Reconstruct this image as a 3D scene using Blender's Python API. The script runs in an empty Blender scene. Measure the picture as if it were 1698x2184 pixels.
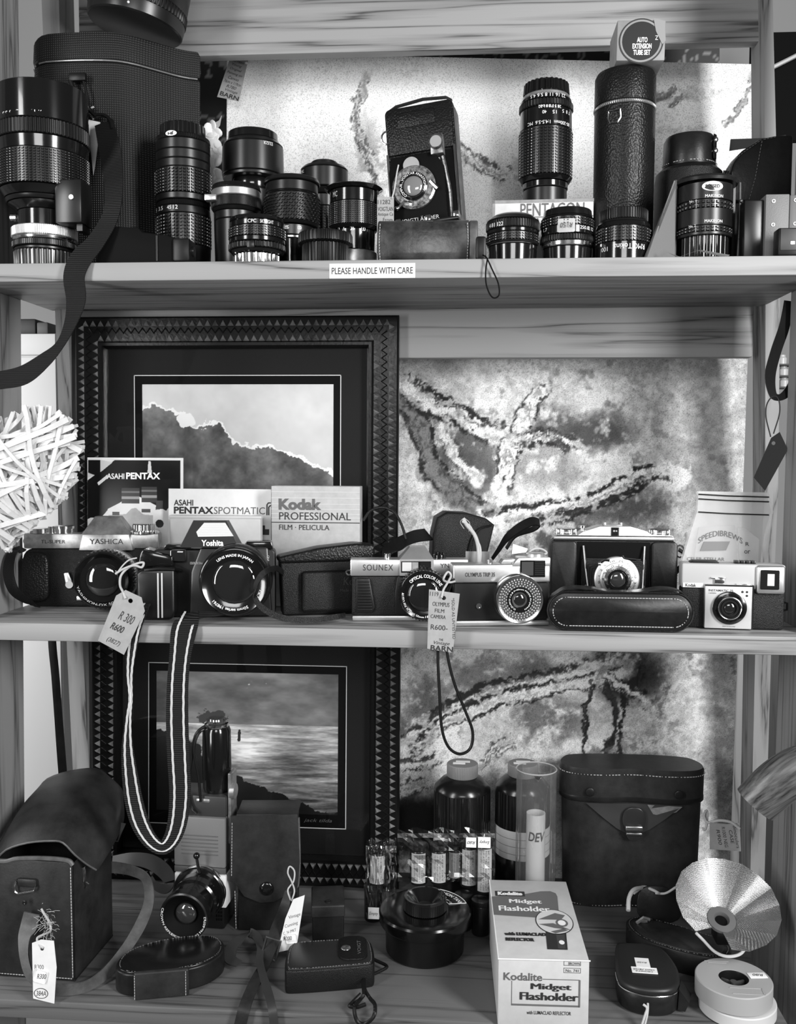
import bpy, bmesh, math, random
import numpy as np
from mathutils import Matrix, Vector
random.seed(7)
PI = math.pi
SC = bpy.context.scene
COL = SC.collection

# ------------------------------------------------------------------ camera
F, W, H = 2000.0, 1698, 2184            # focal length and frame in photo pixels
YAW, PITCH, ROLL = 0.0714, -0.061, -0.0047
RM = (Matrix.Rotation(YAW, 3, 'Z') @ Matrix.Rotation(PITCH, 3, 'X') @ Matrix.Rotation(ROLL, 3, 'Y'))
def ray(px, py): return RM @ Vector(((px - W / 2) / F, 1, -(py - H / 2) / F))
_d = ray(849, 1343)
CP = -_d * (1.081 / _d.y)               # camera stands 1.08 m in front of the middle shelf's edge
FW = RM @ Vector((0, 1, 0))
cd = bpy.data.cameras.new('camera'); cam = bpy.data.objects.new('camera', cd); COL.objects.link(cam)
cam.matrix_world = Matrix.Translation(CP) @ (RM @ Matrix.Rotation(PI / 2, 3, 'X')).to_4x4()
cd.sensor_fit = 'VERTICAL'; cd.sensor_height = 24; cd.lens = F / H * 24; cd.clip_start = 0.02
SC.camera = cam

# ------------------------------------------------------------------ light
SC.view_settings.view_transform = 'Standard'; SC.view_settings.look = 'None'
SC.view_settings.gamma = 1; SC.view_settings.exposure = 0.0
wd = bpy.data.worlds.new('world'); SC.world = wd; wd.use_nodes = True
wd.node_tree.nodes['Background'].inputs[0].default_value = (1, 1, 1, 1)
wd.node_tree.nodes['Background'].inputs[1].default_value = 0.07
def area(name, loc, aim, sx, sy, power):
    l = bpy.data.lights.new(name, 'AREA'); l.shape = 'RECTANGLE'; l.size = sx; l.size_y = sy; l.energy = power
    o = bpy.data.objects.new(name, l); COL.objects.link(o); o.location = loc
    o.rotation_euler = (Vector(aim) - Vector(loc)).to_track_quat('-Z', 'Y').to_euler()
    return o
area('window_light', (-1.25, -1.40, 0.45), (0.0, 0.15, 0.15), 0.32, 1.5, 26)
area('doorway_light', (1.25, -1.25, 0.62), (0.05, 0.15, 0.10), 0.38, 1.1, 46)
area('room_lamp', (0.1, -2.2, 0.75), (0, 0.1, 0.15), 0.8, 0.4, 12)
area('cabinet_fill_light', (-1.45, 0.05, 0.35), (-0.5, 0.55, -0.1), 0.5, 0.7, 10)  # added fill from an unseen source, brightens the white cabinet and left post

# ------------------------------------------------------------------ pixel <-> place
def at(px, py, Y):                       # the point of the plane at depth Y that the photo shows at (px, py)
    d = ray(px, py); return CP + d * ((Y - CP.y) / d.y)
def proj(p):
    v = RM.transposed() @ (Vector(p) - CP); return (W / 2 + F * v.x / v.y, H / 2 - F * v.z / v.y)
def depth(p): return (Vector(p) - CP).dot(FW)
def on(px, Y, z):                        # the point at depth Y and height z that shows at column px
    X = at(px, 1092, Y).x
    for _ in range(5):
        p = Vector((X, Y, z)); X += (px - proj(p)[0]) * depth(p) / F
    return Vector((X, Y, z))
ZT = at(849, 553, 0.0).z                 # tops of the three shelves
ZM = 0.0
ZB = at(849, 2172, -0.06).z

# ------------------------------------------------------------------ materials
MATS = {}
def lin(v): v /= 255.0; return v / 12.92 if v <= 0.04045 else ((v + 0.055) / 1.055) ** 2.4
def mat(name, g, rough=0.5, metal=0.0, bump=None, bs=400, bd=0.3, vary=0.0, vs=60, coat=0.0, spec=0.5):
    if name in MATS: return MATS[name]
    m = bpy.data.materials.new(name); m.use_nodes = True
    nt = m.node_tree; N = nt.nodes; L = nt.links; b = N['Principled BSDF']
    b.inputs['Base Color'].default_value = (g, g, g, 1); b.inputs['Roughness'].default_value = rough
    b.inputs['Metallic'].default_value = metal; b.inputs['Coat Weight'].default_value = coat
    b.inputs['Specular IOR Level'].default_value = spec
    tc = N.new('ShaderNodeTexCoord')
    if vary:
        n = N.new('ShaderNodeTexNoise'); n.inputs['Scale'].default_value = vs; n.inputs['Detail'].default_value = 8
        n.inputs['Roughness'].default_value = 0.65
        L.new(tc.outputs['Object'], n.inputs['Vector'])
        r = N.new('ShaderNodeValToRGB'); a, c = g * (1 - vary), g * (1 + vary)
        r.color_ramp.elements[0].position = 0.32; r.color_ramp.elements[1].position = 0.68
        r.color_ramp.elements[0].color = (a, a, a, 1); r.color_ramp.elements[1].color = (c, c, c, 1)
        L.new(n.outputs['Fac'], r.inputs['Fac']); L.new(r.outputs['Color'], b.inputs['Base Color'])
    if bump:
        bp = N.new('ShaderNodeBump'); bp.inputs['Strength'].default_value = bd; bp.inputs['Distance'].default_value = 0.001
        if bump == 'leather':
            t = N.new('ShaderNodeTexVoronoi'); t.inputs['Scale'].default_value = bs; o = t.outputs['Distance']
        elif bump == 'weave':
            t = N.new('ShaderNodeTexWave'); t.inputs['Scale'].default_value = bs; t.bands_direction = 'X'
            t2 = N.new('ShaderNodeTexWave'); t2.inputs['Scale'].default_value = bs; t2.bands_direction = 'Z'; L.new(tc.outputs['Object'], t2.inputs['Vector'])
            mx = N.new('ShaderNodeMath'); mx.operation = 'MULTIPLY'; L.new(t.outputs['Fac'], mx.inputs[0]); L.new(t2.outputs['Fac'], mx.inputs[1]); o = mx.outputs[0]
            wr = N.new('ShaderNodeValToRGB'); wr.color_ramp.elements[0].color = (g * .35,) * 3 + (1,); wr.color_ramp.elements[1].color = (g * 2.2,) * 3 + (1,)
            L.new(o, wr.inputs['Fac']); L.new(wr.outputs['Color'], b.inputs['Base Color'])
        elif bump == 'lines':
            t = N.new('ShaderNodeTexWave'); t.inputs['Scale'].default_value = bs; t.bands_direction = 'Z'; o = t.outputs['Fac']
        else:
            t = N.new('ShaderNodeTexNoise'); t.inputs['Scale'].default_value = bs; t.inputs['Detail'].default_value = 6; o = t.outputs['Fac']
        L.new(tc.outputs['Object'], t.inputs['Vector']); L.new(o, bp.inputs['Height']); L.new(bp.outputs['Normal'], b.inputs['Normal'])
    MATS[name] = m; return m
def wood(name, axis, g0, g1, rough=0.55, sc=1.0):   # pine: bands across the grain, stretched along it, fine fibres, knots
    if name in MATS: return MATS[name]
    m = bpy.data.materials.new(name); m.use_nodes = True; nt = m.node_tree; N = nt.nodes; L = nt.links; b = N['Principled BSDF']
    b.inputs['Roughness'].default_value = rough
    tc = N.new('ShaderNodeTexCoord'); mp = N.new('ShaderNodeMapping')
    lo, hi = 1.5 * sc, 34 * sc
    mp.inputs['Scale'].default_value = (lo, hi, hi) if axis == 'x' else (hi, hi, lo)
    L.new(tc.outputs['Object'], mp.inputs['Vector'])
    n1 = N.new('ShaderNodeTexNoise'); n1.inputs['Scale'].default_value = 1.0; n1.inputs['Detail'].default_value = 2
    L.new(mp.outputs[0], n1.inputs['Vector'])
    mu = N.new('ShaderNodeMath'); mu.operation = 'MULTIPLY'; mu.inputs[1].default_value = 8.5; L.new(n1.outputs['Fac'], mu.inputs[0])
    fr = N.new('ShaderNodeMath'); fr.operation = 'PINGPONG'; fr.inputs[1].default_value = 1.0; L.new(mu.outputs[0], fr.inputs[0])
    mp2 = N.new('ShaderNodeMapping'); mp2.inputs['Scale'].default_value = (12, 500, 500) if axis == 'x' else (500, 500, 12)
    L.new(tc.outputs['Object'], mp2.inputs['Vector'])
    n2 = N.new('ShaderNodeTexNoise'); n2.inputs['Scale'].default_value = 1.0; n2.inputs['Detail'].default_value = 4; L.new(mp2.outputs[0], n2.inputs['Vector'])
    ad = N.new('ShaderNodeMath'); ad.operation = 'MULTIPLY_ADD'; ad.inputs[1].default_value = 0.62; L.new(n2.outputs['Fac'], ad.inputs[0]); L.new(fr.outputs[0], ad.inputs[2])
    r = N.new('ShaderNodeValToRGB'); e = r.color_ramp.elements
    e[0].position = 0.27; e[0].color = (g0, g0, g0, 1); e[1].position = 0.85; e[1].color = (g1, g1, g1, 1)
    x = e.new(0.44); gm = g0 * .35 + g1 * .65; x.color = (gm, gm, gm, 1)
    L.new(ad.outputs[0], r.inputs['Fac']); L.new(r.outputs['Color'], b.inputs['Base Color'])
    bp = N.new('ShaderNodeBump'); bp.inputs['Strength'].default_value = 0.15; bp.inputs['Distance'].default_value = 0.0006
    L.new(n2.outputs['Fac'], bp.inputs['Height']); L.new(bp.outputs['Normal'], b.inputs['Normal'])
    MATS[name] = m; return m
def picture_mat(name, rough=0.6, speck=0.0, ss=600, bump=0.0):   # colour of a flat picture from its mesh attribute, plus brush speckle
    if name in MATS: return MATS[name]
    m = bpy.data.materials.new(name); m.use_nodes = True; nt = m.node_tree; N = nt.nodes; L = nt.links; b = N['Principled BSDF']
    b.inputs['Roughness'].default_value = rough
    a = N.new('ShaderNodeAttribute'); a.attribute_name = 'Col'; out = a.outputs['Color']
    if speck or bump:
        tc = N.new('ShaderNodeTexCoord'); n = N.new('ShaderNodeTexNoise'); n.inputs['Scale'].default_value = ss
        n.inputs['Detail'].default_value = 5; n.inputs['Roughness'].default_value = 0.75
        L.new(tc.outputs['Object'], n.inputs['Vector'])
    if speck:
        r = N.new('ShaderNodeValToRGB'); e = r.color_ramp.elements; v = 1 - speck
        e[0].position = 0.36; e[0].color = (v, v, v, 1); e[1].position = 0.5; e[1].color = (1, 1, 1, 1)
        L.new(n.outputs['Fac'], r.inputs['Fac'])
        x = N.new('ShaderNodeMix'); x.data_type = 'RGBA'; x.blend_type = 'MULTIPLY'; x.inputs['Factor'].default_value = 1
        L.new(out, x.inputs['A']); L.new(r.outputs['Color'], x.inputs['B']); out = x.outputs['Result']
    if bump:
        bp = N.new('ShaderNodeBump'); bp.inputs['Strength'].default_value = bump; bp.inputs['Distance'].default_value = 0.001
        L.new(n.outputs['Fac'], bp.inputs['Height']); L.new(bp.outputs['Normal'], b.inputs['Normal'])
    L.new(out, b.inputs['Base Color']); MATS[name] = m; return m
def glassy(name, tint=1.0, gloss=0.08, rough=0.02, fres=True, base=0.0):   # thin clear sheet: see-through with a surface gloss
    if name in MATS: return MATS[name]
    m = bpy.data.materials.new(name); m.use_nodes = True; nt = m.node_tree; N = nt.nodes; L = nt.links
    N.remove(N['Principled BSDF']); o = N['Material Output']
    t = N.new('ShaderNodeBsdfTransparent'); t.inputs[0].default_value = (tint, tint, tint, 1)
    g = N.new('ShaderNodeBsdfGlossy'); g.inputs['Roughness'].default_value = rough
    x = N.new('ShaderNodeMixShader'); lw = N.new('ShaderNodeLayerWeight'); lw.inputs[0].default_value = 0.25
    ma = N.new('ShaderNodeMath'); ma.operation = 'MULTIPLY_ADD'; ma.inputs[1].default_value = 0.6; ma.inputs[2].default_value = gloss
    L.new(lw.outputs['Fresnel'], ma.inputs[0]); L.new(ma.outputs[0], x.inputs[0]); L.new(t.outputs[0], x.inputs[1]); L.new(g.outputs[0], x.inputs[2])
    if base:
        d = N.new('ShaderNodeBsdfDiffuse'); d.inputs[0].default_value = (.8, .8, .8, 1)
        y = N.new('ShaderNodeMixShader'); y.inputs[0].default_value = base; L.new(x.outputs[0], y.inputs[1]); L.new(d.outputs[0], y.inputs[2]); x = y
    L.new(x.outputs[0], o.inputs['Surface']); MATS[name] = m; return m

BLK = mat('black_enamel', 0.006, 0.14, coat=0.3)
SAT = mat('black_satin_metal', 0.007, 0.30)
MATTE = mat('matt_black', 0.004, 0.65, spec=.08)
STUD = mat('studded_rubber', 0.006, 0.26, spec=.6)
RUB = mat('black_rubber', 0.006, 0.38, spec=.3)
LEA = mat('black_leather', 0.007, 0.36, spec=.28, bump='leather', bs=420, bd=0.5)
LEAF = mat('fine_black_leather', 0.006, 0.40, spec=.28, bump='leather', bs=1300, bd=0.4)
SMO = mat('smooth_dark_leather', 0.011, 0.34, spec=.28, bump='noise', bs=300, bd=0.12, vary=0.35, vs=40)
BRO = mat('brown_leather', 0.022, 0.42, spec=.28, bump='noise', bs=350, bd=0.15, vary=0.4, vs=35)
TAN = mat('worn_tan_leather', 0.08, 0.5, bump='noise', bs=300, bd=0.15, vary=0.4, vs=45)
SCUF = mat('scuffed_leather', 0.032, 0.28, bump='noise', bs=200, bd=0.2, vary=0.9, vs=38)
NYL = mat('black_nylon', 0.013, 0.5, spec=.35, bump='weave', bs=110, bd=0.8)
WEB = mat('black_webbing', 0.010, 0.5, spec=.28, bump='lines', bs=130, bd=0.8)
CHR = mat('chrome', 0.72, 0.16, 1.0)
SIL = mat('satin_silver', 0.62, 0.34, 0.85, vary=0.12, vs=30)
WORN = mat('worn_silver', 0.45, 0.38, 0.8, vary=0.45, vs=45)
WHT = mat('white_print', 0.85, 0.5)
INK = mat('dark_ink', 0.02, 0.6)
GINK = mat('grey_ink', 0.12, 0.6)
PAP = mat('white_paper', 0.74, 0.6, vary=0.06, vs=40)
KRA = mat('buff_card', 0.31, 0.65, vary=0.1, vs=70)
CARD = mat('grey_card', 0.24, 0.6, vary=0.12, vs=60)
STI = mat('stitching_thread', 0.40, 0.7)
TWI = mat('jute_twine', 0.48, 0.8, bump='noise', bs=1500, bd=0.6)
GLS = mat('lens_glass', 0.012, 0.04, coat=1.0)
PALE = mat('pale_plastic', 0.55, 0.4)
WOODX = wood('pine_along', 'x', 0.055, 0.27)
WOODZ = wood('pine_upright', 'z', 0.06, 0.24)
WOOD_SHADED = wood('pine_shaded_along', 'x', 0.035, 0.115)  # same pine as the other boards, bottom shelf's shade put into its colour

# ------------------------------------------------------------------ mesh builder (local units: photo pixels at the thing's depth)
class B:
    def __init__(s, k=1.0): s.k = k; s.V = []; s.Fc = []
    def add(s, vs, fs, M=None):
        o = len(s.V)
        for v in vs:
            v = Vector(v); s.V.append((M @ v) if M else v)
        for f in fs: s.Fc.append([i + o for i in f])
        return s
    def _bm(s, bm, M=None):
        bm.verts.index_update(); s.add([v.co.copy() for v in bm.verts], [[v.index for v in f.verts] for f in bm.faces], M); bm.free(); return s
    def box(s, x0, x1, y0, y1, z0, z1, r=0, seg=2, M=None, top=1.0):
        bm = bmesh.new(); bmesh.ops.create_cube(bm, size=1)
        cx, cy = (x0 + x1) / 2, (y0 + y1) / 2
        for v in bm.verts:
            q = top if v.co.z > 0 else 1.0
            v.co = Vector((cx + v.co.x * q * (x1 - x0), cy + v.co.y * q * (y1 - y0), (z0 + z1) / 2 + v.co.z * (z1 - z0)))
        if r: bmesh.ops.bevel(bm, geom=list(bm.edges), offset=r, segments=seg, affect='EDGES', profile=0.5)
        return s._bm(bm, M)
    def prism(s, pts, a, b, ax='y', r=0, seg=2, M=None):     # outline pts (u,v); ax y: (u, a..b, v); ax z: (u, v, a..b); ax x: (a..b, u, v)
        bm = bmesh.new()
        P = {'y': lambda u, v, t: (u, t, v), 'z': lambda u, v, t: (u, v, t), 'x': lambda u, v, t: (t, u, v)}[ax]
        va = [bm.verts.new(P(u, v, a)) for u, v in pts]; vb = [bm.verts.new(P(u, v, b)) for u, v in pts]; n = len(pts)
        bm.faces.new(va); bm.faces.new(vb[::-1])
        for i in range(n): bm.faces.new((va[i], vb[i], vb[(i + 1) % n], va[(i + 1) % n]))
        bmesh.ops.recalc_face_normals(bm, faces=bm.faces)
        if r:
            ed = [e for e in bm.edges if (e.verts[0] in va) == (e.verts[1] in va)] if n > 8 else list(bm.edges)
            bmesh.ops.bevel(bm, geom=ed, offset=r, segments=seg, affect='EDGES', profile=0.5)
        return s._bm(bm, M)
    def lathe(s, prof, ax='z', c=(0, 0, 0), n=56, M=None, cap=True, ribs=0, dr=0, arc=None):   # prof: (radius, height)
        vs, fs = [], []
        na = ribs * 4 if ribs else n
        for r, h in prof:
            for i in range(na):
                rr = r - (dr if ribs and i % 4 > 1 else 0); a = 2 * PI * (i + .3) / na
                u, v = rr * math.cos(a), rr * math.sin(a)
                vs.append((c[0] + u, c[1] + v, c[2] + h) if ax == 'z' else (c[0] + u, c[1] + h, c[2] + v) if ax == 'y' else (c[0] + h, c[1] + u, c[2] + v))
        m = len(prof)
        for j in range(m - 1):
            for i in range(na):
                k = (i + 1) % na; fs.append((j * na + i, j * na + k, (j + 1) * na + k, (j + 1) * na + i))
        if cap:
            fs.append(list(range(na))[::-1]); fs.append([(m - 1) * na + i for i in range(na)])
        return s.add(vs, fs, M)
    def knob(s, r, z0, z1, cols, rows, dr, ax='z', c=(0, 0, 0), shear=0.0, M=None):    # a ring of raised studs, one continuous skin
        vs, fs = [], []; na = cols * 4; nz = rows * 4
        for j in range(nz + 1):
            zz = z0 + (z1 - z0) * (j + (-.35 if j % 4 == 1 else .35 if j % 4 == 2 else 0)) / nz
            for i in range(na):
                up = (i % 4 in (1, 2)) and (j % 4 in (1, 2)) and j < nz
                rr = r if up else r - dr
                a = 2 * PI * (i + (.3 if i % 4 == 1 else -.3 if i % 4 == 2 else 0) * -1 + shear * j) / na
                u, v = rr * math.cos(a), rr * math.sin(a)
                vs.append((c[0] + u, c[1] + v, c[2] + zz) if ax == 'z' else (c[0] + u, c[1] + zz, c[2] + v))
        for j in range(nz):
            for i in range(na):
                k = (i + 1) % na; fs.append((j * na + i, j * na + k, (j + 1) * na + k, (j + 1) * na + i))
        fs.append(list(range(na))[::-1]); fs.append([nz * na + i for i in range(na)])
        return s.add(vs, fs, M)
    def tube(s, pts, r, n=8, closed=False, M=None, rr=None):
        pts = [Vector(p) for p in pts]; vs, fs = [], []; m = len(pts); up = Vector((0.13, 0.9, 0.31))
        for i, p in enumerate(pts):
            t = (pts[(i + 1) % m] - pts[i - 1]) if closed or 0 < i < m - 1 else (pts[1] - pts[0] if i == 0 else pts[-1] - pts[-2])
            t.normalize(); a = t.cross(up)
            if a.length < .05: a = t.cross(Vector((1, 0, 0)))
            a.normalize(); b = t.cross(a); q = rr[i] if rr else r
            for j in range(n):
                w = 2 * PI * j / n; vs.append(p + a * (q * math.cos(w)) + b * (q * math.sin(w)))
        for i in range(m if closed else m - 1):
            for j in range(n):
                k = (j + 1) % n; i2 = (i + 1) % m; fs.append((i * n + j, i * n + k, i2 * n + k, i2 * n + j))
        if not closed: fs += [list(range(n))[::-1], [(m - 1) * n + j for j in range(n)]]
        return s.add(vs, fs, M)
    def ribbon(s, pts, wd, th, side=None, M=None):   # flat band; wd number or list of widths; side: list of vectors across the band
        pts = [Vector(p) for p in pts]; m = len(pts); vs, fs = [], []
        for i, p in enumerate(pts):
            t = pts[min(i + 1, m - 1)] - pts[max(i - 1, 0)]; t.normalize()
            w = wd[i] if isinstance(wd, (list, tuple)) else wd
            a = Vector(side[i]) if side else Vector((t.z, 0, -t.x))
            if a.length < 1e-6: a = Vector((1, 0, 0))
            a = (a - t * a.dot(t)).normalized(); b = t.cross(a) * (th / 2); a = a * (w / 2)
            vs += [p - a - b, p + a - b, p + a + b, p - a + b]
        for i in range(m - 1):
            for j in range(4):
                k = (j + 1) % 4; fs.append((i * 4 + j, i * 4 + k, i * 4 + 4 + k, i * 4 + 4 + j))
        fs += [(3, 2, 1, 0), tuple((m - 1) * 4 + j for j in range(4))]
        return s.add(vs, fs, M)
    def sphere(s, c, r, sc=(1, 1, 1), n=20, m=10, M=None):
        pr = [(max(r * math.sin(PI * j / m), 1e-4), -r * math.cos(PI * j / m)) for j in range(m + 1)]
        T_ = Matrix.Translation(c) @ Matrix.Diagonal((*sc, 1)); return s.lathe(pr, n=n, M=(M @ T_) if M else T_)
    def mesh(s, name, m, smooth=35):
        me = bpy.data.meshes.new(name); k = s.k
        me.from_pydata([tuple(v * k) for v in s.V], [], s.Fc)
        bm = bmesh.new(); bm.from_mesh(me); bmesh.ops.recalc_face_normals(bm, faces=bm.faces); bm.to_mesh(me); bm.free()
        me.materials.append(m)
        if smooth:
            for p in me.polygons: p.use_smooth = True
            me.set_sharp_from_angle(angle=math.radians(smooth))
        return me
    def done(s, name, m, parent=None, smooth=35, label=None, world=False):
        o = bpy.data.objects.new(name, s.mesh(name, m, smooth)); COL.objects.link(o)
        if parent is not None:
            p = parent.e if isinstance(parent, T) else parent; o.parent = p
            if world:
                q = p.matrix_basis.copy()
                while p.parent is not None: q = p.parent.matrix_basis @ p.matrix_parent_inverse @ q; p = p.parent
                o.matrix_parent_inverse = q.inverted()
        if label: o['label'] = label
        return o

class T:                                 # a thing: an Empty at its base; parts are authored in photo pixels at its depth
    def __init__(s, name, label, cat, px, Y, z=None, py=None, yaw=0, roll=0, tilt=0, group=None):
        P = on(px, Y, z + .0003) if z is not None else at(px, py, Y)
        s.P = P; s.Y = Y; s.k = depth(P) / F; s.px0 = px; s.py0 = proj(P)[1]
        o = bpy.data.objects.new(name, None); o.empty_display_size = 0.01; COL.objects.link(o); s.e = o
        R = Matrix.Rotation(math.radians(yaw), 4, 'Z') @ Matrix.Rotation(math.radians(-roll), 4, 'Y') @ Matrix.Rotation(math.radians(tilt), 4, 'X')
        o.matrix_basis = Matrix.Translation(P) @ R; s.M = o.matrix_basis.copy()
        o['label'] = label; o['category'] = cat
        if group: o['group'] = group
    def X(s, px): return px - s.px0
    def Z(s, py): return (at(s.px0, py, s.Y).z - s.P.z) / s.k
    def b(s): return B(s.k)
def tag(o, label, cat, group=None):
    o['label'] = label; o['category'] = cat
    if group: o['group'] = group
    return o
def struct(o): o['kind'] = 'structure'; return o

def text_mesh(body, bold=0.0, shear=0.0, space=1.0):
    cu = bpy.data.curves.new('lettering', 'FONT'); cu.body = body; cu.size = 1; cu.offset = bold; cu.shear = shear
    cu.space_character = space; cu.resolution_u = 3; cu.align_x = 'CENTER'; cu.space_line = 0.95
    ob = bpy.data.objects.new('lettering', cu); COL.objects.link(ob)
    dg = bpy.context.evaluated_depsgraph_get(); me = bpy.data.meshes.new_from_object(ob.evaluated_get(dg))
    vs = [v.co.copy() for v in me.vertices]; fs = [list(p.vertices) for p in me.polygons]
    bpy.data.objects.remove(ob); bpy.data.curves.remove(cu); bpy.data.meshes.remove(me)
    return vs, fs
def text(t, parent, body, cx, cz, w, h, m, y=0.0, fn=None, fat=0.0, bold=0.0, shear=0.0, space=1.0, flip=False, ang=0.0, name='lettering', k=None):
    # letters fitted to a w x h box centred at (cx, cz) on the plane y, or bent by fn(u, v)
    vs, fs = text_mesh(body, bold, shear, space)
    x0 = min(v.x for v in vs); x1 = max(v.x for v in vs); z0 = min(v.y for v in vs); z1 = max(v.y for v in vs)
    out = []; ca, sa = math.cos(math.radians(ang)), math.sin(math.radians(ang))
    for v in vs:
        u = ((v.x - x0) / (x1 - x0) - .5) * w; q = ((v.y - z0) / (z1 - z0) - .5) * h
        if flip: u, q = -u, -q
        u, q = u * ca - q * sa, u * sa + q * ca
        out.append(fn(u, q) if fn else (cx + u, y, cz + q))
    b = B(k or t.k); b.add(out, fs)
    for d, q in (((-fat, .12), (fat, .24)) if fat else ()): b.add([Vector(o_) + Vector((d, -q, 0)) for o_ in out], fs)
    return b.done(name, m, parent, smooth=0)
def around(r, z, a0=0.0, sg=1, c=(0, 0)):          # wrap letters round an upright barrel; a0 degrees from facing the viewer
    def fn(u, v):
        a = -PI / 2 + math.radians(a0) + sg * u / r; return (c[0] + r * math.cos(a), c[1] + r * math.sin(a), z + v)
    return fn
def ring(r, y, cx, cz, mid):                        # letters round a lens face (mid: degrees, 90 = top)
    def fn(u, v):
        a = math.radians(mid) - u / r; q = r + v; return (cx + q * math.cos(a), y, cz + q * math.sin(a))
    return fn
def ringin(r, y, cx, cz, mid):                      # letters reading along the bottom of a ring
    def fn(u, v):
        a = math.radians(mid) + u / r; q = r - v; return (cx + q * math.cos(a), y, cz + q * math.sin(a))
    return fn
def smoothpath(pts, n=6):                           # Catmull-Rom through tuples of any length
    P = [np.array(p, float) for p in pts]; P = [2 * P[0] - P[1]] + P + [2 * P[-1] - P[-2]]; out = []
    for i in range(1, len(P) - 2):
        for j in range(n):
            t = j / n; a, b, c, d = P[i - 1], P[i], P[i + 1], P[i + 2]
            out.append(.5 * ((2 * b) + (c - a) * t + (2 * a - 5 * b + 4 * c - d) * t * t + (3 * b - a - 3 * c + d) * t ** 3))
    out.append(P[-2]); return out
def wpath(pts, n=6):                                # (px, py, Y) -> smooth world points
    return [at(p[0], p[1], p[2]) for p in smoothpath(pts, n)]
def kk(Y, py=1092): return depth(at(849, py, Y)) / F
def strap(name, m, parent, pts, th=0.0016, n=6, side=None, label=None):   # pts (px, py, Y, width px): a band in world space
    q = smoothpath(pts, n); P = [at(a[0], a[1], a[2]) for a in q]; wds = [a[3] * depth(p) / F for a, p in zip(q, P)]
    return B().ribbon(P, wds, th, side=[side] * len(P) if side else None).done(name, m, parent, world=True, label=label)
def cord(name, m, parent, pts, r=1.5, n=6, closed=False, label=None):
    P = wpath(pts, n); b = B(); b.tube(P, r * depth(P[0]) / F, 8); return b.done(name, m, parent, world=True, label=label)
def stitches(t, parent, pts, step=7, ln=4.5, r=0.8, m=STI, name='stitching'):   # a seam of short threads as one part
    b = t.b(); P = [Vector(p) for p in pts]; acc = 0.0; seg = []
    for a, c in zip(P, P[1:]):
        L = (c - a).length
        if L < 1e-6: continue
        d = (c - a) / L; x = -acc
        while x < L:
            if x >= 0: seg.append((a + d * x, a + d * min(x + ln, L)))
            x += step
        acc = (L + acc) % step if step else 0
    for a, c in seg:
        if (c - a).length > .5: b.tube([a, c], r, 5)
    o = b.done(name, m, parent, smooth=0); o['kind'] = 'stuff'; return o
def rrect(x0, x1, z0, z1, r, n=5):
    r = min(r, (x1 - x0) / 2 - 1e-3, (z1 - z0) / 2 - 1e-3); out = []
    for cx, cz, a in ((x1 - r, z1 - r, 0), (x0 + r, z1 - r, 90), (x0 + r, z0 + r, 180), (x1 - r, z0 + r, 270)):
        for i in range(n + 1):
            w = math.radians(a + 90 * i / n); out.append((cx + r * math.cos(w), cz + r * math.sin(w)))
    return out
# ------------------------------------------------------------------ flat pictures
def vnoise(nx, nz, sx, sz, seed):
    rg = np.random.RandomState(seed); g = rg.rand(int(sz) + 3, int(sx) + 3)
    x = np.linspace(0, sx, nx); z = np.linspace(0, sz, nz); xi = x.astype(int); zi = z.astype(int); fx = x - xi; fz = z - zi
    fx = fx * fx * (3 - 2 * fx); fz = (fz * fz * (3 - 2 * fz))[:, None]
    a = g[np.ix_(zi, xi)]; b_ = g[np.ix_(zi, xi + 1)]; c = g[np.ix_(zi + 1, xi)]; d = g[np.ix_(zi + 1, xi + 1)]
    return (a * (1 - fx) + b_ * fx) * (1 - fz) + (c * (1 - fx) + d * fx) * fz
def fbm(nx, nz, sx, sz, seed, o=5, g=.55):
    t = np.zeros((nz, nx)); a = 1; s = 0
    for i in range(o): t += a * vnoise(nx, nz, sx * 2 ** i, sz * 2 ** i, seed + i); s += a; a *= g
    return t / s
def lin_a(v): v = np.clip(v, 0, 1); return np.where(v <= .04045, v / 12.92, ((v + .055) / 1.055) ** 2.4)
def picture(name, c00, c10, c11, c01, col, m, parent=None, world=True, th=0.0):   # corners: bottom left, bottom right, top right, top left; col[row from top]
    nz, nx = col.shape; u = np.linspace(0, 1, nx)[None, :, None]; v = np.linspace(1, 0, nz)[:, None, None]
    A, B_, C_, D = [np.array(c, float)[None, None] for c in (c00, c10, c11, c01)]
    P = ((A * (1 - u) + B_ * u) * (1 - v) + (D * (1 - u) + C_ * u) * v).reshape(-1, 3)
    idx = np.arange(nx * nz).reshape(nz, nx); q = np.stack([idx[1:, :-1], idx[1:, 1:], idx[:-1, 1:], idx[:-1, :-1]], -1).reshape(-1, 4)
    me = bpy.data.meshes.new(name); me.vertices.add(len(P)); me.vertices.foreach_set('co', P.ravel())
    me.loops.add(q.size); me.loops.foreach_set('vertex_index', q.ravel().astype(np.int32)); me.polygons.add(len(q))
    me.polygons.foreach_set('loop_start', np.arange(0, q.size, 4, dtype=np.int32)); me.update(calc_edges=True)
    at_ = me.attributes.new('Col', 'FLOAT_COLOR', 'POINT'); g = lin_a(col).ravel()
    at_.data.foreach_set('color', np.stack([g, g, g, np.ones_like(g)], -1).ravel().astype(np.float32))
    me.materials.append(m); o = bpy.data.objects.new(name, me); COL.objects.link(o)
    if parent is not None:
        p = parent.e if isinstance(parent, T) else parent; o.parent = p
        if world: o.matrix_parent_inverse = p.matrix_basis.inverted()
    return o
def seg_d(PX, PY, a, b):
    ax, ay = a; bx, by = b; dx, dy = bx - ax, by - ay; L = dx * dx + dy * dy
    t = np.clip(((PX - ax) * dx + (PY - ay) * dy) / L, 0, 1); return np.hypot(PX - ax - t * dx, PY - ay - t * dy)
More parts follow.
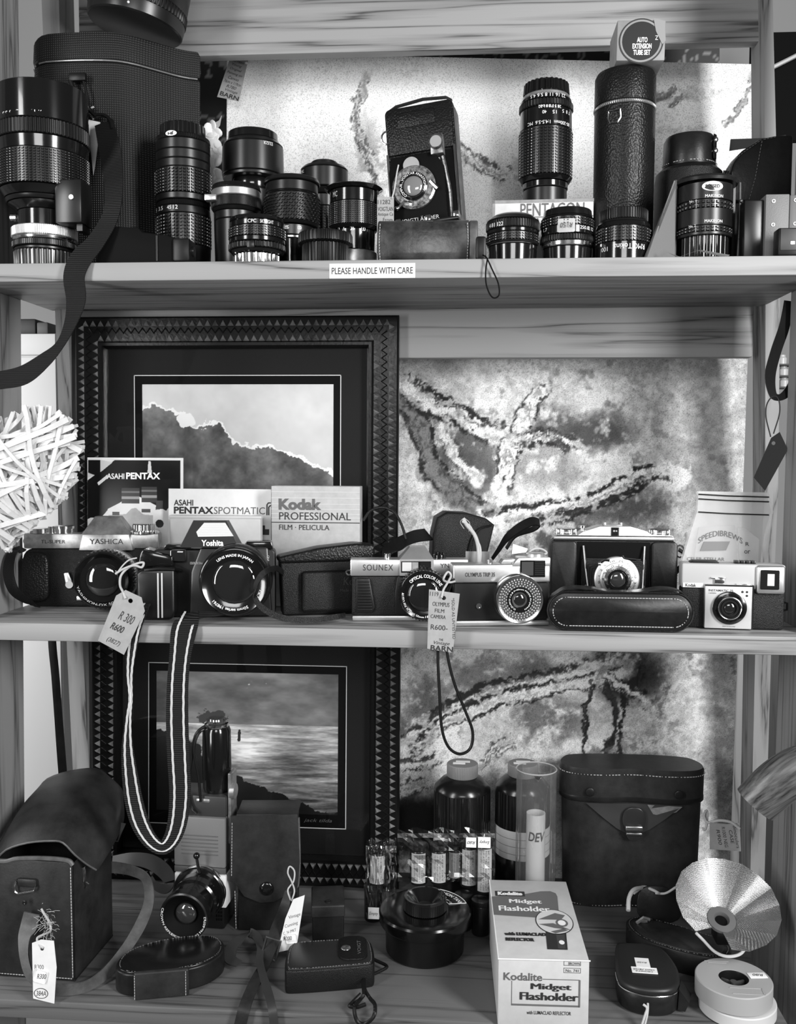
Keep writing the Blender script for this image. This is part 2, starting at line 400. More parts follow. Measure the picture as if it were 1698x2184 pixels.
def poly_d(PX, PY, pts):
    d = None
    for a, b in zip(pts, pts[1:]):
        e = seg_d(PX, PY, a, b); d = e if d is None else np.minimum(d, e)
    return d
def empty(name, loc, label, cat, group=None):
    o = bpy.data.objects.new(name, None); o.empty_display_size = .01; COL.objects.link(o); o.matrix_basis = Matrix.Translation(loc)
    return tag(o, label, cat, group)

# ================================================================== the room
o = B().box(-2.2, 2.2, 1.10, 1.16, -1.3, 1.5).done('wall_back', mat('back_wall_paint', 0.30, 0.8), smooth=0); struct(o)
o = B().box(-2.2, 2.2, -2.0, 1.16, -1.36, -1.30).done('floor', mat('floor_boards', 0.12, 0.6), smooth=0); struct(o)
XL = on(-57, 0, 0.2).x; XR = on(1752, 0, 0.2).x; XRB = on(1694, 0, 0.2).x          # inner faces of the posts = ends of the shelves
# ================================================================== pine shelving unit
unit = empty('shelving_unit', (0, 0, ZB), 'pale pine shelving unit holding all the old cameras on three shelves', 'shelves')
TH = 40 * 1.081 / F
def board(z, y0, y1, m, xr=XR):
    return B().box(XL, xr, y0, y1, z - TH, z, 0.0018).done('shelf_board', m, unit, world=True)
sh_t = board(ZT, 0.0, 0.222, WOODX); sh_m = board(ZM, 0.0, 0.235, WOODX); sh_b = board(ZB, -0.06, 0.16, WOOD_SHADED, XRB)
board(ZB, 0.1605, 0.312, WOOD_SHADED, XRB)
def post(levels, dy, name):                               # levels: (py, px left, px right, depth of the front face)
    b = B(); vs = []; fs = []
    for py, a, c, Y in levels:
        p, q = at(a, py, Y), at(c, py, Y); vs += [p, q, q + Vector((0, dy, 0)), p + Vector((0, dy, 0))]
    for i in range(len(levels) - 1):
        for j in range(4): fs.append((i * 4 + j, i * 4 + (j + 1) % 4, i * 4 + 4 + (j + 1) % 4, i * 4 + 4 + j))
    n = len(levels) * 4; fs += [(0, 1, 2, 3), (n - 1, n - 2, n - 3, n - 4)]
    b.add(vs, fs); return b.done(name, WOODZ, unit, smooth=0, world=True)
post([(-60, 86, 124, .19), (650, 117, 143, .205), (1390, 143, 177, .25), (1900, 168, 204, .275)], .05, 'rear_post')
post([(-60, 1629, 1647, .19), (650, 1633, 1664, .205), (1040, 1632, 1660, .225), (1390, 1611, 1645, .25), (1900, 1600, 1630, .275)], .055, 'rear_post')
def fpost(xi, s, lv):
    b = B(); vs = []; fs = []
    for z, yb in lv: vs += [(xi, .004, z), (xi + s, .004, z), (xi + s, yb, z), (xi, yb, z)]
    fs = [(0, 1, 5, 4), (1, 2, 6, 5), (2, 3, 7, 6), (3, 0, 4, 7), (0, 1, 2, 3), (4, 5, 6, 7)]
    b.add(vs, fs); return b.done('front_post', WOODZ, unit, smooth=0, world=True)
fpost(XL - .001, -.04, [(-.95, .095), (.85, .142)]); fpost(XR + .001, .04, [(-.95, .136), (.85, .112)])
def rail(p0, p1, py0, py1, Y, m, th=.02):
    a, c = at(p0, py1, Y), at(p1, py1, Y); zt = at(849, py0, Y).z
    B().box(a.x, c.x, Y, Y + th, (a.z + c.z) / 2, zt, .0025).done('cross_rail', m, unit, world=True)
rail(168, 1624, -90, 108, .215, WOODX); rail(166, 1606, 640, 764, .228, WOODX)
# paper strip stuck to the front edge of the top shelf
t = T('sticker_tmp', 'x', 'x', 794, -.0006, py=577)
k = t.k; bpy.data.objects.remove(t.e)
c = at(794, 577.5, -.0004)
st = B().box(c.x - 92 * k, c.x + 92 * k, -.0004, -.0001, c.z - 15.5 * k, c.z + 15.5 * k).done('sticker', mat('sticker_paper', .85, .5), sh_t, world=True, smooth=0, label='white paper strip with printed warning')
vs, fs = text_mesh('PLEASE HANDLE WITH CARE', .012)
x0 = min(v.x for v in vs); x1 = max(v.x for v in vs)
B().add([(c.x + ((v.x - x0) / (x1 - x0) - .5) * 174 * k, -.0006, c.z + (v.y - .33) * 19.5 * k) for v in vs], fs).done('lettering', INK, sh_t, world=True, smooth=0)
# ================================================================== seen through the sides
cab = empty('white_cabinet', at(60, 1500, .62), 'plain white cabinet far behind the left side of the shelves', 'cabinet')
a, b_ = at(-60, 712, .60), at(123, 712, .60)
WP = mat('white_cabinet_paint', .66, .5)
B().box(a.x, b_.x, .60, 1.0, -.62, a.z, .003).done('body', WP, cab, world=True)
B().box(a.x, b_.x - .002, .594, .5998, at(60, 758, .6).z, a.z - .001, .002).done('drawer', WP, cab, world=True)
B().box(a.x, b_.x - .002, .594, .5998, -.60, at(60, 762, .6).z, .002).done('door', WP, cab, world=True)
for (p0, p1, q0, q1, g) in ((30, 86, 683, 711, .01), (88, 112, 690, 711, .06)):
    p, q = at(p0, q1, .66), at(p1, q0, .66)
    tag(B().box(p.x, q.x, .64, .74, a.z + .0005, q.z, .003).done('storage_box', mat('box_%d' % p0, g, .5), smooth=30),
        'black box on top of the white cabinet' if p0 < 50 else 'smaller dark grey box on top of the white cabinet beside the black one', 'box')
dk = empty('dark_picture', at(900, 90, .40), 'dark picture with pale swirls half hidden behind the big bark painting', 'picture')
n = fbm(220, 60, 22, 6, 3); cl = .06 + .12 * fbm(220, 60, 9, 5, 8); cl = np.where(np.abs(n - .5) < .022, .5, cl)
picture('print', at(395, 400, .40), at(1535, 400, .40), at(1535, 40, .40), at(395, 40, .40), cl, picture_mat('dark_print', .5), dk)
p, q = at(395, 400, .404), at(1535, 40, .404); B().box(p.x, q.x, .4012, .42, p.z, q.z).done('backing', MATTE, dk, world=True, smooth=0)
cb = empty('dark_cupboard', at(1690, 1800, .75), 'dark cupboard far behind the right side of the shelves', 'cupboard')
p, q = at(1590, 1390, .75), at(1900, 1390, .75)
DW = wood('dark_oak', 'z', .012, .03)
B().box(p.x, q.x, .75, 1.05, -1.2, p.z + .02, .004).done('body', DW, cb, world=True); B().box(p.x - .01, q.x + .01, .74, 1.06, p.z + .02, p.z + .035, .003).done('top', DW, cb, world=True)
bd = empty('dark_screen', at(1690, 200, .8), 'dark panel with a pale strip standing beyond the top right post', 'screen')
p, q = at(1600, 300, .8), at(1760, 66, .8)
B().box(p.x, q.x, .8, .82, p.z, q.z).done('panel', MATTE, bd, world=True, smooth=0)
B().tube([at(1640, 148, .79), at(1700, 118, .79)], .004, 6).done('strip', PALE, bd, world=True)
for i, (px, py) in enumerate(((1668, 768), (1671, 792), (1672, 816))):
    P = at(px, py, .7); j = B().lathe([(.008, -.008), (.0085, .003), (.006, .006), (.006, .009)], c=P, n=16).done('jar', mat('pale_jar', .6, .3))
    tag(j, ('top', 'middle', 'lowest')[i] + ' of three pale little jars far behind the hanging strap', 'jar', 'little jars far behind the strap')
    tag(B().box(P.x - .03, P.x + .09, .68, .72, P.z - .011, P.z - .0085).done('ledge', DW, smooth=0), ('top', 'middle', 'lowest')[i] + ' of the thin ledges under the little jars', 'ledge', 'ledges under the little jars')
pk = at(1574, 1990, .36)
tag(B().box(at(1553, 1600, .36).x, at(1588, 1600, .36).x, .37, .385, ZB - .05, at(1574, 1300, .37).z, .001).done('wooden_plank', WOODZ), 'pale wooden plank upright behind the right edge of the bark painting', 'plank')
# ================================================================== bark painting on canvas
NX, NZ = 420, 640
Yc = .330
cc = [at(480, 1902, Yc), at(1555, 1902, Yc + .008), at(1617, 137, Yc + .008), at(484, 112, Yc)]
u = np.linspace(0, 1, NX)[None, :]; v = np.linspace(0, 1, NZ)[:, None]
PX = (484 * (1 - v) + 480 * v) * (1 - u) + (1617 * (1 - v) + 1555 * v) * u; PY = (112 * (1 - v) + 1902 * v) * (1 - u) + (137 * (1 - v) + 1902 * v) * u
f1 = fbm(NX, NZ, 14, 22, 21, 6, .62); f2 = fbm(NX, NZ, 50, 80, 31, 4, .7); f3 = fbm(NX, NZ, 5, 8, 41, 4); f4 = fbm(NX, NZ, 120, 190, 51, 3, .8)
f5 = fbm(NX, NZ, 90, 140, 77, 4, .75)
wx, wy = (f1 - .5) * 62 + (f2 - .5) * 26, (f3 - .5) * 60 + (f5 - .5) * 26
QX, QY = PX + wx, PY + wy
C0 = .96 - .06 * np.clip((PY - 500) / 300, 0, 1) - .10 * np.clip((PX - 1250) / 300, 0, 1) * (PY > 600) + (f1 - .5) * (.22 + .28 * (PY > 600)) + (f4 - .5) * .34
C0 = np.where(PY < 600, C0 + .06, C0); C0 = C0 - .34 * np.clip((f2 - .56) * 8, 0, 1) * np.clip((f1 - .38) * 4, 0, 1) * (.12 + .88 * (PY > 600))
rgp = random.Random(31)
def stroke(C, pts, w, core, edge):                        # a bark limb: many thin broken strokes lying side by side
    P = [np.array(p, float) for p in pts]; q = smoothpath(pts, 5)
    d = poly_d(QX, QY, [tuple(p) for p in q]) / w
    m = np.clip((1.15 - d + (f5 - .5) * .9) / .5, 0, 1) * .8; C = C * (1 - m) + (core + (f2 - .5) * .8 + (f5 - .5) * .9) * m
    nst = 8 + int(w / 1.5)
    for j in range(nst):
        o = rgp.uniform(-1.05, 1.05) * w; a = rgp.uniform(0, .45); e = rgp.uniform(.55, 1); n = len(q); qq = q[int(a * (n - 1)):int(e * (n - 1)) + 1]
        if len(qq) < 2: continue
        v_ = qq[-1] - qq[0]; v_ = np.array((-v_[1], v_[0])) / (np.hypot(*v_) + 1e-6); side = abs(o) / w
        tone = edge if (side > .72 or rgp.random() < .36) else min(core + .12, 1); ww = rgp.uniform(.05, .16) * w + 1.2
        d = poly_d(QX, QY, [tuple(p + v_ * o) for p in qq]) / ww
        m = np.clip(1.3 - d, 0, 1) * np.clip((f5 + f2 * .5 - .60) * 7, 0, 1) * (.95 if tone > .5 else .85); C = C * (1 - m) + tone * m
    return C
def blot(C, x, y, rx, ry, g, amt=.8, th=.42):
    d = ((QX - x) / rx) ** 2 + ((QY - y) / ry) ** 2; m = np.clip(1.2 - d, 0, 1) * np.clip((f2 * .6 + f1 * .5 - th) * 7, 0, 1) * amt
    return C * (1 - m) + g * m
for a in ((1010, 960, 110, 110, .22), (1190, 880, 70, 50, .28), (1290, 890, 90, 50, .25, .9), (1180, 960, 90, 60, .55), (1150, 1110, 160, 60, .25), (900, 860, 60, 90, .35), (1330, 1060, 150, 40, .3),
          (1540, 1000, 80, 200, .55, .5), (1480, 850, 140, 130, .6, .4), (1250, 1150, 60, 60, .2), (930, 1480, 60, 70, .35), (1040, 1430, 90, 50, .4), (1180, 1530, 100, 60, .35), (1340, 1420, 90, 70, .12, 1, .3), (1150, 1430, 60, 60, .35),
          (900, 1760, 120, 70, .05, 1, .1), (1330, 1640, 160, 40, .3), (1540, 1600, 50, 260, .5, .6), (1190, 1650, 100, 40, .5), (870, 1560, 30, 60, .3), (1090, 340, 110, 40, .55, .35), (800, 330, 40, 130, .45, .6), (560, 240, 60, 120, .8, .3), (1480, 190, 120, 16, .5, .4), (1470, 260, 90, 14, .55, .4)):
    C0 = blot(C0, *a)
for pts, w, core, edge in (
    ([(850, 785), (925, 835), (1005, 870), (1095, 908)], 24, .93, .06), ([(1175, 765), (1135, 850), (1103, 915), (1085, 1000), (1050, 1080)], 20, .85, .06),
    ([(845, 830), (890, 868), (908, 940), (955, 1010), (1030, 1070)], 26, .40, .04), ([(950, 895), (985, 945), (1025, 1000)], 17, .97, .25),
    ([(1015, 1100), (1120, 1072), (1250, 1050), (1340, 1018), (1400, 990), (1455, 1005)], 24, .97, .06), ([(1105, 915), (1180, 905), (1262, 925)], 17, .95, .08),
    ([(785, 150), (765, 225), (778, 285), (802, 335), (818, 410)], 13, .75, .30), ([(985, 305), (1050, 332), (1110, 352)], 12, .85, .30), ([(1560, 250), (1585, 200), (1612, 150)], 6, .6, .35), ([(1390, 190), (1440, 182)], 6, .5, .4), ([(1430, 205), (1470, 196)], 5, .5, .4),
    ([(865, 1595), (945, 1530), (1045, 1483), (1150, 1462), (1260, 1428), (1340, 1398)], 30, .95, .08), ([(855, 1630), (930, 1620), (960, 1600)], 14, .95, .2), ([(855, 1700), (930, 1665)], 18, .93, .25),
    ([(1030, 1640), (1060, 1590), (1100, 1570)], 16, .95, .3), ([(1265, 1440), (1258, 1520), (1252, 1612)], 5, .05, .02), ([(1305, 1450), (1312, 1530), (1310, 1615)], 8, .06, .02), ([(1335, 1440), (1330, 1520), (1332, 1618)], 5, .1, .03), ([(1380, 1400), (1372, 1460)], 7, .06, .03), ([(1420, 1450), (1400, 1540)], 12, .75, .4),
    ([(1290, 1420), (1340, 1450), (1400, 1500)], 12, .85, .1)):
    C0 = stroke(C0, pts, w, core, edge)
pt = empty('canvas_painting', (0, Yc, cc[0].z), 'tall bark and rock painting on bare canvas standing behind the shelves', 'painting')
C0 = np.clip(C0, .03, .97)
picture('canvas', *cc, C0, picture_mat('painted_canvas', .7, .55, 560, .5), pt)
o = B(); o.add([p + Vector((0, dy, 0)) for dy in (.0012, .028) for p in cc], [(0, 1, 2, 3), (7, 6, 5, 4), (0, 4, 5, 1), (1, 5, 6, 2), (2, 6, 7, 3), (3, 7, 4, 0)]); o.done('stretcher', KRA, pt, world=True, smooth=0)

# ================================================================== two carved picture frames
CARV = mat('carved_black_wood', .005, .28, spec=.3, bump='noise', bs=250, bd=.3)
CARVE = mat('carved_edge_wood', .15, .32, vary=.7, vs=60)
def picture_frame(t, w, h, mw, pit, line, ph, img, seed):
    hw = w / 2; D = 34
    def member(name, a, b_, inward, nrm):                   # a, b_: outer corners; inward: unit vector to the middle
        a, b_, n = Vector(a), Vector(b_), Vector(inward); d = (b_ - a).normalized(); L = (b_ - a).length
        bb = t.b()
        prof = [(0, 0), (0, -20), (4, -24), (mw * .78, -24), (mw * .84, -30), (mw * .93, -30), (mw, -20), (mw, 0)]
        vs = []
        for e, base in ((0, a), (1, b_)):
            for q, y in prof:
                p = base + n * q + d * (q if e == 0 else -q); vs.append((p.x, y, p.y))
        m = len(prof); fs = [(i, (i + 1) % m, m + (i + 1) % m, m + i) for i in range(m)] + [list(range(m)), list(range(m, 2 * m))]
        bb.add(vs, fs)
        cnt = int(L / pit); n0 = len(bb.Fc); teeth = []
        for row, (q, s) in enumerate(((mw * .21, 6.8), (mw * .68, 7.2))):
            for i in range(cnt):
                x = (i + .5) * L / cnt
                if x < q + 4 or x > L - q - 4: continue
                c = a + d * x + n * q; al = d * s; ac = n * s
                p = [c - al + ac, c + al + ac, c - ac * .9]
                tip = c + ac * .35
                teeth += range(len(bb.Fc), len(bb.Fc) + 3); bb.add([(z.x, -23.5, z.y) for z in p] + [(tip.x, -34, tip.y)], [(0, 1, 3), (1, 2, 3), (2, 0, 3)])
        zz = []
        for i in range(cnt * 2 + 1):
            x = i * L / cnt / 2
            if mw * .45 < x < L - mw * .45:
                c = a + d * x + n * (mw * .45 + (5.5 if i % 2 else -5.5)); zz.append((c.x, -25, c.y))
        bb.tube(zz, 1.6, 5)
        o = bb.done(name, CARV, t, smooth=25); o.data.materials.append(CARVE)
        for i in teeth: o.data.polygons[i].material_index = 1
        return o
    member('frame_side', (-hw, h), (hw, h), (0, -1), 0); member('frame_side', (hw, h), (hw, 0), (-1, 0), 0)
    member('frame_side', (hw, 0), (-hw, 0), (0, 1), 0); member('frame_side', (-hw, 0), (-hw, h), (1, 0), 0)
    i = mw - 2
    t.b().box(-hw + i, hw - i, -9, -4, i, h - i).done('mat_board', mat('charcoal_mat', .012, .75, spec=.2, bump='noise', bs=900, bd=.15), t, smooth=0)
    x0, x1, z0, z1 = line
    bb = t.b()
    for c in ((x0, x1, z1 - 1.6, z1), (x0, x1, z0, z0 + 1.6), (x0, x0 + 1.6, z0, z1), (x1 - 1.6, x1, z0, z1)): bb.box(c[0], c[1], -9.8, -9, c[2], c[3])
    bb.done('mat_line', WHT, t, smooth=0)
    t.b().box(x0 + 2, x1 - 2, -9.5, -9.05, z0 + 2, z1 - 2).done('inner_mat', MATTE, t, smooth=0)
    x0, x1, z0, z1 = ph; k = t.k
    picture('print', (x0 * k, -9.9 * k, z0 * k), (x1 * k, -9.9 * k, z0 * k), (x1 * k, -9.9 * k, z1 * k), (x0 * k, -9.9 * k, z1 * k), img, picture_mat('photo_print', .45), t, world=False)
    t.b().box(-hw + i, hw - i, -13, -12, i, h - i).done('glass_pane', glassy('frame_glass', .97, .012, .01), t, smooth=0)
    return t
# cloud picture
nx, nz = 330, 300; X = np.linspace(305, 713, nx)[None, :]; Yp = np.linspace(820, 1190, nz)[:, None]
nn = fbm(nx, nz, 12, 10, 61, 6, .6); n2 = fbm(nx, nz, 40, 34, 71, 4)
edge = np.interp(X, [305, 325, 350, 375, 395, 408, 400, 425, 445, 470, 487, 500, 540, 575, 610, 650, 690, 713], [868, 862, 872, 884, 886, 905, 928, 924, 914, 918, 940, 955, 968, 966, 985, 1003, 1022, 1030])
edge = edge[0][None, :] + (nn - .5) * 34 + (n2 - .5) * 16
d = Yp - edge; sky = .84 + (nn - .5) * .1 - .0002 * (Yp - 820)
cl = np.where(d > 0, .40 + (nn - .5) * .5 - .06 * np.clip(d / 40, 0, 1), sky); cl = np.where((d > -3) & (d < 3), .97, cl)
cl = np.where(((X - 400) / 22) ** 2 + ((Yp - 908) / 20) ** 2 < .8 + (nn - .5) * 2, .95, cl)
t = T('picture_frame', 'black carved picture frame with a cloud photograph standing on the middle shelf', 'picture frame', 507, .219, ZM, tilt=-1)
picture_frame(t, 686, t.Z(676), 66, 16, (t.X(287), t.X(729), t.Z(1166), t.Z(800)), (t.X(305), t.X(713), t.Z(1148), t.Z(820)), cl, 1)
# sea picture
X = np.linspace(333, 722, nx)[None, :]; Yp = np.linspace(1436, 1730, nz)[:, None]
cl = .50 + (fbm(nx, nz, 5, 9, 81) - .5) * .55 - .10 * np.clip((Yp - 1436) / 110, 0, 1)
sea = .72 + (fbm(nx, nz, 6, 40, 91, 5, .7) - .5) * .9 - .0018 * (Yp - 1545); fog = np.exp(-((X - 520) / 60) ** 2 - ((Yp - 1590) / 30) ** 2) * .3
cl = np.where(Yp > 1545, sea + fog, cl)
cl = np.where((((X - 452) / 32) ** 2 + ((Yp - 1534) / 17) ** 2 < 1 + (n2 - .5) * 2.4) & (Yp < 1546), .24, cl)
ln = np.interp(X, [333, 420, 480, 600, 722], [1560, 1590, 1640, 1690, 1735])[0][None, :] + (nn - .5) * 40
cl = np.where(Yp > ln, .05 + .08 * nn, cl)
fig = seg_d(X + 0 * Yp, Yp + 0 * X, (512, 1562), (511, 1578)) < 3.2; cl = np.where(fig | (np.hypot(X - 512, Yp - 1558) < 2.4), .1, cl)
t = T('picture_frame', 'black carved picture frame with a sea photograph standing on the bottom shelf', 'picture frame', 524, .268, ZB, tilt=-2)
picture_frame(t, 657, t.Z(1300), 63, 15.3, (t.X(315), t.X(740), t.Z(1760), t.Z(1418)), (t.X(333), t.X(722), t.Z(1731), t.Z(1436)), cl, 2)
text(t, t, 'jack tilda', t.X(680), t.Z(1744), 60, 9, GINK, y=-10.2, shear=.3)

# ================================================================== TOP SHELF
def lens(label, px, Y, segs, z=None, group='lenses on the top shelf', cat='lens', name='camera_lens', shelf=None, py=None, yaw=0, roll=0):
    # segs, top to bottom: (py top, py bottom, radius top, radius bottom, style, material, part name)
    t = T(name, label, cat, px, Y, ZT if shelf is None and py is None else shelf, py=py, yaw=yaw, roll=roll, group=group)
    t.seg = []
    for (p0, p1, r0, r1, st, m, nm, *ex) in segs:
        z1 = t.Z(p0); z0 = t.Z(p1) if p1 is not None else 0.0
        b = t.b(); f = min(1.6, (z1 - z0) * .2)
        if st == 's': b.lathe([(r1 - f, z0), (r1, z0 + f), (r0, z1 - f), (r0 - f, z1)], n=64)
        elif st == 'rib':
            n = ex[0] if ex else 48; d = ex[1] if len(ex) > 1 else 2.2
            b.lathe([(r1 - f, z0), (r1, z0 + f), (r0, z1 - f), (r0 - f, z1)], ribs=n, dr=d)
        elif st == 'grid': b.knob(r0, z0, z1, ex[0], ex[1], ex[2] if len(ex) > 2 else 2.2)
        elif st == 'scale': b.knob(r0, z0, z1, ex[0], ex[1], 2.6, shear=.55)
        elif st == 'cup': b.lathe([(r1, z0), (r0, z1), (r0 - 4, z1), (r0 - 5, z1 - 8), (3, z1 - 10)], n=64, cap=False); b.lathe([(r1, z0), (1, z0)], n=64, cap=False)
        b.done(nm, m, t, smooth=28)
    return t
def scale_text(t, items, r, py, h, a0s, m=WHT, flip=False):     # short engravings round a barrel
    for s_, a in zip(items, a0s):
        text(t, t, s_, 0, 0, len(s_) * h * .62, h, m, fn=around(r + .3, t.Z(py), a), flip=flip)

# ---- tall nylon lens bag
t = T('camera_bag', 'tall black nylon bag with a zipped lid at the left end of the top shelf', 'bag', 250, .10, ZT)
k = t.k
def lp(px, Y, py=300): q = at(px, py, Y) - t.P; return (q.x / k, q.y / k)
zl, zt_ = t.Z(112), t.Z(50)
pl = [lp(72, .130), lp(150, .122), lp(235, .122), lp(280, .131), lp(330, .152), lp(390, .178), lp(430, .186), lp(425, .188), lp(300, .188), lp(82, .187)]
def shrink(P, s):
    cx = sum(p[0] for p in P) / len(P); cy = sum(p[1] for p in P) / len(P); return [(cx + (p[0] - cx) * s, cy + (p[1] - cy) * s) for p in P]
def loft(b, P, levels, slope=0.0):                              # levels: (z, scale)
    vs = []; n = len(P)
    for z, s in levels: vs += [(x, y, z + (slope * x if z > 60 else 0)) for x, y in shrink(P, s)]
    fs = [(j * n + i, j * n + (i + 1) % n, j * n + n + (i + 1) % n, j * n + n + i) for j in range(len(levels) - 1) for i in range(n)]
    fs += [list(range(n)), [(len(levels) - 1) * n + i for i in range(n)]]
    return b.add(vs, fs)
def rsmooth(P, it=2):
    for _ in range(it):
        Q = []
        for i in range(len(P)):
            a, c = P[i], P[(i + 1) % len(P)]; Q += [(a[0] * .75 + c[0] * .25, a[1] * .75 + c[1] * .25), (a[0] * .25 + c[0] * .75, a[1] * .25 + c[1] * .75)]
        P = Q
    return P
pl = rsmooth(pl, 2)
loft(t.b(), pl, [(0, .92), (30, .94), (zl * .5, .97), (zl - 14, 1.0), (zl - 5, .995)], -.02).done('body', NYL, t, smooth=50)
loft(t.b(), pl, [(zl + 4, .995), (zl + 14, 1.01), (zt_ - 8, 1.0), (zt_, .97)], -.02).done('lid', NYL, t, smooth=50)
loft(t.b(), pl, [(zl - 5, .985), (zl + 4, .985)], -.02).done('zip_tape', MATTE, t, smooth=50)
zp = [(x, y, zl + s - .02 * x) for s in (0,) for x, y in shrink(pl, 1.0) if y < max(q_[1] for q_ in pl) - 5]
zp = sorted(zp, key=lambda p: p[0])
b = t.b()
for i in range(len(zp) - 1):
    a, c = Vector(zp[i]), Vector(zp[i + 1])
    if (c - a).length < 90: b.tube([a, c], 2.0, 6)
b.done('zip', mat('zip_teeth', .25, .35, .6), t)
q = lp(412, .194); b = t.b(); b.box(-22, 18, -2, 3, -14, 14, 1.5, M=Matrix.Translation((q[0] - 4, q[1] - 4, t.Z(222))) @ Matrix.Rotation(.52, 4, 'Z') @ Matrix.Rotation(.35, 4, 'Y')); b.done('badge', RUB, t)
# carrying strap, its buckle and hardware
strap('shoulder_strap', WEB, t, [(222, 262, .112, 42), (236, 330, .09, 48), (243, 400, .045, 42), (236, 460, .014, 36), (205, 515, .004, 38), (172, 553, -.004, 46), (158, 590, -.008, 46), (162, 640, -.008, 42), (150, 690, -.01, 26), (128, 735, -.012, 18), (95, 768, -.014, 30), (50, 800, -.016, 40), (0, 811, -.018, 38), (-40, 815, -.02, 38)], .002, 8)
b = B(); kq = kk(.095)
P0 = at(166, 165, .114); b.box(P0.x - 19 * kq, P0.x + 19 * kq, P0.y - .004, P0.y + .004, P0.z - 9 * kq, P0.z + 9 * kq, .002); b.done('buckle', RUB, t, world=True)
cord('strap_loop', RUB, t, [(150, 172, .113), (158, 190, .113), (175, 212, .113), (192, 235, .113), (205, 248, .113)], 5)
cord('strap_clip', SAT, t, [(205, 246, .113), (222, 246, .112), (236, 258, .110), (240, 275, .106)], 4)
cord('strap_hook', RUB, t, [(178, 172, .114), (186, 205, .114), (188, 240, .114)], 3)
# ---- white paper tag hanging beside it
t = T('price_tag', 'small folded white paper tag hanging from the buckle of the nylon bag', 'tag', 206, .1195, py=300)
t.b().prism([(-17, 44), (9, 38), (4, 0), (-2, -40), (-8, -72), (-12, -30), (-16, 10)], -.8, .8, 'y').done('card', PAP, t, smooth=0)
cord('string', TWI, t, [(199, 255, .119), (195, 243, .118), (193, 232, .117), (200, 228, .116)], 2)
# ---- lens lying on the bag
t = T('camera_lens', 'wide black lens with a ribbed ring tilted on top of the nylon bag', 'lens', 288, .145, ZT + zt_ * k + .0135, roll=-11, group='lenses on the top shelf')
t.b().lathe([(96, 0), (99, 3), (101, 20), (101, 26)], n=64).done('mount_ring', SAT, t); t.b().lathe([(102, 26.5), (103, 28), (103, 45), (102, 46)], ribs=70, dr=2.4).done('focus_ring', RUB, t)
t.b().lathe([(100, 46.5), (101, 48), (103, 150), (101, 152)], n=64).done('barrel', SAT, t); t.b().sphere((20, -99, 12), 2.6).done('index_dot', WHT, t)
# ---- big telephoto, standing nose up
t = lens('very large black telephoto lens with a silver ring near its foot at far left', 97, .062, [
    (200, 280, 92, 93, 's', BLK, 'lens_hood'), (281, 312, 95, 95, 'rib', RUB, 'hood_ring', 72, 2.6), (313, 340, 92, 90, 's', BLK, 'barrel'),
    (341, 412, 94, 94, 'grid', STUD, 'focus_ring', 74, 13, 2.4), (413, 430, 88, 80, 's', BLK, 'barrel'), (431, 440, 78, 76, 's', SAT, 'barrel'), (440.5, 455, 72, 56, 's', BLK, 'barrel'), (455.5, 490, 54, 54, 's', BLK, 'barrel'),
    (491, 512, 67, 67, 'rib', SIL, 'mount_ring', 110, .8), (513, 520, 66, 65, 's', CHR, 'chrome_band'), (521, 534, 66, 66, 'rib', SAT, 'adapter_ring', 100, 1.4), (535, 541, 62, 62, 's', SAT, 'adapter_ring'), (541.5, None, 63, 62, 'rib', mat('grey_metal', .16, .3, .8), 'rear_cap', 40, 5)])
scale_text(t, ['mm', '1:8', 'S.S.C.', '14162'], 92.5, 272, 10, [-48, -32, -14, 16])
b = t.b(); b.box(52, 108, -66, -6, t.Z(492), t.Z(402), 3); b.box(92, 104, -52, -14, t.Z(506), t.Z(492)); b.done('tripod_mount', SAT, t)
t.b().lathe([(5, -2), (5, 2)], 'y', (88, -67, t.Z(440)), n=20).done('mount_screw', WORN, t); t.b().lathe([(6, -9), (9, -6), (9, 6), (6, 9)], 'x', (-58, -16, t.Z(468)), n=20).done('lock_knob', CHR, t)
# ---- black grip lying in front of the bag
t = T('motor_winder', 'black motor winder lying at the shelf edge in front of the nylon bag', 'winder', 325, .040, ZT, yaw=0)
t.b().prism([(-105, 0), (85, 0), (92, 10), (88, 34), (70, 52), (45, 60), (-5, 66), (-15, 76), (-60, 78), (-100, 72)], -46, 30, 'y', 4).done('body', MATTE, t)
t.b().box(60, 96, -52, 0, 4, 52, 5).done('grip', RUB, t); t.b().lathe([(10, -4), (11, 0), (10, 4)], 'x', (97, -30, 28), n=24).done('dial', SAT, t)
b = t.b(); b.box(24, 28, -48, -45, 6, 58); b.done('trim_strip', SAT, t)
# ---- two zoom lenses stacked
t = lens('tall black zoom lens wearing a round white sticker near its top', 393, .120, [
    (272, 298, 47, 48, 'rib', BLK, 'lens_cap', 22, 1.6), (299, 309, 56, 57, 'rib', RUB, 'ring', 70, 1.8), (310, 332, 57, 57, 's', SAT, 'barrel'), (332.5, 352, 57, 57, 's', SAT, 'barrel'), (352.5, 370, 57, 57, 's', SAT, 'barrel'),
    (371, 422, 59, 59, 'grid', STUD, 'zoom_ring', 44, 8, 3), (423, 437, 57, 57, 's', SAT, 'barrel'), (437.5, 449, 55, 55, 'rib', MATTE, 'ring', 90, 1), (449.5, 466, 56, 57, 's', SAT, 'scale_ring'), (467, 530, 58, 58, 'grid', STUD, 'focus_ring', 44, 9, 3), (530.5, None, 57, 55, 's', SAT, 'mount_ring')])
b = t.b(); b.add([around(57.8, t.Z(303), -8)(14 * math.cos(i * PI / 12) * .9, 5.5 * math.sin(i * PI / 12)) for i in range(24)], [list(range(24))]); b.done('sticker', WHT, t, smooth=0)
text(t, t, 'JH', 0, 0, 13, 7, INK, fn=around(58.6, t.Z(303), -8), flip=True, bold=.03)
scale_text(t, ['5', '3.5', '45', '12'], 57, 456, 8, [-60, -38, -14, 0])
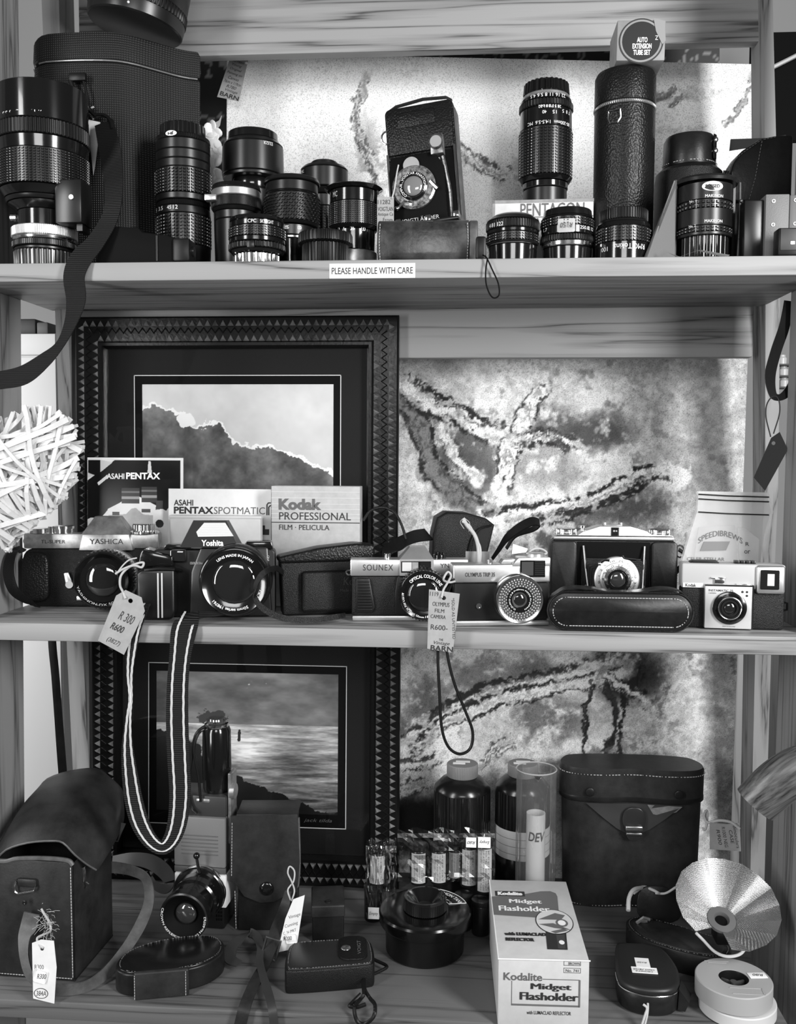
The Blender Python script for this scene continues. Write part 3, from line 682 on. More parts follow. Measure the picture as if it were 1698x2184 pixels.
# ---- flowers behind
t = T('artificial_flowers', 'white artificial flowers showing behind the tall zoom lens and the nylon bag', 'flowers', 458, .225, ZT)
rg = random.Random(4); PET = mat('white_petals', .85, .6)
for i, (fx, fy) in enumerate(((452, 290), (462, 330), (450, 372), (464, 395))):
    b = t.b(); cx, cz = t.X(fx), t.Z(fy)
    for j in range(12):
        a = j * 2.4; r = 4 + j * 1.5; c = Vector((cx + r * math.cos(a), -6 + rg.uniform(-4, 4) - j * .2, cz + r * math.sin(a)))
        M = Matrix.Translation(c) @ Matrix.Rotation(a, 4, 'Y') @ Matrix.Rotation(rg.uniform(-.8, .8), 4, 'X'); b.sphere((0, 0, 0), 12, (1, .25, .8), 10, 6, M)
    b.done('bloom', PET, t, smooth=60)
t.b().prism([(-15, t.Z(282)), (-8, t.Z(268)), (12, t.Z(258)), (18, t.Z(247)), (14, t.Z(268)), (2, t.Z(285))], -2, 0, 'y').done('leaf', mat('pale_leaf', .4, .5), t, smooth=0)
t.b().tube([(0, 2, 0), (3, 2, 60), (-2, 2, t.Z(330)), (0, 2, t.Z(285))], 2.2, 6).done('stem', mat('stem_grey', .12, .6), t)
# ---- group of lenses
t = lens('widest black lens with smooth barrel standing behind the silver ringed lens', 541, .178, [
    (287, 305, 52, 53, 's', BLK, 'filter_ring'), (306, 316, 57, 63, 's', SAT, 'barrel'), (316.5, 378, 64, 65, 's', SAT, 'lens_hood'), (378.5, 386, 64, 63, 's', SAT, 'barrel'), (386.5, 410, 43, 43, 's', CHR, 'chrome_band'), (410.5, None, 44, 42, 's', SAT, 'barrel')])
text(t, t, 'SOLIGOR', 0, 0, 22, 7, WHT, fn=around(64.8, t.Z(322), 42), flip=True)
t.b().lathe([(44, t.Z(409)), (44.6, t.Z(408)), (44.6, t.Z(388)), (44, t.Z(387))], n=40, arc=None).done('scale_ring', BLK, t)
t = lens('black lens with a bright silver ring standing left of the smallest lens', 505, .108, [
    (399, 410, 50, 52, 'rib', RUB, 'ring', 90, 1.4), (410.5, 427, 52, 53, 's', SIL, 'silver_ring'), (427.5, 449, 53, 53, 'rib', RUB, 'focus_ring', 110, 1.4), (449.5, 456, 51, 48, 's', SAT, 'barrel'), (456.5, 474, 46, 45, 's', SAT, 'scale_ring'), (474.5, None, 45, 44, 's', SAT, 'barrel')])
t.b().box(-55, -30, -52, -32, t.Z(440), t.Z(427), 2).done('lever', SIL, t)
t = lens('smallest black lens with studded ring and chrome mount at the shelf edge', 549, .046, [
    (469, 478, 57, 58, 's', BLK, 'filter_ring'), (478.5, 491, 58, 58, 's', BLK, 'name_ring'), (492, 513, 61, 61, 'grid', STUD, 'focus_ring', 52, 4, 2.4), (513.5, 524, 59, 59, 's', BLK, 'scale_ring'), (525, 538, 61, 61, 'rib', RUB, 'aperture_ring', 44, 3), (538.5, 545, 57, 54, 's', BLK, 'barrel'), (545.5, None, 47, 46, 'rib', CHR, 'mount_ring', 26, 4)])
text(t, t, 'CPC', 0, 0, 18, 7, WHT, fn=around(58.5, t.Z(485), 2)); text(t, t, 'SKYLIGHT', 0, 0, 30, 7, WHT, fn=around(58.5, t.Z(485), 33))
t.b().box(-7, 8, -64, -57, t.Z(541), t.Z(527), 1).done('index_block', SAT, t)
t = lens('black lens with a fish scale rubber grip in the middle of the lens cluster', 623, .098, [
    (386, 396, 58, 60, 's', SAT, 'filter_ring'), (396.5, 418, 55, 56, 's', SAT, 'barrel'), (418.5, 423, 56, 58, 's', BLK, 'chrome_band'), (423.5, 480, 60, 60, 'scale', RUB, 'focus_ring', 34, 9), (480.5, 487, 60, 57, 's', SAT, 'barrel'), (487.5, 510, 48, 47, 's', SAT, 'scale_ring'), (510.5, 516, 45, 45, 's', CHR, 'chrome_band'), (516.5, None, 44, 40, 'rib', BLK, 'mount_ring', 14, 2)])
scale_text(t, ['15', '5', '10', '3'], 47.6, 496, 7, [-2, -3, 30, 30])
t = lens('black lens with a narrow white print standing farthest back in the lens cluster', 692, .190, [
    (347, 358, 28, 29, 's', SAT, 'lens_cap'), (358.5, 366, 46, 50, 's', SAT, 'filter_ring'), (366.5, 408, 50, 50, 's', SAT, 'barrel'), (408.5, 420, 45, 40, 's', SAT, 'barrel'), (420.5, 446, 34, 34, 's', SAT, 'scale_ring'), (447, 500, 35, 35, 'grid', STUD, 'focus_ring', 30, 9, 2), (500.5, None, 34, 34, 's', SAT, 'barrel')])
text(t, t, 'MC', 0, 0, 10, 6, WHT, fn=around(50.4, t.Z(374), -55))
t = lens('black lens with a wide flared rim standing beside the worn leather roll case', 754, .100, [
    (404, 411, 62, 56, 's', BLK, 'filter_ring'), (411.5, 439, 51, 51, 's', BLK, 'barrel'), (440, 487, 54, 54, 'grid', STUD, 'focus_ring', 62, 12, 2), (487.5, 495, 54, 50, 's', BLK, 'barrel'), (495.5, 540, 46, 45, 's', BLK, 'scale_ring'), (540.5, None, 50, 50, 's', WORN, 'mount_ring')])
scale_text(t, ['2', '7', '25', '8', '3', '10'], 46.6, 498, 8, [-34, -20, 4, 4, 32, 33])
text(t, t, 'MC', 0, 0, 14, 11, PALE, fn=around(51.5, t.Z(424), -42))
t = T('body_cap_stack', 'low ribbed black lens cap lying flat in front of the lens with the flared rim', 'lens cap', 694, .042, ZT, group='lenses on the top shelf')
t.b().lathe([(48, 0), (49, 2), (49, t.Z(525)), (48, t.Z(524))], ribs=34, dr=3.5).done('body', RUB, t); t.b().lathe([(50, t.Z(524)), (58, t.Z(521)), (58, t.Z(505)), (56, t.Z(500))], ribs=40, dr=2.5).done('rim', RUB, t)
# ---- folding bellows camera on the top shelf
t = T('folding_camera', 'antique black folding bellows camera standing opened on a worn leather roll', 'camera', 918, .128, ZT + .003, roll=5.5, yaw=-9, tilt=-4)
h = 375
t.b().prism(rrect(-74, 76, 8, h, 12), 0, 44, 'y', 3).done('body', LEA, t)
t.b().box(-68, 70, -3, 1, 14, h - 108, 2).done('front_recess', MATTE, t)
b = t.b(); b.box(-70, 72, -5, 2, h - 104, h - 6, 3); b.box(-46, 36, -6.5, -4, h - 48, h - 16, 2); b.done('top_panel', LEA, t)
for x in (-73, 73): t.b().box(x - 2.5, x + 2.5, -4, 2, 30, h - 100).done('edge_rail', CHR, t)
b = t.b()
for j in range(9): q = 1 - j * .045; b.box(-50 * q, 48 * q, -8 - j * 6, -4 - j * 6, 175 - 85 * q, 175 + 85 * q, 1)
b.done('bellows', LEAF, t)
Y0 = -60
t.b().prism([(-58, 70), (52, 70), (56, 90), (56, 210), (40, 240), (-52, 240), (-60, 210)], Y0 - 4, Y0, 'y', 1).done('lens_standard', MATTE, t)
cz = 172
t.b().lathe([(46, -4), (46, -10), (42, -13)], 'y', (-8, Y0, cz), n=48).done('shutter_plate', mat('ornate_plate', .40, .25, .8, vary=.9, vs=260), t)
t.b().lathe([(17, -5), (17, -11)], 'y', (-10, Y0, cz + 46), n=28).done('shutter_dial', SIL, t)
t.b().lathe([(30, -13), (30, -16), (25, -19), (22, -16)], 'y', (-8, Y0, cz), n=40).done('lens_ring', BLK, t); text(t, t, 'COMPUR . VOIGTAR ANASTIGMAT', 0, 0, 120, 5, WHT, fn=ring(25.5, Y0 - 19.5, -8, cz, 100))
b = t.b(); b.sphere((-8, Y0 - 15, cz), 21, (1, .35, 1)); b.done('lens_glass', mat('bright_lens', .25, .08, .3, coat=1), t)
b = t.b(); b.tube([(-44, Y0 - 12, cz - 40), (-30, Y0 - 13, cz - 30), (-14, Y0 - 13, cz - 36)], 4, 6); b.sphere((-46, Y0 - 14, cz - 41), 5); b.done('cocking_lever', CHR, t); b = t.b(); b.tube([(28, Y0 - 12, cz + 6), (42, Y0 - 12, cz - 12)], 4, 6); b.done('shutter_lever', CHR, t)
b = t.b(); b.box(32, 60, -72, -50, 232, 275, 3); b.lathe([(15, -24), (15, -22)], 'y', (46, Y0 + 8, 256), n=24); b.done('viewfinder', mat('aged_metal', .16, .3, .8, vary=.8, vs=120), t)
t.b().lathe([(12, -26), (12, -24)], 'y', (46, Y0 + 8, 256), n=24).done('viewfinder_glass', mat('pale_glass', .5, .06, .4), t)
b = t.b(); b.tube([(56, Y0, 230), (64, Y0 + 10, 160), (62, Y0 + 14, 100), (66, Y0 + 20, 40)], 4, 6); b.tube([(48, Y0, 228), (54, Y0 + 6, 190)], 3, 6); b.done('strut', mat('aged_metal', .16, .3, .8, vary=.8, vs=120), t)
b = t.b(); b.tube([(-62, Y0 + 10, 130), (-66, Y0 + 20, 80), (-60, Y0 + 30, 40)], 4, 6); b.done('strut', WORN, t)
t.b().box(-66, 86, -108, -2, 96 - 8, 96 - 1, 2, M=Matrix.Translation((0, 0, -8))).done('bed', SAT, t)
b = t.b()
for x in (-40, 22, 80): b.box(x - 6, x + 6, -100, -66, 86, 100, 2)
b.done('bed_clips', CHR, t)
text(t, t, 'VOIGTLÄNDER', -2, 92 + 14, 84, 10, PALE, y=Y0 - 5)
b = t.b(); b.ribbon([(-70, 20, h + 2), (-50, 16, h + 10), (10, 16, h + 16), (60, 18, h + 12), (72, 20, h + 4)], 10, 3, side=[(0, 1, 0)] * 5); b.done('handle', LEAF, t)
b = t.b(); b.tube([(-74 + 11 * math.cos(a) - 4, 20, h - 52 + 14 * math.sin(a)) for a in [i * .5236 for i in range(12)]], 2.2, 6, closed=True); b.done('strap_ring', CHR, t)
b = t.b(); b.box(76, 80, 2, 42, 40, h - 20, 1); b.done('side_strip', TAN, t)
# ---- worn leather roll
t = T('leather_case', 'scuffed brown leather roll case lying under the antique folding camera', 'leather case', 908, .052, ZT)
hh = t.Z(474)
t.b().prism(rrect(0, 78, 0, hh, 26, 6), -100, 92, 'x', 3, M=Matrix.Translation((0, -38, 0))).done('body', SCUF, t, smooth=50)
t.b().prism(rrect(1, 77, 1, hh - 1, 26, 6), 92, 110, 'x', 3, M=Matrix.Translation((0, -38, 0))).done('end_cap', TAN, t, smooth=50)
stitches(t, t, [(x, -39.5, z) for x, z in ((88, 8), (90, hh * .5), (88, hh - 10))], 6, 4); stitches(t, t, [(x, -39.5, z) for x, z in ((-94, 8), (-96, hh * .5), (-94, hh - 10))], 6, 4)
# ---- paper tag behind
t = T('price_tag', 'buff card tag with handwriting leaning behind the leather roll beside the antique camera', 'tag', 822, .086, ZT + .025)
t.b().box(-18, 18, -.6, .6, 0, t.Z(420), .3).done('card', KRA, t, smooth=0)
for s_, x, z, w, hq in (('11282', -3, 431, 27, 9), ('VOIGTLAN', 0, 446, 33, 9), ('Antique Ca', 0, 458, 33, 9), ('From', 5, 469, 20, 8)): text(t, t, s_, x, t.Z(z), w, hq, INK, y=-1)
cord('string', TWI, t, [(836, 424, .085), (842, 400, .086), (846, 372, .09), (850, 352, .095)], 1.6)
# ---- box with a zoom lens on top
t = T('cardboard_box', 'pale cardboard box with large printed capitals carrying the upright zoom lens', 'box', 1156, .112, ZT, yaw=-2)
zb = t.Z(426)
t.b().box(-106, 106, 0, 130, 0, zb, 2).done('body', mat('pale_card', .60, .6, vary=.12, vs=50), t)
b = t.b(); b.box(-106.5, 106.5, -.8, 0, zb - 6, zb + .5); b.box(-106.5, -101, -.8, 0, 0, zb); b.done('worn_edge', mat('mid_card', .25, .6, vary=.3), t, smooth=0)
text(t, t, 'PENTACON', 20, t.Z(447), 134, 27, mat('print_grey', .10, .6), y=-1.2); text(t, t, 'PRAKTICAR', 20, t.Z(477), 130, 24, GINK, y=-1.2)
t.b().box(-104, 106, -1, -.4, t.Z(463.5), t.Z(462)).done('printed_line', GINK, t, smooth=0)
t = lens('upright zoom lens with square rubber grip standing on the pale cardboard box', 1162, .150, [
    (182, 208, 47, 49, 'rib', BLK, 'lens_cap', 26, 3), (208.5, 217, 49, 50, 's', SIL, 'chrome_band'), (218, 227, 53, 54, 's', BLK, 'name_ring'), (228, 242, 57, 57, 'rib', RUB, 'aperture_ring', 50, 2.4), (242.5, 285, 54, 55, 's', BLK, 'scale_ring'),
    (286, 384, 57, 57, 'grid', STUD, 'zoom_ring', 44, 16, 2), (384.5, 394, 56, 52, 's', BLK, 'barrel'), (394.5, 408, 48, 48, 's', BLK, 'barrel'), (408.5, None, 46, 46, 's', SAT, 'mount_ring')], shelf=ZT + zb * t.k + .0004)
scale_text(t, ['22 16 11 8 5.6 4.5'], 54.5, 222, 7, [0], flip=True); scale_text(t, ['22 11 8 11 22', '4 5 7 10 oo'], 54.6, 246, 6, [4, 4], flip=True)
scale_text(t, ['40', '15'], 54.8, 258, 7, [-8, 14], flip=True); scale_text(t, ['5', '8', '7'], 54.8, 254, 7, [35, 46, 55], flip=True); scale_text(t, ['80-200mm  1:4.5-5.6  MC'], 55.2, 279, 7, [4], flip=True)
# ---- two short lenses in front of it
t = lens('short black lens with silver rim in front of the pale cardboard box on its left', 1093, .050, [
    (462, 466, 40, 44, 's', SIL, 'rim'), (466.5, 476, 47, 55, 's', SAT, 'barrel'), (477, 495, 57, 57, 'rib', RUB, 'aperture_ring', 60, 2.4), (495.5, 504, 55, 55, 's', BLK, 'scale_ring'), (505, 521, 56, 56, 'grid', STUD, 'focus_ring', 50, 3, 2.4), (521.5, 526, 55, 54, 's', SAT, 'barrel'), (526.5, 528, 54, 53, 's', CHR, 'chrome_band'), (528.5, None, 52, 50, 's', BLK, 'mount_ring')])
scale_text(t, ['4', '8', '11', '22'], 57.6, 489, 8, [-58, -50, -40, -28])
t = lens('short black lens with a small white price sticker right of the pale cardboard box', 1209, .055, [
    (452, 468, 50, 52, 's', BLK, 'front_ring'), (468.5, 472, 53, 56, 's', SAT, 'barrel'), (473, 490, 57, 57, 'grid', STUD, 'focus_ring', 44, 3, 2.6), (490.5, 508, 56, 56, 's', BLK, 'scale_ring'), (509, 522, 57, 57, 'rib', RUB, 'aperture_ring', 60, 2.4), (522.5, 533, 56, 55, 's', CHR, 'chrome_band'), (533.5, None, 52, 50, 's', BLK, 'mount_ring')])
b = t.b(); b.box(-36, 0, -1, 1, -15, 13, 3); b.V = [Vector(around(58.6, t.Z(493), -8)(v.x + 18, v.z)) for v in b.V]; b.done('sticker', PAP, t)
text(t, t, 'R150', 0, 0, 26, 10, INK, fn=around(60.2, t.Z(494), -8), flip=True, shear=.2)
scale_text(t, ['1.7', '25', '0.8', '2', '12'], 56.6, 497, 7, [-60, 26, 38, 46, 58])
# ---- tall leather lens tube and the box on it
t = T('lens_case', 'tall black leather lens tube with a zip round its top', 'lens case', 1326, .138, ZT)
b = t.b(); zt2, zz = t.Z(160), t.Z(236)
t.b().lathe([(60, 0), (62, 3), (63, zz - 8), (63, zz - 6)], n=64).done('body', LEA, t); t.b().lathe([(63, zz + 5), (63.5, zz + 8), (63, zt2 - 10), (59, zt2 - 2), (50, zt2)], n=64).done('lid', LEA, t)
t.b().lathe([(62, zz - 7), (62, zz + 6)], n=64).done('zip_tape', MATTE, t); t.b().lathe([(63, zz - 4), (65, zz - 2), (65, zz + 1), (63, zz + 3)], ribs=90, dr=1.2).done('zip', mat('zip_teeth', .25, .35, .6), t)
b = t.b(); b.tube([around(65, t.Z(268), -28)(u, v) for u, v in ((-13, 12), (13, 12), (13, -4), (7, -13), (-7, -13), (-13, -4))], 2.4, 8, closed=True); b.done('strap_ring', CHR, t)
ztop = ZT + zt2 * t.k
t = T('cardboard_box', 'small worn box with a dark round printed seal on top of the tall leather tube', 'box', 1366, .098, ztop + .0008, roll=-1)
h = t.Z(42)
t.b().box(-51, 51, 0, 104, 0, h, 3).done('body', CARD, t)
bz = h / 2 - 2
t.b().lathe([(47, 0), (47, -.8)], 'y', (0, 0, bz), n=48).done('seal_rim', INK, t, smooth=0); t.b().lathe([(44, -.9), (44, -1.2)], 'y', (0, 0, bz), n=48).done('seal_ring', CARD, t, smooth=0); t.b().lathe([(40, -1.3), (40, -1.6)], 'y', (0, 0, bz), n=48).done('seal', mat('seal_black', .02, .35), t, smooth=0)
for i, (s_, w) in enumerate((('AUTO', 22), ('EXTENSION', 40), ('TUBE SET', 36))): text(t, t, s_, 2, bz + 2 - i * 13, w, 11, WHT, y=-2, bold=.03)
text(t, t, 'Z', 32, bz + 6, 6, 9, WHT, y=-2)
b = t.b(); b.prism([(24, h + 2), (48, h - 4), (51, h - 45), (44, h - 52), (30, h - 25)], -2.6, -1.7, 'y'); b.done('peeled_tape', mat('tape_card', .26, .4), t, smooth=0)
# ---- short tele in front of the tube
t = lens('black lens with square studs standing upside down before the tall leather tube', 1328, .046, [
    (452, 476, 51, 51, 'rib', RUB, 'rear_cap', 56, 2.4), (476.5, 481, 51, 52, 's', SAT, 'barrel'), (481.5, 492, 55, 57, 's', BLK, 'barrel'), (493, 524, 58, 58, 'grid', STUD, 'focus_ring', 46, 5, 2.4), (524.5, None, 57, 57, 's', BLK, 'name_ring')])
scale_text(t, ['RMC Tokina'], 57.6, 537, 11, [6], flip=True); scale_text(t, ['100'], 57.6, 540, 9, [-50], flip=True)
# ---- leather lens case with a domed lid
t = T('lens_case', 'round black leather lens case with a domed snap lid behind the open one', 'lens case', 1464, .168, ZT)
z1, z2 = t.Z(362), t.Z(352)
t.b().lathe([(69, 0), (70, 2), (70, t.Z(392)), (68, t.Z(374)), (60, t.Z(366)), (54, z1)], n=64).done('body', LEAF, t)
t.b().lathe([(54, z1 + .5), (54.5, z1 + 2), (53, t.Z(305)), (48, t.Z(296)), (20, t.Z(290)), (2, t.Z(289))], n=64).done('lid', SMO, t)
stitches(t, t, [around(56, z1 + 5, a)(0, 0) for a in range(-90, 91, 6)], 7, 4.5)
b = t.b(); b.box(-8, 8, -2, 2, t.Z(352), t.Z(300), 3); b.V = [Vector(around(56, 0, 52)(v.x, v.z)) + Vector((0, v.y - 2, 0)) for v in b.V]; b.done('snap_tab', LEAF, t)
for py in (311, 334): t.b().sphere((56 * math.sin(math.radians(52)), -58 * math.cos(math.radians(52)) - 1, t.Z(py)), 6, (1, .6, 1)).done('snap', CHR, t)
t.b().tube([(66, -20, t.Z(388)), (71, -26, t.Z(383)), (73, -26, t.Z(376)), (69, -20, t.Z(372))], 3, 6, closed=True).done('strap_ring', SAT, t)
# ---- opened case with a pair of extension tubes inside
t = T('lens_case', 'opened black leather case with its front flap hinged out around the extension tubes', 'lens case', 1500, .074, ZT)
zc = t.Z(392)
b = t.b(); n = 26; vs = []
for z in (0, zc):
    for r in (68, 62):
        for i in range(n + 1): a = math.radians(8 + 187 * i / n); vs.append((r * math.cos(a), 4 + r * math.sin(a), z))
m = n + 1; fs = []
for i in range(n): fs += [(i, i + 1, 2 * m + i + 1, 2 * m + i), (m + i, 3 * m + i, 3 * m + i + 1, m + i + 1), (i, m + i, m + i + 1, i + 1), (2 * m + i, 2 * m + i + 1, 3 * m + i + 1, 3 * m + i)]
fs += [(0, 2 * m, 3 * m, m), (n, m + n, 3 * m + n, 2 * m + n)]
b.add(vs, fs); b.done('shell', SMO, t)
t.b().lathe([(66, zc - 6), (68, zc), (64, zc + 5), (30, zc + 7), (2, zc + 7)], n=48, c=(0, 4, 0)).done('top', SMO, t)
b = t.b(); b.tube([(66, -18, 4), (68, -22, zc * .5), (67, -19, zc - 4)], 2.4, 6); b.done('edge_piping', TAN, t)
b = t.b(); Q = [(-138, -104, 3), (-67, -24, 3), (-67, -24, zc - 2), (-71, -28, zc)]; Q += [(x + 3, y + 3, z) for x, y, z in Q]; b.add(Q, [(0, 1, 2, 3), (7, 6, 5, 4), (0, 4, 5, 1), (1, 5, 6, 2), (2, 6, 7, 3), (3, 7, 4, 0)]); b.done('flap', mat('grey_suede', .16, .85, bump='noise', bs=600, bd=.3), t, smooth=0)
b = t.b(); b.ribbon([(-140, -102, 2), (-103, -62, zc * .5), (-65, -20, zc + 1)], 7, 4, side=[(.7, .7, 0)] * 3); b.done('flap_edge', TAN, t)
for py in (436, 516): t.b().lathe([(3, 0), (5, 1), (5, 5), (3, 7)], 'x', (66, -20, t.Z(py)), n=14).done('stud', CHR, t)
t2 = T('extension_tubes', 'black extension tube pair stacked inside the opened leather case', 'extension tubes', 1500, .070, ZT + .004)
for (p0, p1, st, m_, nm, ex) in ((402, 438, 's', SAT, 'upper_tube', 0), (439, 456, 'grid', STUD, 'upper_grip', (36, 2, 3)), (456.5, 492, 's', SAT, 'lower_tube', 0), (493, 505, 'grid', STUD, 'lower_grip', (36, 2, 3)), (505.5, 512, 's', SAT, 'collar', 0), (512.5, 532, 'rib', BLK, 'base_cap', 30)):
    b = t2.b(); z0, z1 = t2.Z(p1), t2.Z(p0)
    if st == 's': b.lathe([(56, z0), (57, z0 + 1), (57, z1 - 1), (56, z1)], n=56)
    elif st == 'grid': b.knob(58, z0, z1, *ex)
    else: b.lathe([(50, 0), (51, 2), (51, z1)], ribs=ex, dr=1.5)
    b.done(nm, m_, t2, smooth=28)
b = t2.b(); b.add([around(58, t2.Z(413), 2)(22 * math.cos(i * PI / 14), 10 * math.sin(i * PI / 14)) for i in range(28)], [list(range(28))]); b.done('sticker', WHT, t2, smooth=0)
text(t2, t2, 'PASSED', 0, 0, 30, 7, INK, fn=around(58.6, t2.Z(413), 2), bold=.02)
for py, no in ((433, 'No. 1'), (485, 'No. 2')): text(t2, t2, 'MAKINON', 0, 0, 38, 6, WHT, fn=around(57.5, t2.Z(py), 6)); text(t2, t2, no, 0, 0, 15, 5, WHT, fn=around(57.5, t2.Z(py + 8), -38))
t = T('paper_slip', 'folded paper slip lying on the shelf edge under the extension tubes', 'paper', 1490, .010, ZT)
b = t.b(); b.add([(-62, -10, 8), (-42, -14, 0), (0, -14, 14), (62, -12, 3), (62, 14, 2), (0, 14, 18), (-40, 14, 4), (-62, 12, 14)], [(0, 1, 6, 7), (1, 2, 5, 6), (2, 3, 4, 5)]); b.done('sheet', PAP, t, smooth=0)
# ---- black camera case and flash at the right end
t = T('camera_case', 'big black leather camera case with stitched lid at the right end of the top shelf', 'camera case', 1612, .150, ZT, yaw=2)
b = t.b(); zc = t.Z(372)
b.box(-62, 66, 0, 58, 0, zc, 8); b.done('body', SMO, t)
pr = [(-58, zc - 60), (-60, zc + 4), (-54, zc + 24), (-40, zc + 46), (0, zc + 72), (30, zc + 78), (68, zc + 80), (68, zc - 60)]
t.b().prism(pr, -8, 60, 'y', 6, 3).done('lid', SMO, t)
t.b().prism([(-52, zc + 60), (66, zc + 78), (66, zc + 92), (30, zc + 86), (-50, zc + 84)], 32, 36, 'y').done('back_flap', mat('grey_lining', .05, .5), t, smooth=0)
stitches(t, t, [(-66, -10, zc + 6), (-58, -10, zc + 24), (-36, -10, zc + 43), (0, -10, zc + 68), (30, -10, zc + 74)], 7, 4.5, m=GINK); stitches(t, t, [(2, -10, zc + 66), (-10, -10, zc - 10), (-22, -10, zc - 56)], 7, 4.5, m=GINK)
t = T('flash_unit', 'grey metal flash unit with four screws at the right end of the top shelf', 'flash', 1632, .042, ZT, yaw=0)
h = t.Z(417)
t.b().box(-46, -4, 0, 56, 0, h - 8, 4).done('body', SAT, t); t.b().box(-5, 44, -10, 56, 0, h, 2).done('front_plate', mat('grey_hammered', .14, .5, bump='noise', bs=800, bd=.3), t); t.b().box(45, 66, -8, 54, 0, h - 1, 3).done('side_cover', mat('grey_hammered2', .11, .5), t)
for x, py in ((11, 432), (11, 482), (57, 430), (57, 480)):
    s_ = t.b().lathe([(4.5, -1), (4, -2)], 'y', (x, -9.5 if x < 40 else -7.5, t.Z(py)), n=16).done('screw', WORN, t); b = t.b(); q = (-12 if x < 40 else -10); b.box(x - 3, x + 3, q, q + .8, t.Z(py) - .6, t.Z(py) + .6); b.box(x - .6, x + .6, q, q + .8, t.Z(py) - 3, t.Z(py) + 3); b.done('slot', INK, s_, smooth=0)
t = T('battery_block', 'small dark block with a pale window in front of the grey flash unit', 'block', 1684, .012, ZT)
t.b().box(-28, 50, -12, 24, 2, t.Z(488), 4).done('body', RUB, t); t.b().box(-24, 50, -13, -11.5, 12, t.Z(490), 2).done('face', mat('dark_face', .04, .4), t); t.b().box(-3, 6, -14, -13, 24, 31, 1).done('window', WHT, t)
# ---- wrist strap hanging over the edge
t = T('wrist_strap', 'thin black wrist loop hanging over the edge beside the leather roll', 'strap', 1036, .004, ZT)
cord('loop', MATTE, t, [(1040, 550, -.005), (1036, 580, -.005), (1038, 610, -.005), (1050, 634, -.005), (1064, 630, -.005), (1063, 605, -.005), (1050, 575, -.005), (1038, 550, -.005), (1030, 544, .004)], 1.6)
b = B(); P = at(1026, 520, .012); b.box(P.x - .006, P.x + .006, P.y - .005, P.y + .008, ZT + .0005, ZT + .027, .003); b.done('clasp', RUB, t, world=True)
# ---- tag on the painting
t = T('price_tag', 'buff card tag with handwriting hanging from the rail in front of the painting', 'tag', 500, .300, py=163, roll=-19)
t.b().prism([(-21, 50), (16, 56), (26, -46), (-22, -52)], -.6, .6, 'y').done('card', KRA, t, smooth=0)
for i, (s_, w) in enumerate((('1894', 24), ('Karreen', 28), ('Young', 22), ('Original', 26), ('Painting on', 34), ('Canvas', 24), ('76cm x 119cm', 38), ('R780', 22))): text(t, t, s_, -3 + i * .6, 41 - i * 9.2, w, 6.5, INK, y=-.9, shear=.25)
text(t, t, 'Vintage', 4, -32, 28, 7, INK, y=-.9, shear=.3); text(t, t, 'BARN', 3, -42, 42, 9, INK, y=-.9, bold=.02)
t.b().lathe([(2.6, 0), (2.6, -1)], 'y', (16, -.2, 34), n=14).done('eyelet', WHT, t)

# ================================================================== MIDDLE SHELF
def inpoly(X, Y, P):
    r = np.zeros(np.broadcast(X, Y).shape, bool); n = len(P)
    for i in range(n):
        (x1, y1), (x2, y2) = P[i], P[(i + 1) % n]
        if y1 == y2: continue
        r ^= ((Y < y1) != (Y < y2)) & (X < (x2 - x1) * (Y - y1) / (y2 - y1) + x1)
    return r
# ---- wicker heart
hc = at(16, 1022, -.035); hk = kk(-.035) * .91
h = empty('wicker_heart', at(18, 1185, -.035), 'white wicker heart hanging in front of the left post', 'decoration')
def hpt(a, s=1.0): return Vector((16 * math.sin(a) ** 3, 13 * math.cos(a) - 5 * math.cos(2 * a) - 2 * math.cos(3 * a) - math.cos(4 * a))) * 10.3 * s
rg = random.Random(11); b = B(); WIC = mat('white_wicker', .58, .55, bump='noise', bs=300, bd=.3, vary=.08)
def inheart(x, z):
    X_, Z_ = x / 165, z / 150 + .12; return (X_ * X_ * 1.05 + Z_ * Z_ - 1) ** 3 - X_ * X_ * Z_ ** 3 * 1.4 < 0
def wick(p, q, w, lift):
    pts = []; n = 7
    for i in range(n + 1):
        f = i / n; x, z = p[0] * (1 - f) + q[0] * f, p[1] * (1 - f) + q[1] * f
        e = max(0, 1 - ((x / 150) ** 2 + (z / 150) ** 2)); pts.append(hc + Vector((x * hk, -(.030 * e + lift) - .004 * math.sin(PI * f), z * hk)))
    b.ribbon(pts, w * hk, .0016)
for i in range(105):
    for _ in range(50):
        c0 = Vector((rg.uniform(-165, 165), rg.uniform(-170, 130)))
        if inheart(*c0): break
    a = rg.choice((.35, .9, 1.5, 2.1, 2.7)) + rg.gauss(0, .22); d = Vector((math.cos(a), math.sin(a))); l0 = l1 = 0
    while inheart(*(c0 - d * l0)) and l0 < 330: l0 += 4
    while inheart(*(c0 + d * l1)) and l1 < 330: l1 += 4
    wick(c0 - d * l0, c0 + d * l1, rg.uniform(7, 13), rg.uniform(-.002, .020))
for i in range(46):
    a = 2 * PI * i / 46; wick(hpt(a, 1.0), hpt(a + rg.uniform(.2, .5), 1.0), rg.uniform(8, 13), rg.uniform(-.004, .006))
b.done('woven_strips', WIC, h, world=True, smooth=0)

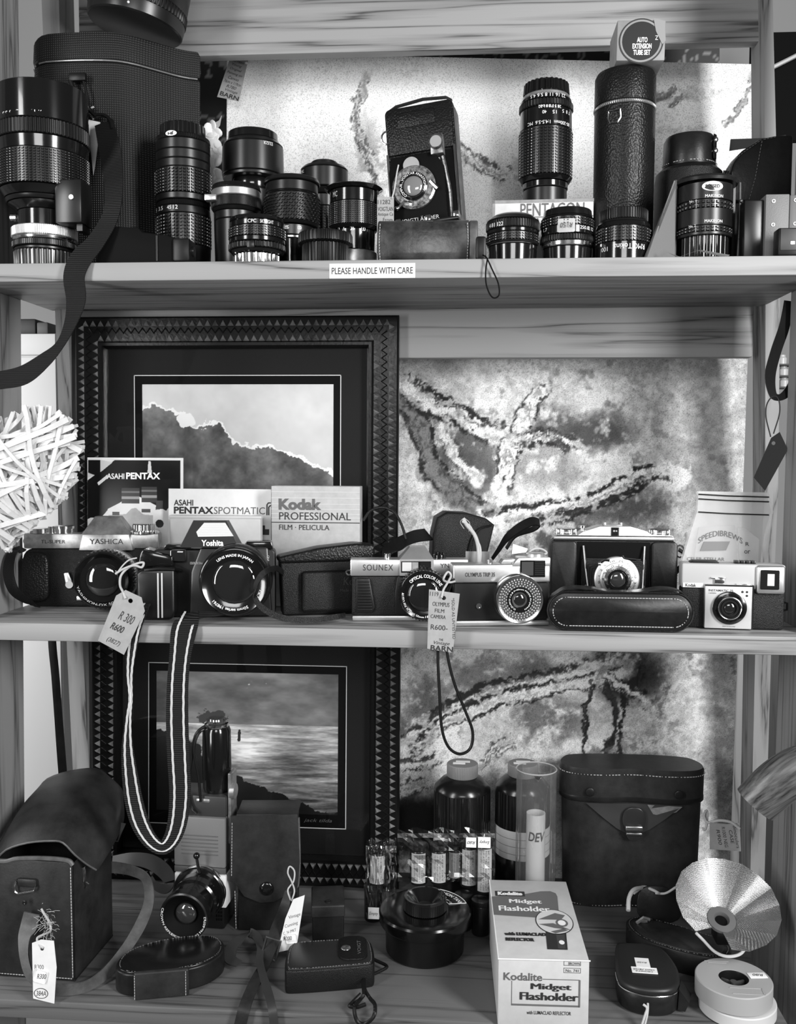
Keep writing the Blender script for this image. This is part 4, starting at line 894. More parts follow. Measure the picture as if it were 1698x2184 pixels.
# ---- brochure, booklets and film box standing before the cloud frame
t = T('brochure', 'glossy brochure with white capitals and lenses pictured on its dark cover', 'brochure', 288, .186, ZM, tilt=-2)
w, hh = 104, t.Z(976); k = t.k
t.b().box(-w, w, 0, 3, 0, hh, .5).done('pages', PAP, t, smooth=0)
nx, nz = 220, 320; X = np.linspace(183, 392, nx)[None, :]; Yp = np.linspace(978, 1285, nz)[:, None]; g = fbm(nx, nz, 6, 8, 5) - .5
c = np.full((nz, nx), .86) + g * .1
P_ = lambda *p: inpoly(X + 0 * Yp, Yp + 0 * X, p)
c = np.where(P_((183, 1025), (245, 980), (392, 980), (392, 1045), (360, 1090), (300, 1060), (262, 1070), (183, 1110)), .05 + g * .12, c)
c = np.where(P_((183, 1005), (183, 1020), (215, 1005), (240, 985), (212, 980), (212, 1000)), .78, c); c = np.where(P_((184, 980), (212, 980), (212, 1008), (200, 1014), (184, 1008)), .04, c)
c = np.where(P_((205, 1030), (228, 1012), (228, 1020), (208, 1036)), .85, c); c = np.where(P_((320, 982), (325, 982), (328, 1010), (318, 1008)), .8, c)
c = np.where(P_((183, 1040), (225, 1035), (250, 1066), (232, 1070), (228, 1090), (212, 1108), (183, 1106)), .03, c)
for x, y, r in ((280, 1053, 20), (322, 1050, 17)): c = np.where((np.abs(X - x) < r) & (Yp > y - 12) & (Yp < y + 22), .22 + .35 * (np.abs(Yp - y - 9) < 3) + .2 * (np.abs(Yp - y + 3) < 2), c)
c = np.where((np.abs(X - 367) < 18) & (Yp > 991) & (Yp < 1022), .03 + .9 * (np.abs(Yp - 1023) < 1.6), c); c = np.where(P_((338, 1068), (352, 1068), (352, 1086), (336, 1088)), .25, c)
c = np.where(P_((230, 1100), (270, 1098), (282, 1086), (292, 1084), (308, 1098), (330, 1100), (330, 1130), (232, 1128)), .68 + g * .3, c); c = np.where((np.abs(X - 247) < 8) & (np.abs(Yp - 1097) < 4), .15, c); c = np.where((np.abs(X - 315) < 10) & (np.abs(Yp - 1090) < 4), .3, c)
c = np.where((np.hypot(X - 345, Yp - 1118) < 9), .08, c)
picture('cover', ((-w + .5) * k, -.4 * k, 0), ((w - 5) * k, -.4 * k, 0), ((w - 5) * k, -.4 * k, (hh - 3) * k), ((-w + .5) * k, -.4 * k, (hh - 3) * k), c, picture_mat('cover_print', .25), t, world=False)
text(t, t, 'ASAHI', t.X(246), t.Z(1016), 38, 12, WHT, y=-.9, bold=.02); text(t, t, 'PENTAX', t.X(306), t.Z(1015), 74, 14, WHT, y=-.9, bold=.035)
t = T('manual', 'white booklet with bold capital letters on its cover behind the black flash camera', 'booklet', 468, .174, ZM, tilt=-2)
hh = t.Z(1043)
t.b().box(-111, 111, 0, 3, 0, hh, .5).done('pages', PAP, t, smooth=0)
text(t, t, 'ASAHI', t.X(390), t.Z(1073), 42, 13, INK, y=-.6, bold=.02); text(t, t, 'PENTAX', t.X(412), t.Z(1089), 86, 15, INK, y=-.6, bold=.035); text(t, t, 'SPOTMATIC', t.X(511), t.Z(1089), 110, 15, mat('print_grey', .10, .6), y=-.6)
b = t.b(); x0, z0 = t.X(570), t.Z(1098)
b.tube([(x0, -1, z0), (x0, -1, z0 + 22), (x0 + 3, -1, z0 + 26), (x0 + 8, -1, z0 + 26)], 1.2, 5); b.tube([(x0 + 4, -1, z0), (x0 + 4, -1, z0 + 17), (x0 + 8, -1, z0 + 21)], 1.2, 5); b.done('emblem', INK, t)
b = t.b(); b.box(t.X(545), t.X(575), -1, -.4, t.Z(1140), t.Z(1128)); b.box(t.X(550), t.X(566), -1, -.4, t.Z(1128), t.Z(1120)); b.done('cover_picture', INK, t, smooth=0)
t = T('cardboard_box', 'small plain pale box standing behind the black flash camera', 'box', 462, .150, ZM)
t.b().box(-100, 96, 0, 22, 0, t.Z(1102), 3).done('body', mat('plain_card', .50, .5, vary=.06), t); t.b().box(-102, 98, -1.5, 24, t.Z(1106), t.Z(1100), 1.5).done('lid', PALE, t)
t = T('film_box', 'grey striped film box with large lettering behind the long leather case', 'film box', 676, .150, ZM, yaw=-1)
hh = t.Z(1037)
t.b().box(-98, 92, 0, 42, 0, hh, 1.5).done('body', mat('striped_card', .40, .5, vary=.1, vs=90), t)
b = t.b()
for py in (1049, 1062, 1075, 1086, 1096, 1104): b.box(-98, 92, -.6, .1, t.Z(py + 1), t.Z(py))
b.done('printed_stripes', mat('pale_stripe', .6, .5), t, smooth=0)
b = t.b(); b.box(-98, 92, -.6, .1, t.Z(1115.5), t.Z(1113.8)); b.done('printed_line', INK, t, smooth=0)
text(t, t, 'Kodak', t.X(640), t.Z(1076), 92, 24, mat('print_grey', .10, .6), y=-1, bold=.045); text(t, t, 'PROFESSIONAL', t.X(672), t.Z(1101), 154, 16, INK, y=-1); text(t, t, 'FILM · PELICULA', t.X(649), t.Z(1125), 108, 11, INK, y=-1)
# ---- old chrome slr
t = T('slr_camera', 'worn chrome film camera with black grip standing beside the wicker heart', 'camera', 196, .118, ZM, yaw=7)
zt3, zp, zb = t.Z(1138), t.Z(1108), t.Z(1170)
b = t.b(); b.prism(rrect(-143, 140, 2, zb, 22, 4), 0, 40, 'y', 4); b.done('body', LEAF, t)
b = t.b(); b.box(-140, 142, -2, 42, zb, zt3, 3); b.done('top_plate', WORN, t)
t.b().prism([(-20, 0), (92, 0), (84, zt3 - zb + 2), (-12, zt3 - zb + 2)], -20, 30, 'y', 1.5, M=Matrix.Translation((0, 0, zb - 2))).done('prism_front', WORN, t)
b = t.b(); A_ = [(-14, -18, zt3), (86, -18, zt3), (86, 34, zt3), (-14, 34, zt3), (8, 4, zp + 6), (60, 4, zp + 6), (60, 30, zp + 6), (8, 30, zp + 6)]
b.add(A_, [(0, 1, 5, 4), (1, 2, 6, 5), (2, 3, 7, 6), (3, 0, 4, 7), (4, 5, 6, 7), (0, 3, 2, 1)]); b.done('prism_top', mat('dull_silver', .30, .45, .7, vary=.4, vs=60), t, smooth=0)
b = t.b(); b.lathe([(22, 0), (22, 9), (20, 10)], c=(-110, 18, zt3)); b.done('rewind_knob', CHR, t); t.b().lathe([(19, 0), (19, 9), (22, 9.5), (22, 15), (20, 16)], c=(-62, 18, zt3), n=40).done('speed_dial', CHR, t); t.b().lathe([(7, 0), (7, 14)], c=(-86, 14, zt3), n=20).done('shutter_button', CHR, t)
t.b().lathe([(34, 0), (34, 4), (24, 6), (24, 18), (22, 20)], c=(108, 18, zt3), ribs=28, dr=1).done('rewind_knob', CHR, t)
text(t, t, 'TL-SUPER', -78, (zb + zt3) / 2 - 1, 50, 7.5, INK, y=-2.8); text(t, t, 'YASHICA', 38, (zb + zt3) / 2 + 1, 70, 11, INK, y=-21, bold=.0)
b = t.b(); b.prism(rrect(-142, -86, 14, zb - 8, 20, 5), -13, 2, 'y', 6, 3); b.done('grip', LEA, t)
b = t.b(); b.prism([(-56, 74), (-46, 76), (-36, 50), (-44, 42), (-52, 50)], -8, -2, 'y', 1.5); b.lathe([(8, -2), (8, -10)], 'y', (-44, 0, 50), n=20); b.done('timer_lever', SIL, t)
t.b().lathe([(8, -2), (8, -9), (6, -11)], 'y', (-18, 0, 92), n=20).done('sync_button', CHR, t); t.b().box(-28, 2, -14, 0, 17, 26, 1).done('release_plate', SIL, t)
cx, cz = 40, 67
t.b().lathe([(63, 0), (64, -2), (63, -16), (61, -18)], 'y', (cx, -2, cz), n=64).done('lens_mount', SIL, t); t.b().lathe([(60, -20), (60, -34)], 'y', (cx, 0, cz), ribs=70, dr=1.6).done('aperture_ring', WORN, t)
t.b().lathe([(61, -34.5), (62, -38), (62, -58)], 'y', (cx, 0, cz), ribs=44, dr=3).done('focus_ring', RUB, t); t.b().lathe([(57, -58.5), (58, -70), (55, -73), (50, -66), (46, -62), (1, -62)], 'y', (cx, 0, cz), n=64, cap=False).done('lens_barrel', BLK, t)
t.b().sphere((cx, -62, cz), 36, (1, .22, 1), 32, 12).done('lens_glass', GLS, t); text(t, t, 'YASHINON-DX 50mm', 0, 0, 110, 5, PALE, fn=ringin(51, -70, cx, cz, 255))
b = t.b(); b.tube([(-139 + 7 * math.cos(a), 18, zb + 14 + 7 * math.sin(a)) for a in [i * PI / 5 for i in range(10)]], 2, 6, closed=True); b.done('strap_lug', CHR, t)
strap('neck_strap', LEAF, t, [(50, 1170, .10, 14), (26, 1180, .07, 20), (18, 1220, .055, 24), (30, 1260, .055, 22), (62, 1284, .075, 16), (80, 1294, .10, 12)], .0016)
# ---- price tag in front
t = T('price_tag', 'large buff price tag with crossed out handwriting hanging by twine', 'tag', 263, -.012, py=1325, roll=-24)
bm = bmesh.new()
o_ = [(-34, -62), (30, -66), (34, 40), (16, 64), (-22, 64), (-36, 44)]
hv = [bm.verts.new((x, 0, z)) for x, z in o_]; cv = [bm.verts.new((-3 + 5 * math.cos(i * PI / 6), 0, 47 + 5 * math.sin(i * PI / 6))) for i in range(12)]
ed = [bm.edges.new((hv[i], hv[(i + 1) % 6])) for i in range(6)] + [bm.edges.new((cv[i], cv[(i + 1) % 12])) for i in range(12)]
bmesh.ops.triangle_fill(bm, edges=ed, use_beauty=True); t.b()._bm(bm).done('card', KRA, t, smooth=0)
text(t, t, 'R 300', 4, 10, 34, 20, INK, y=-.6, shear=.3); text(t, t, 'R600', -6, -18, 30, 16, INK, y=-.6, shear=.3, bold=.02); text(t, t, '(3827)', -2, -50, 30, 13, INK, y=-.6, shear=.3)
cord('string', TWI, t, [(268, 1277, -.014), (262, 1262, -.010), (256, 1248, .0), (258, 1228, .01), (272, 1212, .015), (292, 1202, .018), (306, 1200, .02), (302, 1210, .016), (285, 1206, .014), (262, 1214, .012), (246, 1224, .01)], 2.6)
cord('string', TWI, t, [(250, 1222, .01), (262, 1206, .012), (276, 1194, .016), (292, 1190, .02)], 1.6)
# ---- black camera with pop-up flash
t = T('slr_camera', 'black plastic camera with a clear flash window above its lens', 'camera', 440, .058, ZM, yaw=9)
b = t.b(); zt3 = t.Z(1172)
b.prism(rrect(-112, 146, 2, zt3, 10, 4), 0, 52, 'y', 4); b.done('body', RUB, t)
t.b().prism([(-138, 2), (-66, 2), (-60, 20), (-60, 108), (-128, 108), (-140, 100)], -34, 34, 'y', 6, 3).done('grip', SAT, t)
b = t.b(); b.prism([(-138, 112), (-66, 112), (-66, 132), (-126, 148), (-132, 140)], -26, 44, 'y', 3); b.done('grip_top', BLK, t)
b = t.b(); b.box(-96, -93, -36, -34, 6, 100); b.box(-88, -85, -36, -34, 6, 100); b.done('grip_stripes', PALE, t, smooth=0)
b = t.b(); b.tube([(-122, -30, 106), (-90, -38, 110), (-62, -34, 108), (-52, -10, 102)], 4, 8); b.done('grip_cord', RUB, t)
b = t.b(); b.prism([(-90, zt3 + 2), (-30, zt3 + 2), (-34, zt3 + 10), (-84, zt3 + 10)], 4, 44, 'y', 2); b.done('shutter_panel', BLK, t); t.b().prism([(78, zt3), (142, zt3), (138, zt3 + 16), (84, zt3 + 16)], 6, 46, 'y', 3).done('rewind_panel', BLK, t)
t.b().box(-72, -40, -20, -3, 122, 146, 3).done('sensor_window', GLS, t)
zf, zz = t.Z(1110), t.Z(1166)
b = t.b(); Q = [(-52, -16, zz), (70, -20, zz), (74, 44, zz), (-58, 44, zz), (-24, -4, zf), (44, -6, zf), (46, 36, zf - 2), (-30, 36, zf - 2)]
b.add(Q, [(0, 1, 5, 4), (1, 2, 6, 5), (2, 3, 7, 6), (3, 0, 4, 7), (4, 5, 6, 7), (0, 3, 2, 1)]); b.done('flash_housing', RUB, t, smooth=0)
q = lambda x, f: (x, -17.5 - 1 + f * 14 - 1.6, zz + (zf - zz) * f)
b = t.b(); b.add([q(-14, .40), q(60, .42), q(42, .92), q(-2, .92), q(-18, .58)], [(0, 1, 2, 3, 4)]); b.done('flash_window', mat('flash_glass', .85, .15, coat=.6, bump='lines', bs=220, bd=.8), t, smooth=0)
vs, fs = text_mesh('Yoshita', .03); x0 = min(v.x for v in vs); x1 = max(v.x for v in vs)
B(t.k).add([q(16 + ((v.x - x0) / (x1 - x0) - .5) * 46, .07 + v.y * .30) for v in vs], fs).done('lettering', WHT, t, smooth=0)
cx, cz = 66, 84
t.b().prism([(-34, 4), (140, 4), (132, 150), (-10, 150), (-30, 100)], -14, 2, 'y', 5).done('front_shroud', SAT, t)
t.b().lathe([(76, 0), (76, -26), (74, -30)], 'y', (cx, -14, cz), n=64).done('lens_barrel', SAT, t); t.b().lathe([(72, -30.5), (73, -34), (72, -48), (70, -50)], 'y', (cx, -14, cz), n=64).done('focus_ring', BLK, t)
t.b().lathe([(67, -50), (68, -60), (66, -63), (64, -62), (46, -54), (1, -54)], 'y', (cx, -14, cz), n=64, cap=False).done('lens_rim', BLK, t); t.b().sphere((cx, -68, cz), 45, (1, .16, 1), 32, 12).done('lens_glass', GLS, t)
Y0 = -14 - 60.5
text(t, t, 'LENS MADE IN JAPAN', 0, 0, 78, 7, WHT, fn=ring(56, Y0, cx, cz, 88), bold=.02); text(t, t, '50mm series 198761', 0, 0, 78, 6.5, WHT, fn=ring(57, Y0, cx, cz, 260), bold=.02); text(t, t, '1:6.3', 0, 0, 16, 6, WHT, fn=ring(56, Y0, cx, cz, 335))
text(t, t, 'COLOR LENS 50mm', -18, 118, 26, 5, PALE, y=-15); text(t, t, 'IND', 132, 128, 12, 5, PALE, y=-15, ang=90)
# neck strap with two pale lines
SP = [(405, 1308, .014, 40), (399, 1325, -.002, 50), (391, 1350, -.008, 54), (384, 1400, -.008, 46), (379, 1460, -.009, 46), (378, 1540, -.010, 48), (381, 1620, -.012, 48), (384, 1690, -.014, 46), (379, 1750, -.016, 42), (366, 1790, -.018, 36), (346, 1808, -.02, 30), (322, 1794, -.02, 34), (300, 1758, -.018, 40), (286, 1710, -.016, 40), (277, 1650, -.014, 34), (272, 1590, -.012, 24), (274, 1530, -.010, 12), (278, 1490, -.009, 7), (276, 1440, -.008, 14), (280, 1390, -.007, 22), (288, 1342, -.008, 26), (300, 1308, -.002, 26), (312, 1290, .020, 20)]
strap('neck_strap', WEB, t, SP, .0016, 6)
for s_ in (-.27, .27):
    qd = smoothpath(SP, 6); pts = []
    for i in range(len(qd)):
        a = qd[max(i - 1, 0)]; c = qd[min(i + 1, len(qd) - 1)]; tx, ty = c[0] - a[0], c[1] - a[1]; L = math.hypot(tx, ty)
        pts.append((qd[i][0] - ty / L * qd[i][3] * s_, qd[i][1] + tx / L * qd[i][3] * s_, qd[i][2] - .0011))
    P = [at(*p) for p in pts]
    for off in (-.0006, .0008):
        b = B(); b.tube([p + Vector((off + .0004 * (i % 2), 0, 0)) for i, p in enumerate(P)], .0006, 5); b.done('strap_line', mat('pale_thread', .62, .7), t, world=True)
strap('strap_end', WEB, t, [(404, 1318, .014, 16), (430, 1312, .02, 14), (470, 1308, .025, 10), (510, 1300, .03, 6), (545, 1285, .035, 5)], .0016)
# ---- long leather camera case
t = T('camera_case', 'long black leather camera case with a raised front and thin strap', 'camera case', 690, .088, ZM, yaw=17)
hh = t.Z(1196)
b = t.b(); b.prism([(-86, 1), (104, 1), (108, hh), (-92, hh)], 0, 52, 'y', 5, 3); b.done('body', LEAF, t)
b = t.b(); b.prism([(-94, hh - 4), (110, hh - 2), (112, hh + 32), (70, hh + 36), (-10, hh + 28), (-96, hh + 10)], -5, 56, 'y', 6, 3); b.done('lid', LEA, t)
b = t.b(); b.box(-48, 92, -18, 2, 8, hh - 20, 9, 3); b.done('raised_front', LEAF, t)
text(t, t, 'Kodak', 66, 74, 52, 17, mat('embossed', .035, .3), y=-18.6, shear=.1); text(t, t, 'Made in England', 62, 54, 58, 8, mat('embossed', .035, .3), y=-18.6)
strap('strap', LEAF, t, [(604, 1222, .066, 12), (588, 1212, .03, 12), (562, 1222, .006, 12), (545, 1250, .002, 12), (546, 1280, .002, 12), (570, 1304, .004, 13), (612, 1320, .010, 13), (670, 1322, .014, 12), (715, 1316, .024, 12), (736, 1312, .04, 10)], .0014, 6, side=(0, .3, 1))
# ---- silver camera with large dark lens
t = T('film_camera', 'silver topped black camera with a large dark lens and square viewfinder', 'camera', 872, .056, ZM, yaw=6)
zb, zt3 = t.Z(1229), t.Z(1191)
t.b().box(-122, 124, 0, 44, 12, zb, 4).done('body', LEAF, t); t.b().box(-120, 126, -2, 46, 1, 11.5, 2).done('base_plate', SIL, t)
t.b().prism([(-125, zb + .5), (126, zb + .5), (126, zt3 - 2), (-125, zt3 - 2)], -3, 46, 'y', 3).done('top_plate', SIL, t)
zz = t.Z(1168); b = t.b(); Q = [(-14, -7, zb + 3), (50, -7, zb + 3), (58, 50, zb), (-22, 50, zb), (-12, -7, zt3 - 4), (48, -7, zt3 - 4), (36, 44, zz), (2, 44, zz)]
Q = [(-20, -8, zb + 2), (52, -8, zb + 2), (52, 50, zb + 2), (-20, 50, zb + 2), (-20, -8, zt3 - 1), (52, -8, zt3 - 1), (36, 12, zz), (2, 12, zz), (36, 50, zz), (2, 50, zz), (52, 50, zt3 - 1), (-20, 50, zt3 - 1)]
b.add(Q, [(0, 1, 5, 4), (4, 5, 6, 7), (6, 8, 9, 7), (5, 1, 2, 10), (5, 10, 8, 6), (4, 7, 9, 11), (4, 11, 3, 0), (2, 3, 11, 9, 8, 10)]); b.done('finder_housing', SIL, t, smooth=0)
t.b().box(-17, 46, -9.5, -7.5, zb + 9, zt3 - 5).done('finder_window', BLK, t, smooth=0); t.b().box(-15, 5, -10.5, -9.3, zb + 12, zt3 - 7).done('light_panel', PALE, t, smooth=0); t.b().box(6, 19, -10.5, -9.3, zb + 12, zt3 - 7).done('ribbed_panel', WORN, t, smooth=0); t.b().box(23, 44, -10.3, -9.3, zb + 12, zt3 - 7).done('finder_glass', GLS, t, smooth=0)
text(t, t, 'SOUNEX', -66, (zb + zt3) / 2, 64, 13, INK, y=-3.8, space=1.15); text(t, t, 'YN 8500', 92, (zb + zt3) / 2 + 4, 52, 9, INK, y=-3.8)
t.b().lathe([(7, 0), (7, 10), (6, 11)], c=(-46, 18, zt3 - 2), n=24).done('shutter_button', CHR, t); t.b().lathe([(14, 0), (14, 8), (10, 9), (10, 14)], c=(66, 22, zt3 - 2), ribs=20, dr=1).done('rewind_knob', BLK, t)
b = t.b(); b.prism([(-112, 18), (-78, 18), (-72, 30), (-84, 92), (-112, 92)], -5, 1, 'y', 2)
b.done('grip_panel', RUB, t); b = t.b()
for i in range(11): b.box(-109, -83 + i * -.6 + 5, -7, -4.5, 24 + i * 6, 27 + i * 6, .6)
b.done('grip_ridges', RUB, t)
b = t.b(); b.tube([(-128 + 6 * math.cos(a), 14, zb + 6 + 5 * math.sin(a)) for a in [i * PI / 5 for i in range(10)]], 1.8, 6, closed=True); b.done('strap_lug', CHR, t)
cx, cz = 30, 62
t.b().prism([(-30, 16), (80, 16), (80, zb), (-26, zb), (-30, zb - 30)], -10, 1, 'y', 3).done('front_block', RUB, t)
t.b().lathe([(54, 0), (55, -2), (55, -30)], 'y', (cx, -9, cz), ribs=46, dr=3).done('focus_ring', RUB, t); t.b().lathe([(52, -39), (52, -48), (50, -51), (46, -49), (36, -44), (1, -44)], 'y', (cx, 0, cz), n=64, cap=False).done('lens_rim', BLK, t); t.b().sphere((cx, -45, cz), 34, (1, .2, 1), 32, 12).done('lens_glass', GLS, t)
text(t, t, 'OPTICAL COLOR LENS', 0, 0, 76, 7, WHT, fn=ring(41, -49.5, cx, cz, 84), bold=.02); text(t, t, 'AUTO FIX FOCUS 50mm LENS', 0, 0, 96, 6, WHT, fn=ringin(45.5, -49.5, cx, cz, 232), bold=.02)
# ---- compact silver camera
t = T('compact_camera', 'compact silver topped camera with a studded chrome ring round its lens', 'camera', 1068, .032, ZM, yaw=9)
zb, zt3 = t.Z(1243), t.Z(1203)
t.b().box(-101, 104, 0, 46, 13, zb, 5).done('body', mat('ribbed_black', .013, .4, bump='weave', bs=700, bd=.6), t); t.b().box(-103, 106, -1, 47, 1, 12.5, 3).done('base_plate', SIL, t)
t.b().box(-104, 106, -2, 48, zb + .5, zt3, 4, 3).done('top_plate', SIL, t)
b = t.b(); b.prism([(20, zt3 - 6), (106, zt3 - 6), (106, zt3 + 14), (36, zt3 + 14)], -3, 44, 'y', 3); b.done('finder_housing', SIL, t)
t.b().box(40, 94, -4.4, -2.4, zb + 12, zt3 + 8, .5).done('finder_window', BLK, t, smooth=0); t.b().box(43, 68, -5.2, -4.2, zb + 16, zt3 + 5).done('finder_glass', mat('finder_glass', .06, .08, coat=.8), t, smooth=0)
b = t.b()
for i in range(8): b.box(71, 92, -5.6, -4.2, zb + 17 + i * 4, zb + 19 + i * 4)
b.done('meter_grille', SAT, t, smooth=0)
text(t, t, 'OLYMPUS TRIP 35', -46, (zb + zt3) / 2 - 2, 64, 9, INK, y=-2.8, bold=.015)
t.b().lathe([(6, 0), (6, 8)], c=(-22, 16, zt3), n=20).done('shutter_button', CHR, t); t.b().prism([(0, 0), (46, 0), (42, 9), (6, 9)], 8, 36, 'y', 2, M=Matrix.Translation((0, 0, zt3))).done('counter_cover', SIL, t); t.b().lathe([(20, 0), (20, 6), (16, 8)], c=(78, 22, zt3 + 14), n=32).done('rewind_knob', SIL, t)
t.b().lathe([(6, 0), (6, -3), (4, -3), (4, -1)], 'y', (-48, 0, 44), n=20).done('sync_socket', CHR, t)
cx, cz = 33, 62
t.b().lathe([(52, 0), (53, -2), (52, -8)], 'y', (cx, 0, cz), n=64).done('lens_base', CHR, t); t.b().lathe([(47, -8), (48, -24), (50, -25), (50, -32)], 'y', (cx, 0, cz), n=64).done('focus_ring', BLK, t); t.b().lathe([(50, -32.5), (51, -36), (49, -38), (47, -37), (24, -33), (1, -33)], 'y', (cx, 0, cz), n=64, cap=False).done('chrome_rim', CHR, t)
b = t.b(); b.lathe([(46, -36.5), (26, -35.2)], 'y', (cx, 0, cz), n=60, cap=False)
for r, n in ((29, 28), (33.5, 32), (38, 38), (42.5, 44)):
    for i in range(n): a = 2 * PI * (i + (r > 30 and r < 36) * .5) / n; b.sphere((cx + r * math.cos(a), -36.4 - (r - 26) * .06, cz + r * math.sin(a)), 1.7, (1, .5, 1), 6, 4)
o = b.done('light_cell_ring', mat('cell_dark', .05, .3), t); o.data.materials.append(mat('cell_bead', .55, .15, .5))
for i in range(62, len(o.data.polygons)): o.data.polygons[i].material_index = 1
t.b().lathe([(27, -33), (27, -38), (21, -38), (16, -33), (14, -31), (1, -31)], 'y', (cx, 0, cz), n=48, cap=False).done('name_ring', BLK, t); t.b().sphere((cx, -32, cz), 13, (1, .3, 1), 24, 10).done('lens_glass', GLS, t); text(t, t, 'D.ZUIKO 1:2.8 f=40mm MADE IN JAPAN', 0, 0, 118, 4, WHT, fn=ring(22, -38.5, cx, cz, 90))
# wrist loop of the compact camera
cord('wrist_loop', RUB, t, [(968, 1236, .015), (952, 1240, .002), (940, 1280, -.008), (936, 1340, -.012), (934, 1400, -.012), (937, 1470, -.012), (942, 1550, -.012), (956, 1592, -.012), (980, 1608, -.012), (1003, 1596, -.012), (1008, 1560, -.012), (992, 1515, -.012), (970, 1460, -.012), (955, 1400, -.012), (950, 1340, -.011), (952, 1280, -.006), (964, 1240, .012)], 3.2)
# its tag
t = T('price_tag', 'buff price tag with shop lettering hanging at the left end of the compact silver camera', 'tag', 944, -.020, py=1325, roll=-4)
bm = bmesh.new(); o_ = [(-28, -62), (27, -66), (32, 62), (-34, 66)]
hv = [bm.verts.new((x, 0, z)) for x, z in o_]; cv = [bm.verts.new((-1 + 4.5 * math.cos(i * PI / 6), 0, 50 + 4.5 * math.sin(i * PI / 6))) for i in range(12)]
ed = [bm.edges.new((hv[i], hv[(i + 1) % 4])) for i in range(4)] + [bm.edges.new((cv[i], cv[(i + 1) % 12])) for i in range(12)]
bmesh.ops.triangle_fill(bm, edges=ed, use_beauty=True); t.b()._bm(bm).done('card', KRA, t, smooth=0)
for s_, x, z, w, q_ in (('1119', -22, 57, 18, 9), ('OLYMPUS', -6, 36, 36, 9), ('FILM', -8, 22, 20, 8), ('CAMERA', -10, 9, 32, 8), ('R600-', -6, -14, 36, 11), ('THE', 0, -40, 9, 5)): text(t, t, s_, x, z, w, q_, INK, y=-.6)
text(t, t, 'Vintage', 2, -48, 34, 9, INK, y=-.6, shear=.3); text(t, t, 'BARN', 3, -59, 48, 12, INK, y=-.6, bold=.02); text(t, t, '*SOLD AS UNTESTED', 23, 8, 88, 6, INK, y=-.6, ang=-84)
cord('string', TWI, t, [(942, 1275, -.022), (946, 1258, -.018), (954, 1244, -.006), (962, 1228, .010), (955, 1220, .012), (946, 1236, .004), (958, 1242, -.004), (970, 1240, .006)], 2.4)
# ---- open leather case behind the silver cameras
t = T('camera_case', 'black open leather camera case with a rounded hood behind the silver topped cameras', 'camera case', 975, .150, ZM, yaw=10)
z0 = 60
b = t.b(); pr = [(-58, 0), (62, 0), (66, t.Z(1180)), (80, t.Z(1120)), (62, t.Z(1106)), (20, t.Z(1094)), (-24, t.Z(1092)), (-44, t.Z(1104)), (-52, t.Z(1140))]
b.prism(pr, 0, 64, 'y', 7, 3); b.done('hood', LEAF, t)
b = t.b(); P = [(20, -3, t.Z(1190)), (30, -4, t.Z(1150)), (46, -4, t.Z(1128)), (72, -3, t.Z(1120))]; b.tube(smoothpath(P, 5), 2.6, 6); b.done('edge_piping', SMO, t)
b = t.b(); b.prism([(28, t.Z(1188)), (34, t.Z(1150)), (48, t.Z(1130)), (70, t.Z(1124)), (58, t.Z(1188))], -1.2, .4, 'y'); b.done('lining', mat('dark_lining', .006, .8), t, smooth=0)
b = t.b(); b.ribbon([Vector(p) for p in smoothpath([(-58, 30, t.Z(1142)), (-90, 20, t.Z(1146)), (-125, 10, t.Z(1160)), (-150, -10, t.Z(1180)), (-158, -18, t.Z(1215))], 5)], 44, 3, side=[(.1, 1, .5)] * 21); b.done('flap', LEAF, t)
cord('thin_strap', LEAF, t, [(775, 1110, .150), (790, 1090, .155), (815, 1082, .16), (840, 1092, .16), (856, 1118, .155), (866, 1150, .15)], 3)
strap('strap', LEAF, t, [(1050, 1192, .15, 10), (1064, 1172, .145, 16), (1082, 1146, .14, 24), (1110, 1124, .135, 26), (1136, 1112, .135, 24), (1150, 1116, .14, 18), (1138, 1128, .15, 14), (1100, 1142, .165, 12), (1080, 1170, .17, 10)], .002, 6, side=(0, .75, .65))
t = T('twine', 'frayed loop of jute twine rising between the two silver topped cameras', 'twine', 1010, .085, py=1192)
cord('strand', TWI, t, [(988, 1106, .100), (996, 1120, .098), (1012, 1140, .092), (1020, 1165, .088), (1021, 1195, .084), (1018, 1212, .083)], 4.2)
cord('strand', TWI, t, [(986, 1112, .098), (1002, 1122, .096), (1014, 1146, .09), (1024, 1168, .086), (1024, 1198, .083), (1020, 1212, .082)], 2.6)
cord('frayed_end', TWI, t, [(988, 1106, .1), (982, 1114, .1), (990, 1128, .1)], .7); cord('frayed_end', TWI, t, [(990, 1104, .1), (1002, 1116, .1), (1000, 1134, .1)], .7)
t = T('price_tag', 'blank grey card tag lying behind the silver camera with the large lens', 'tag', 1018, .098, ZM)
t.b().box(-26, 25, 0, 1, 0, t.Z(1176)).done('card', CARD, t, smooth=0)
t = T('price_tag', 'small folded white tag tied on top of the compact silver camera', 'tag', 1108, .056, py=1174)
t.b().prism([(-16, -8), (14, -4), (18, 4), (-14, 14)], -.8, 4, 'y', .3).done('card', PAP, t, smooth=0)
cord('string', TWI, t, [(1118, 1192, .06), (1128, 1178, .062), (1142, 1170, .066), (1158, 1172, .07), (1166, 1180, .072), (1150, 1184, .068), (1130, 1190, .06)], 2.2)
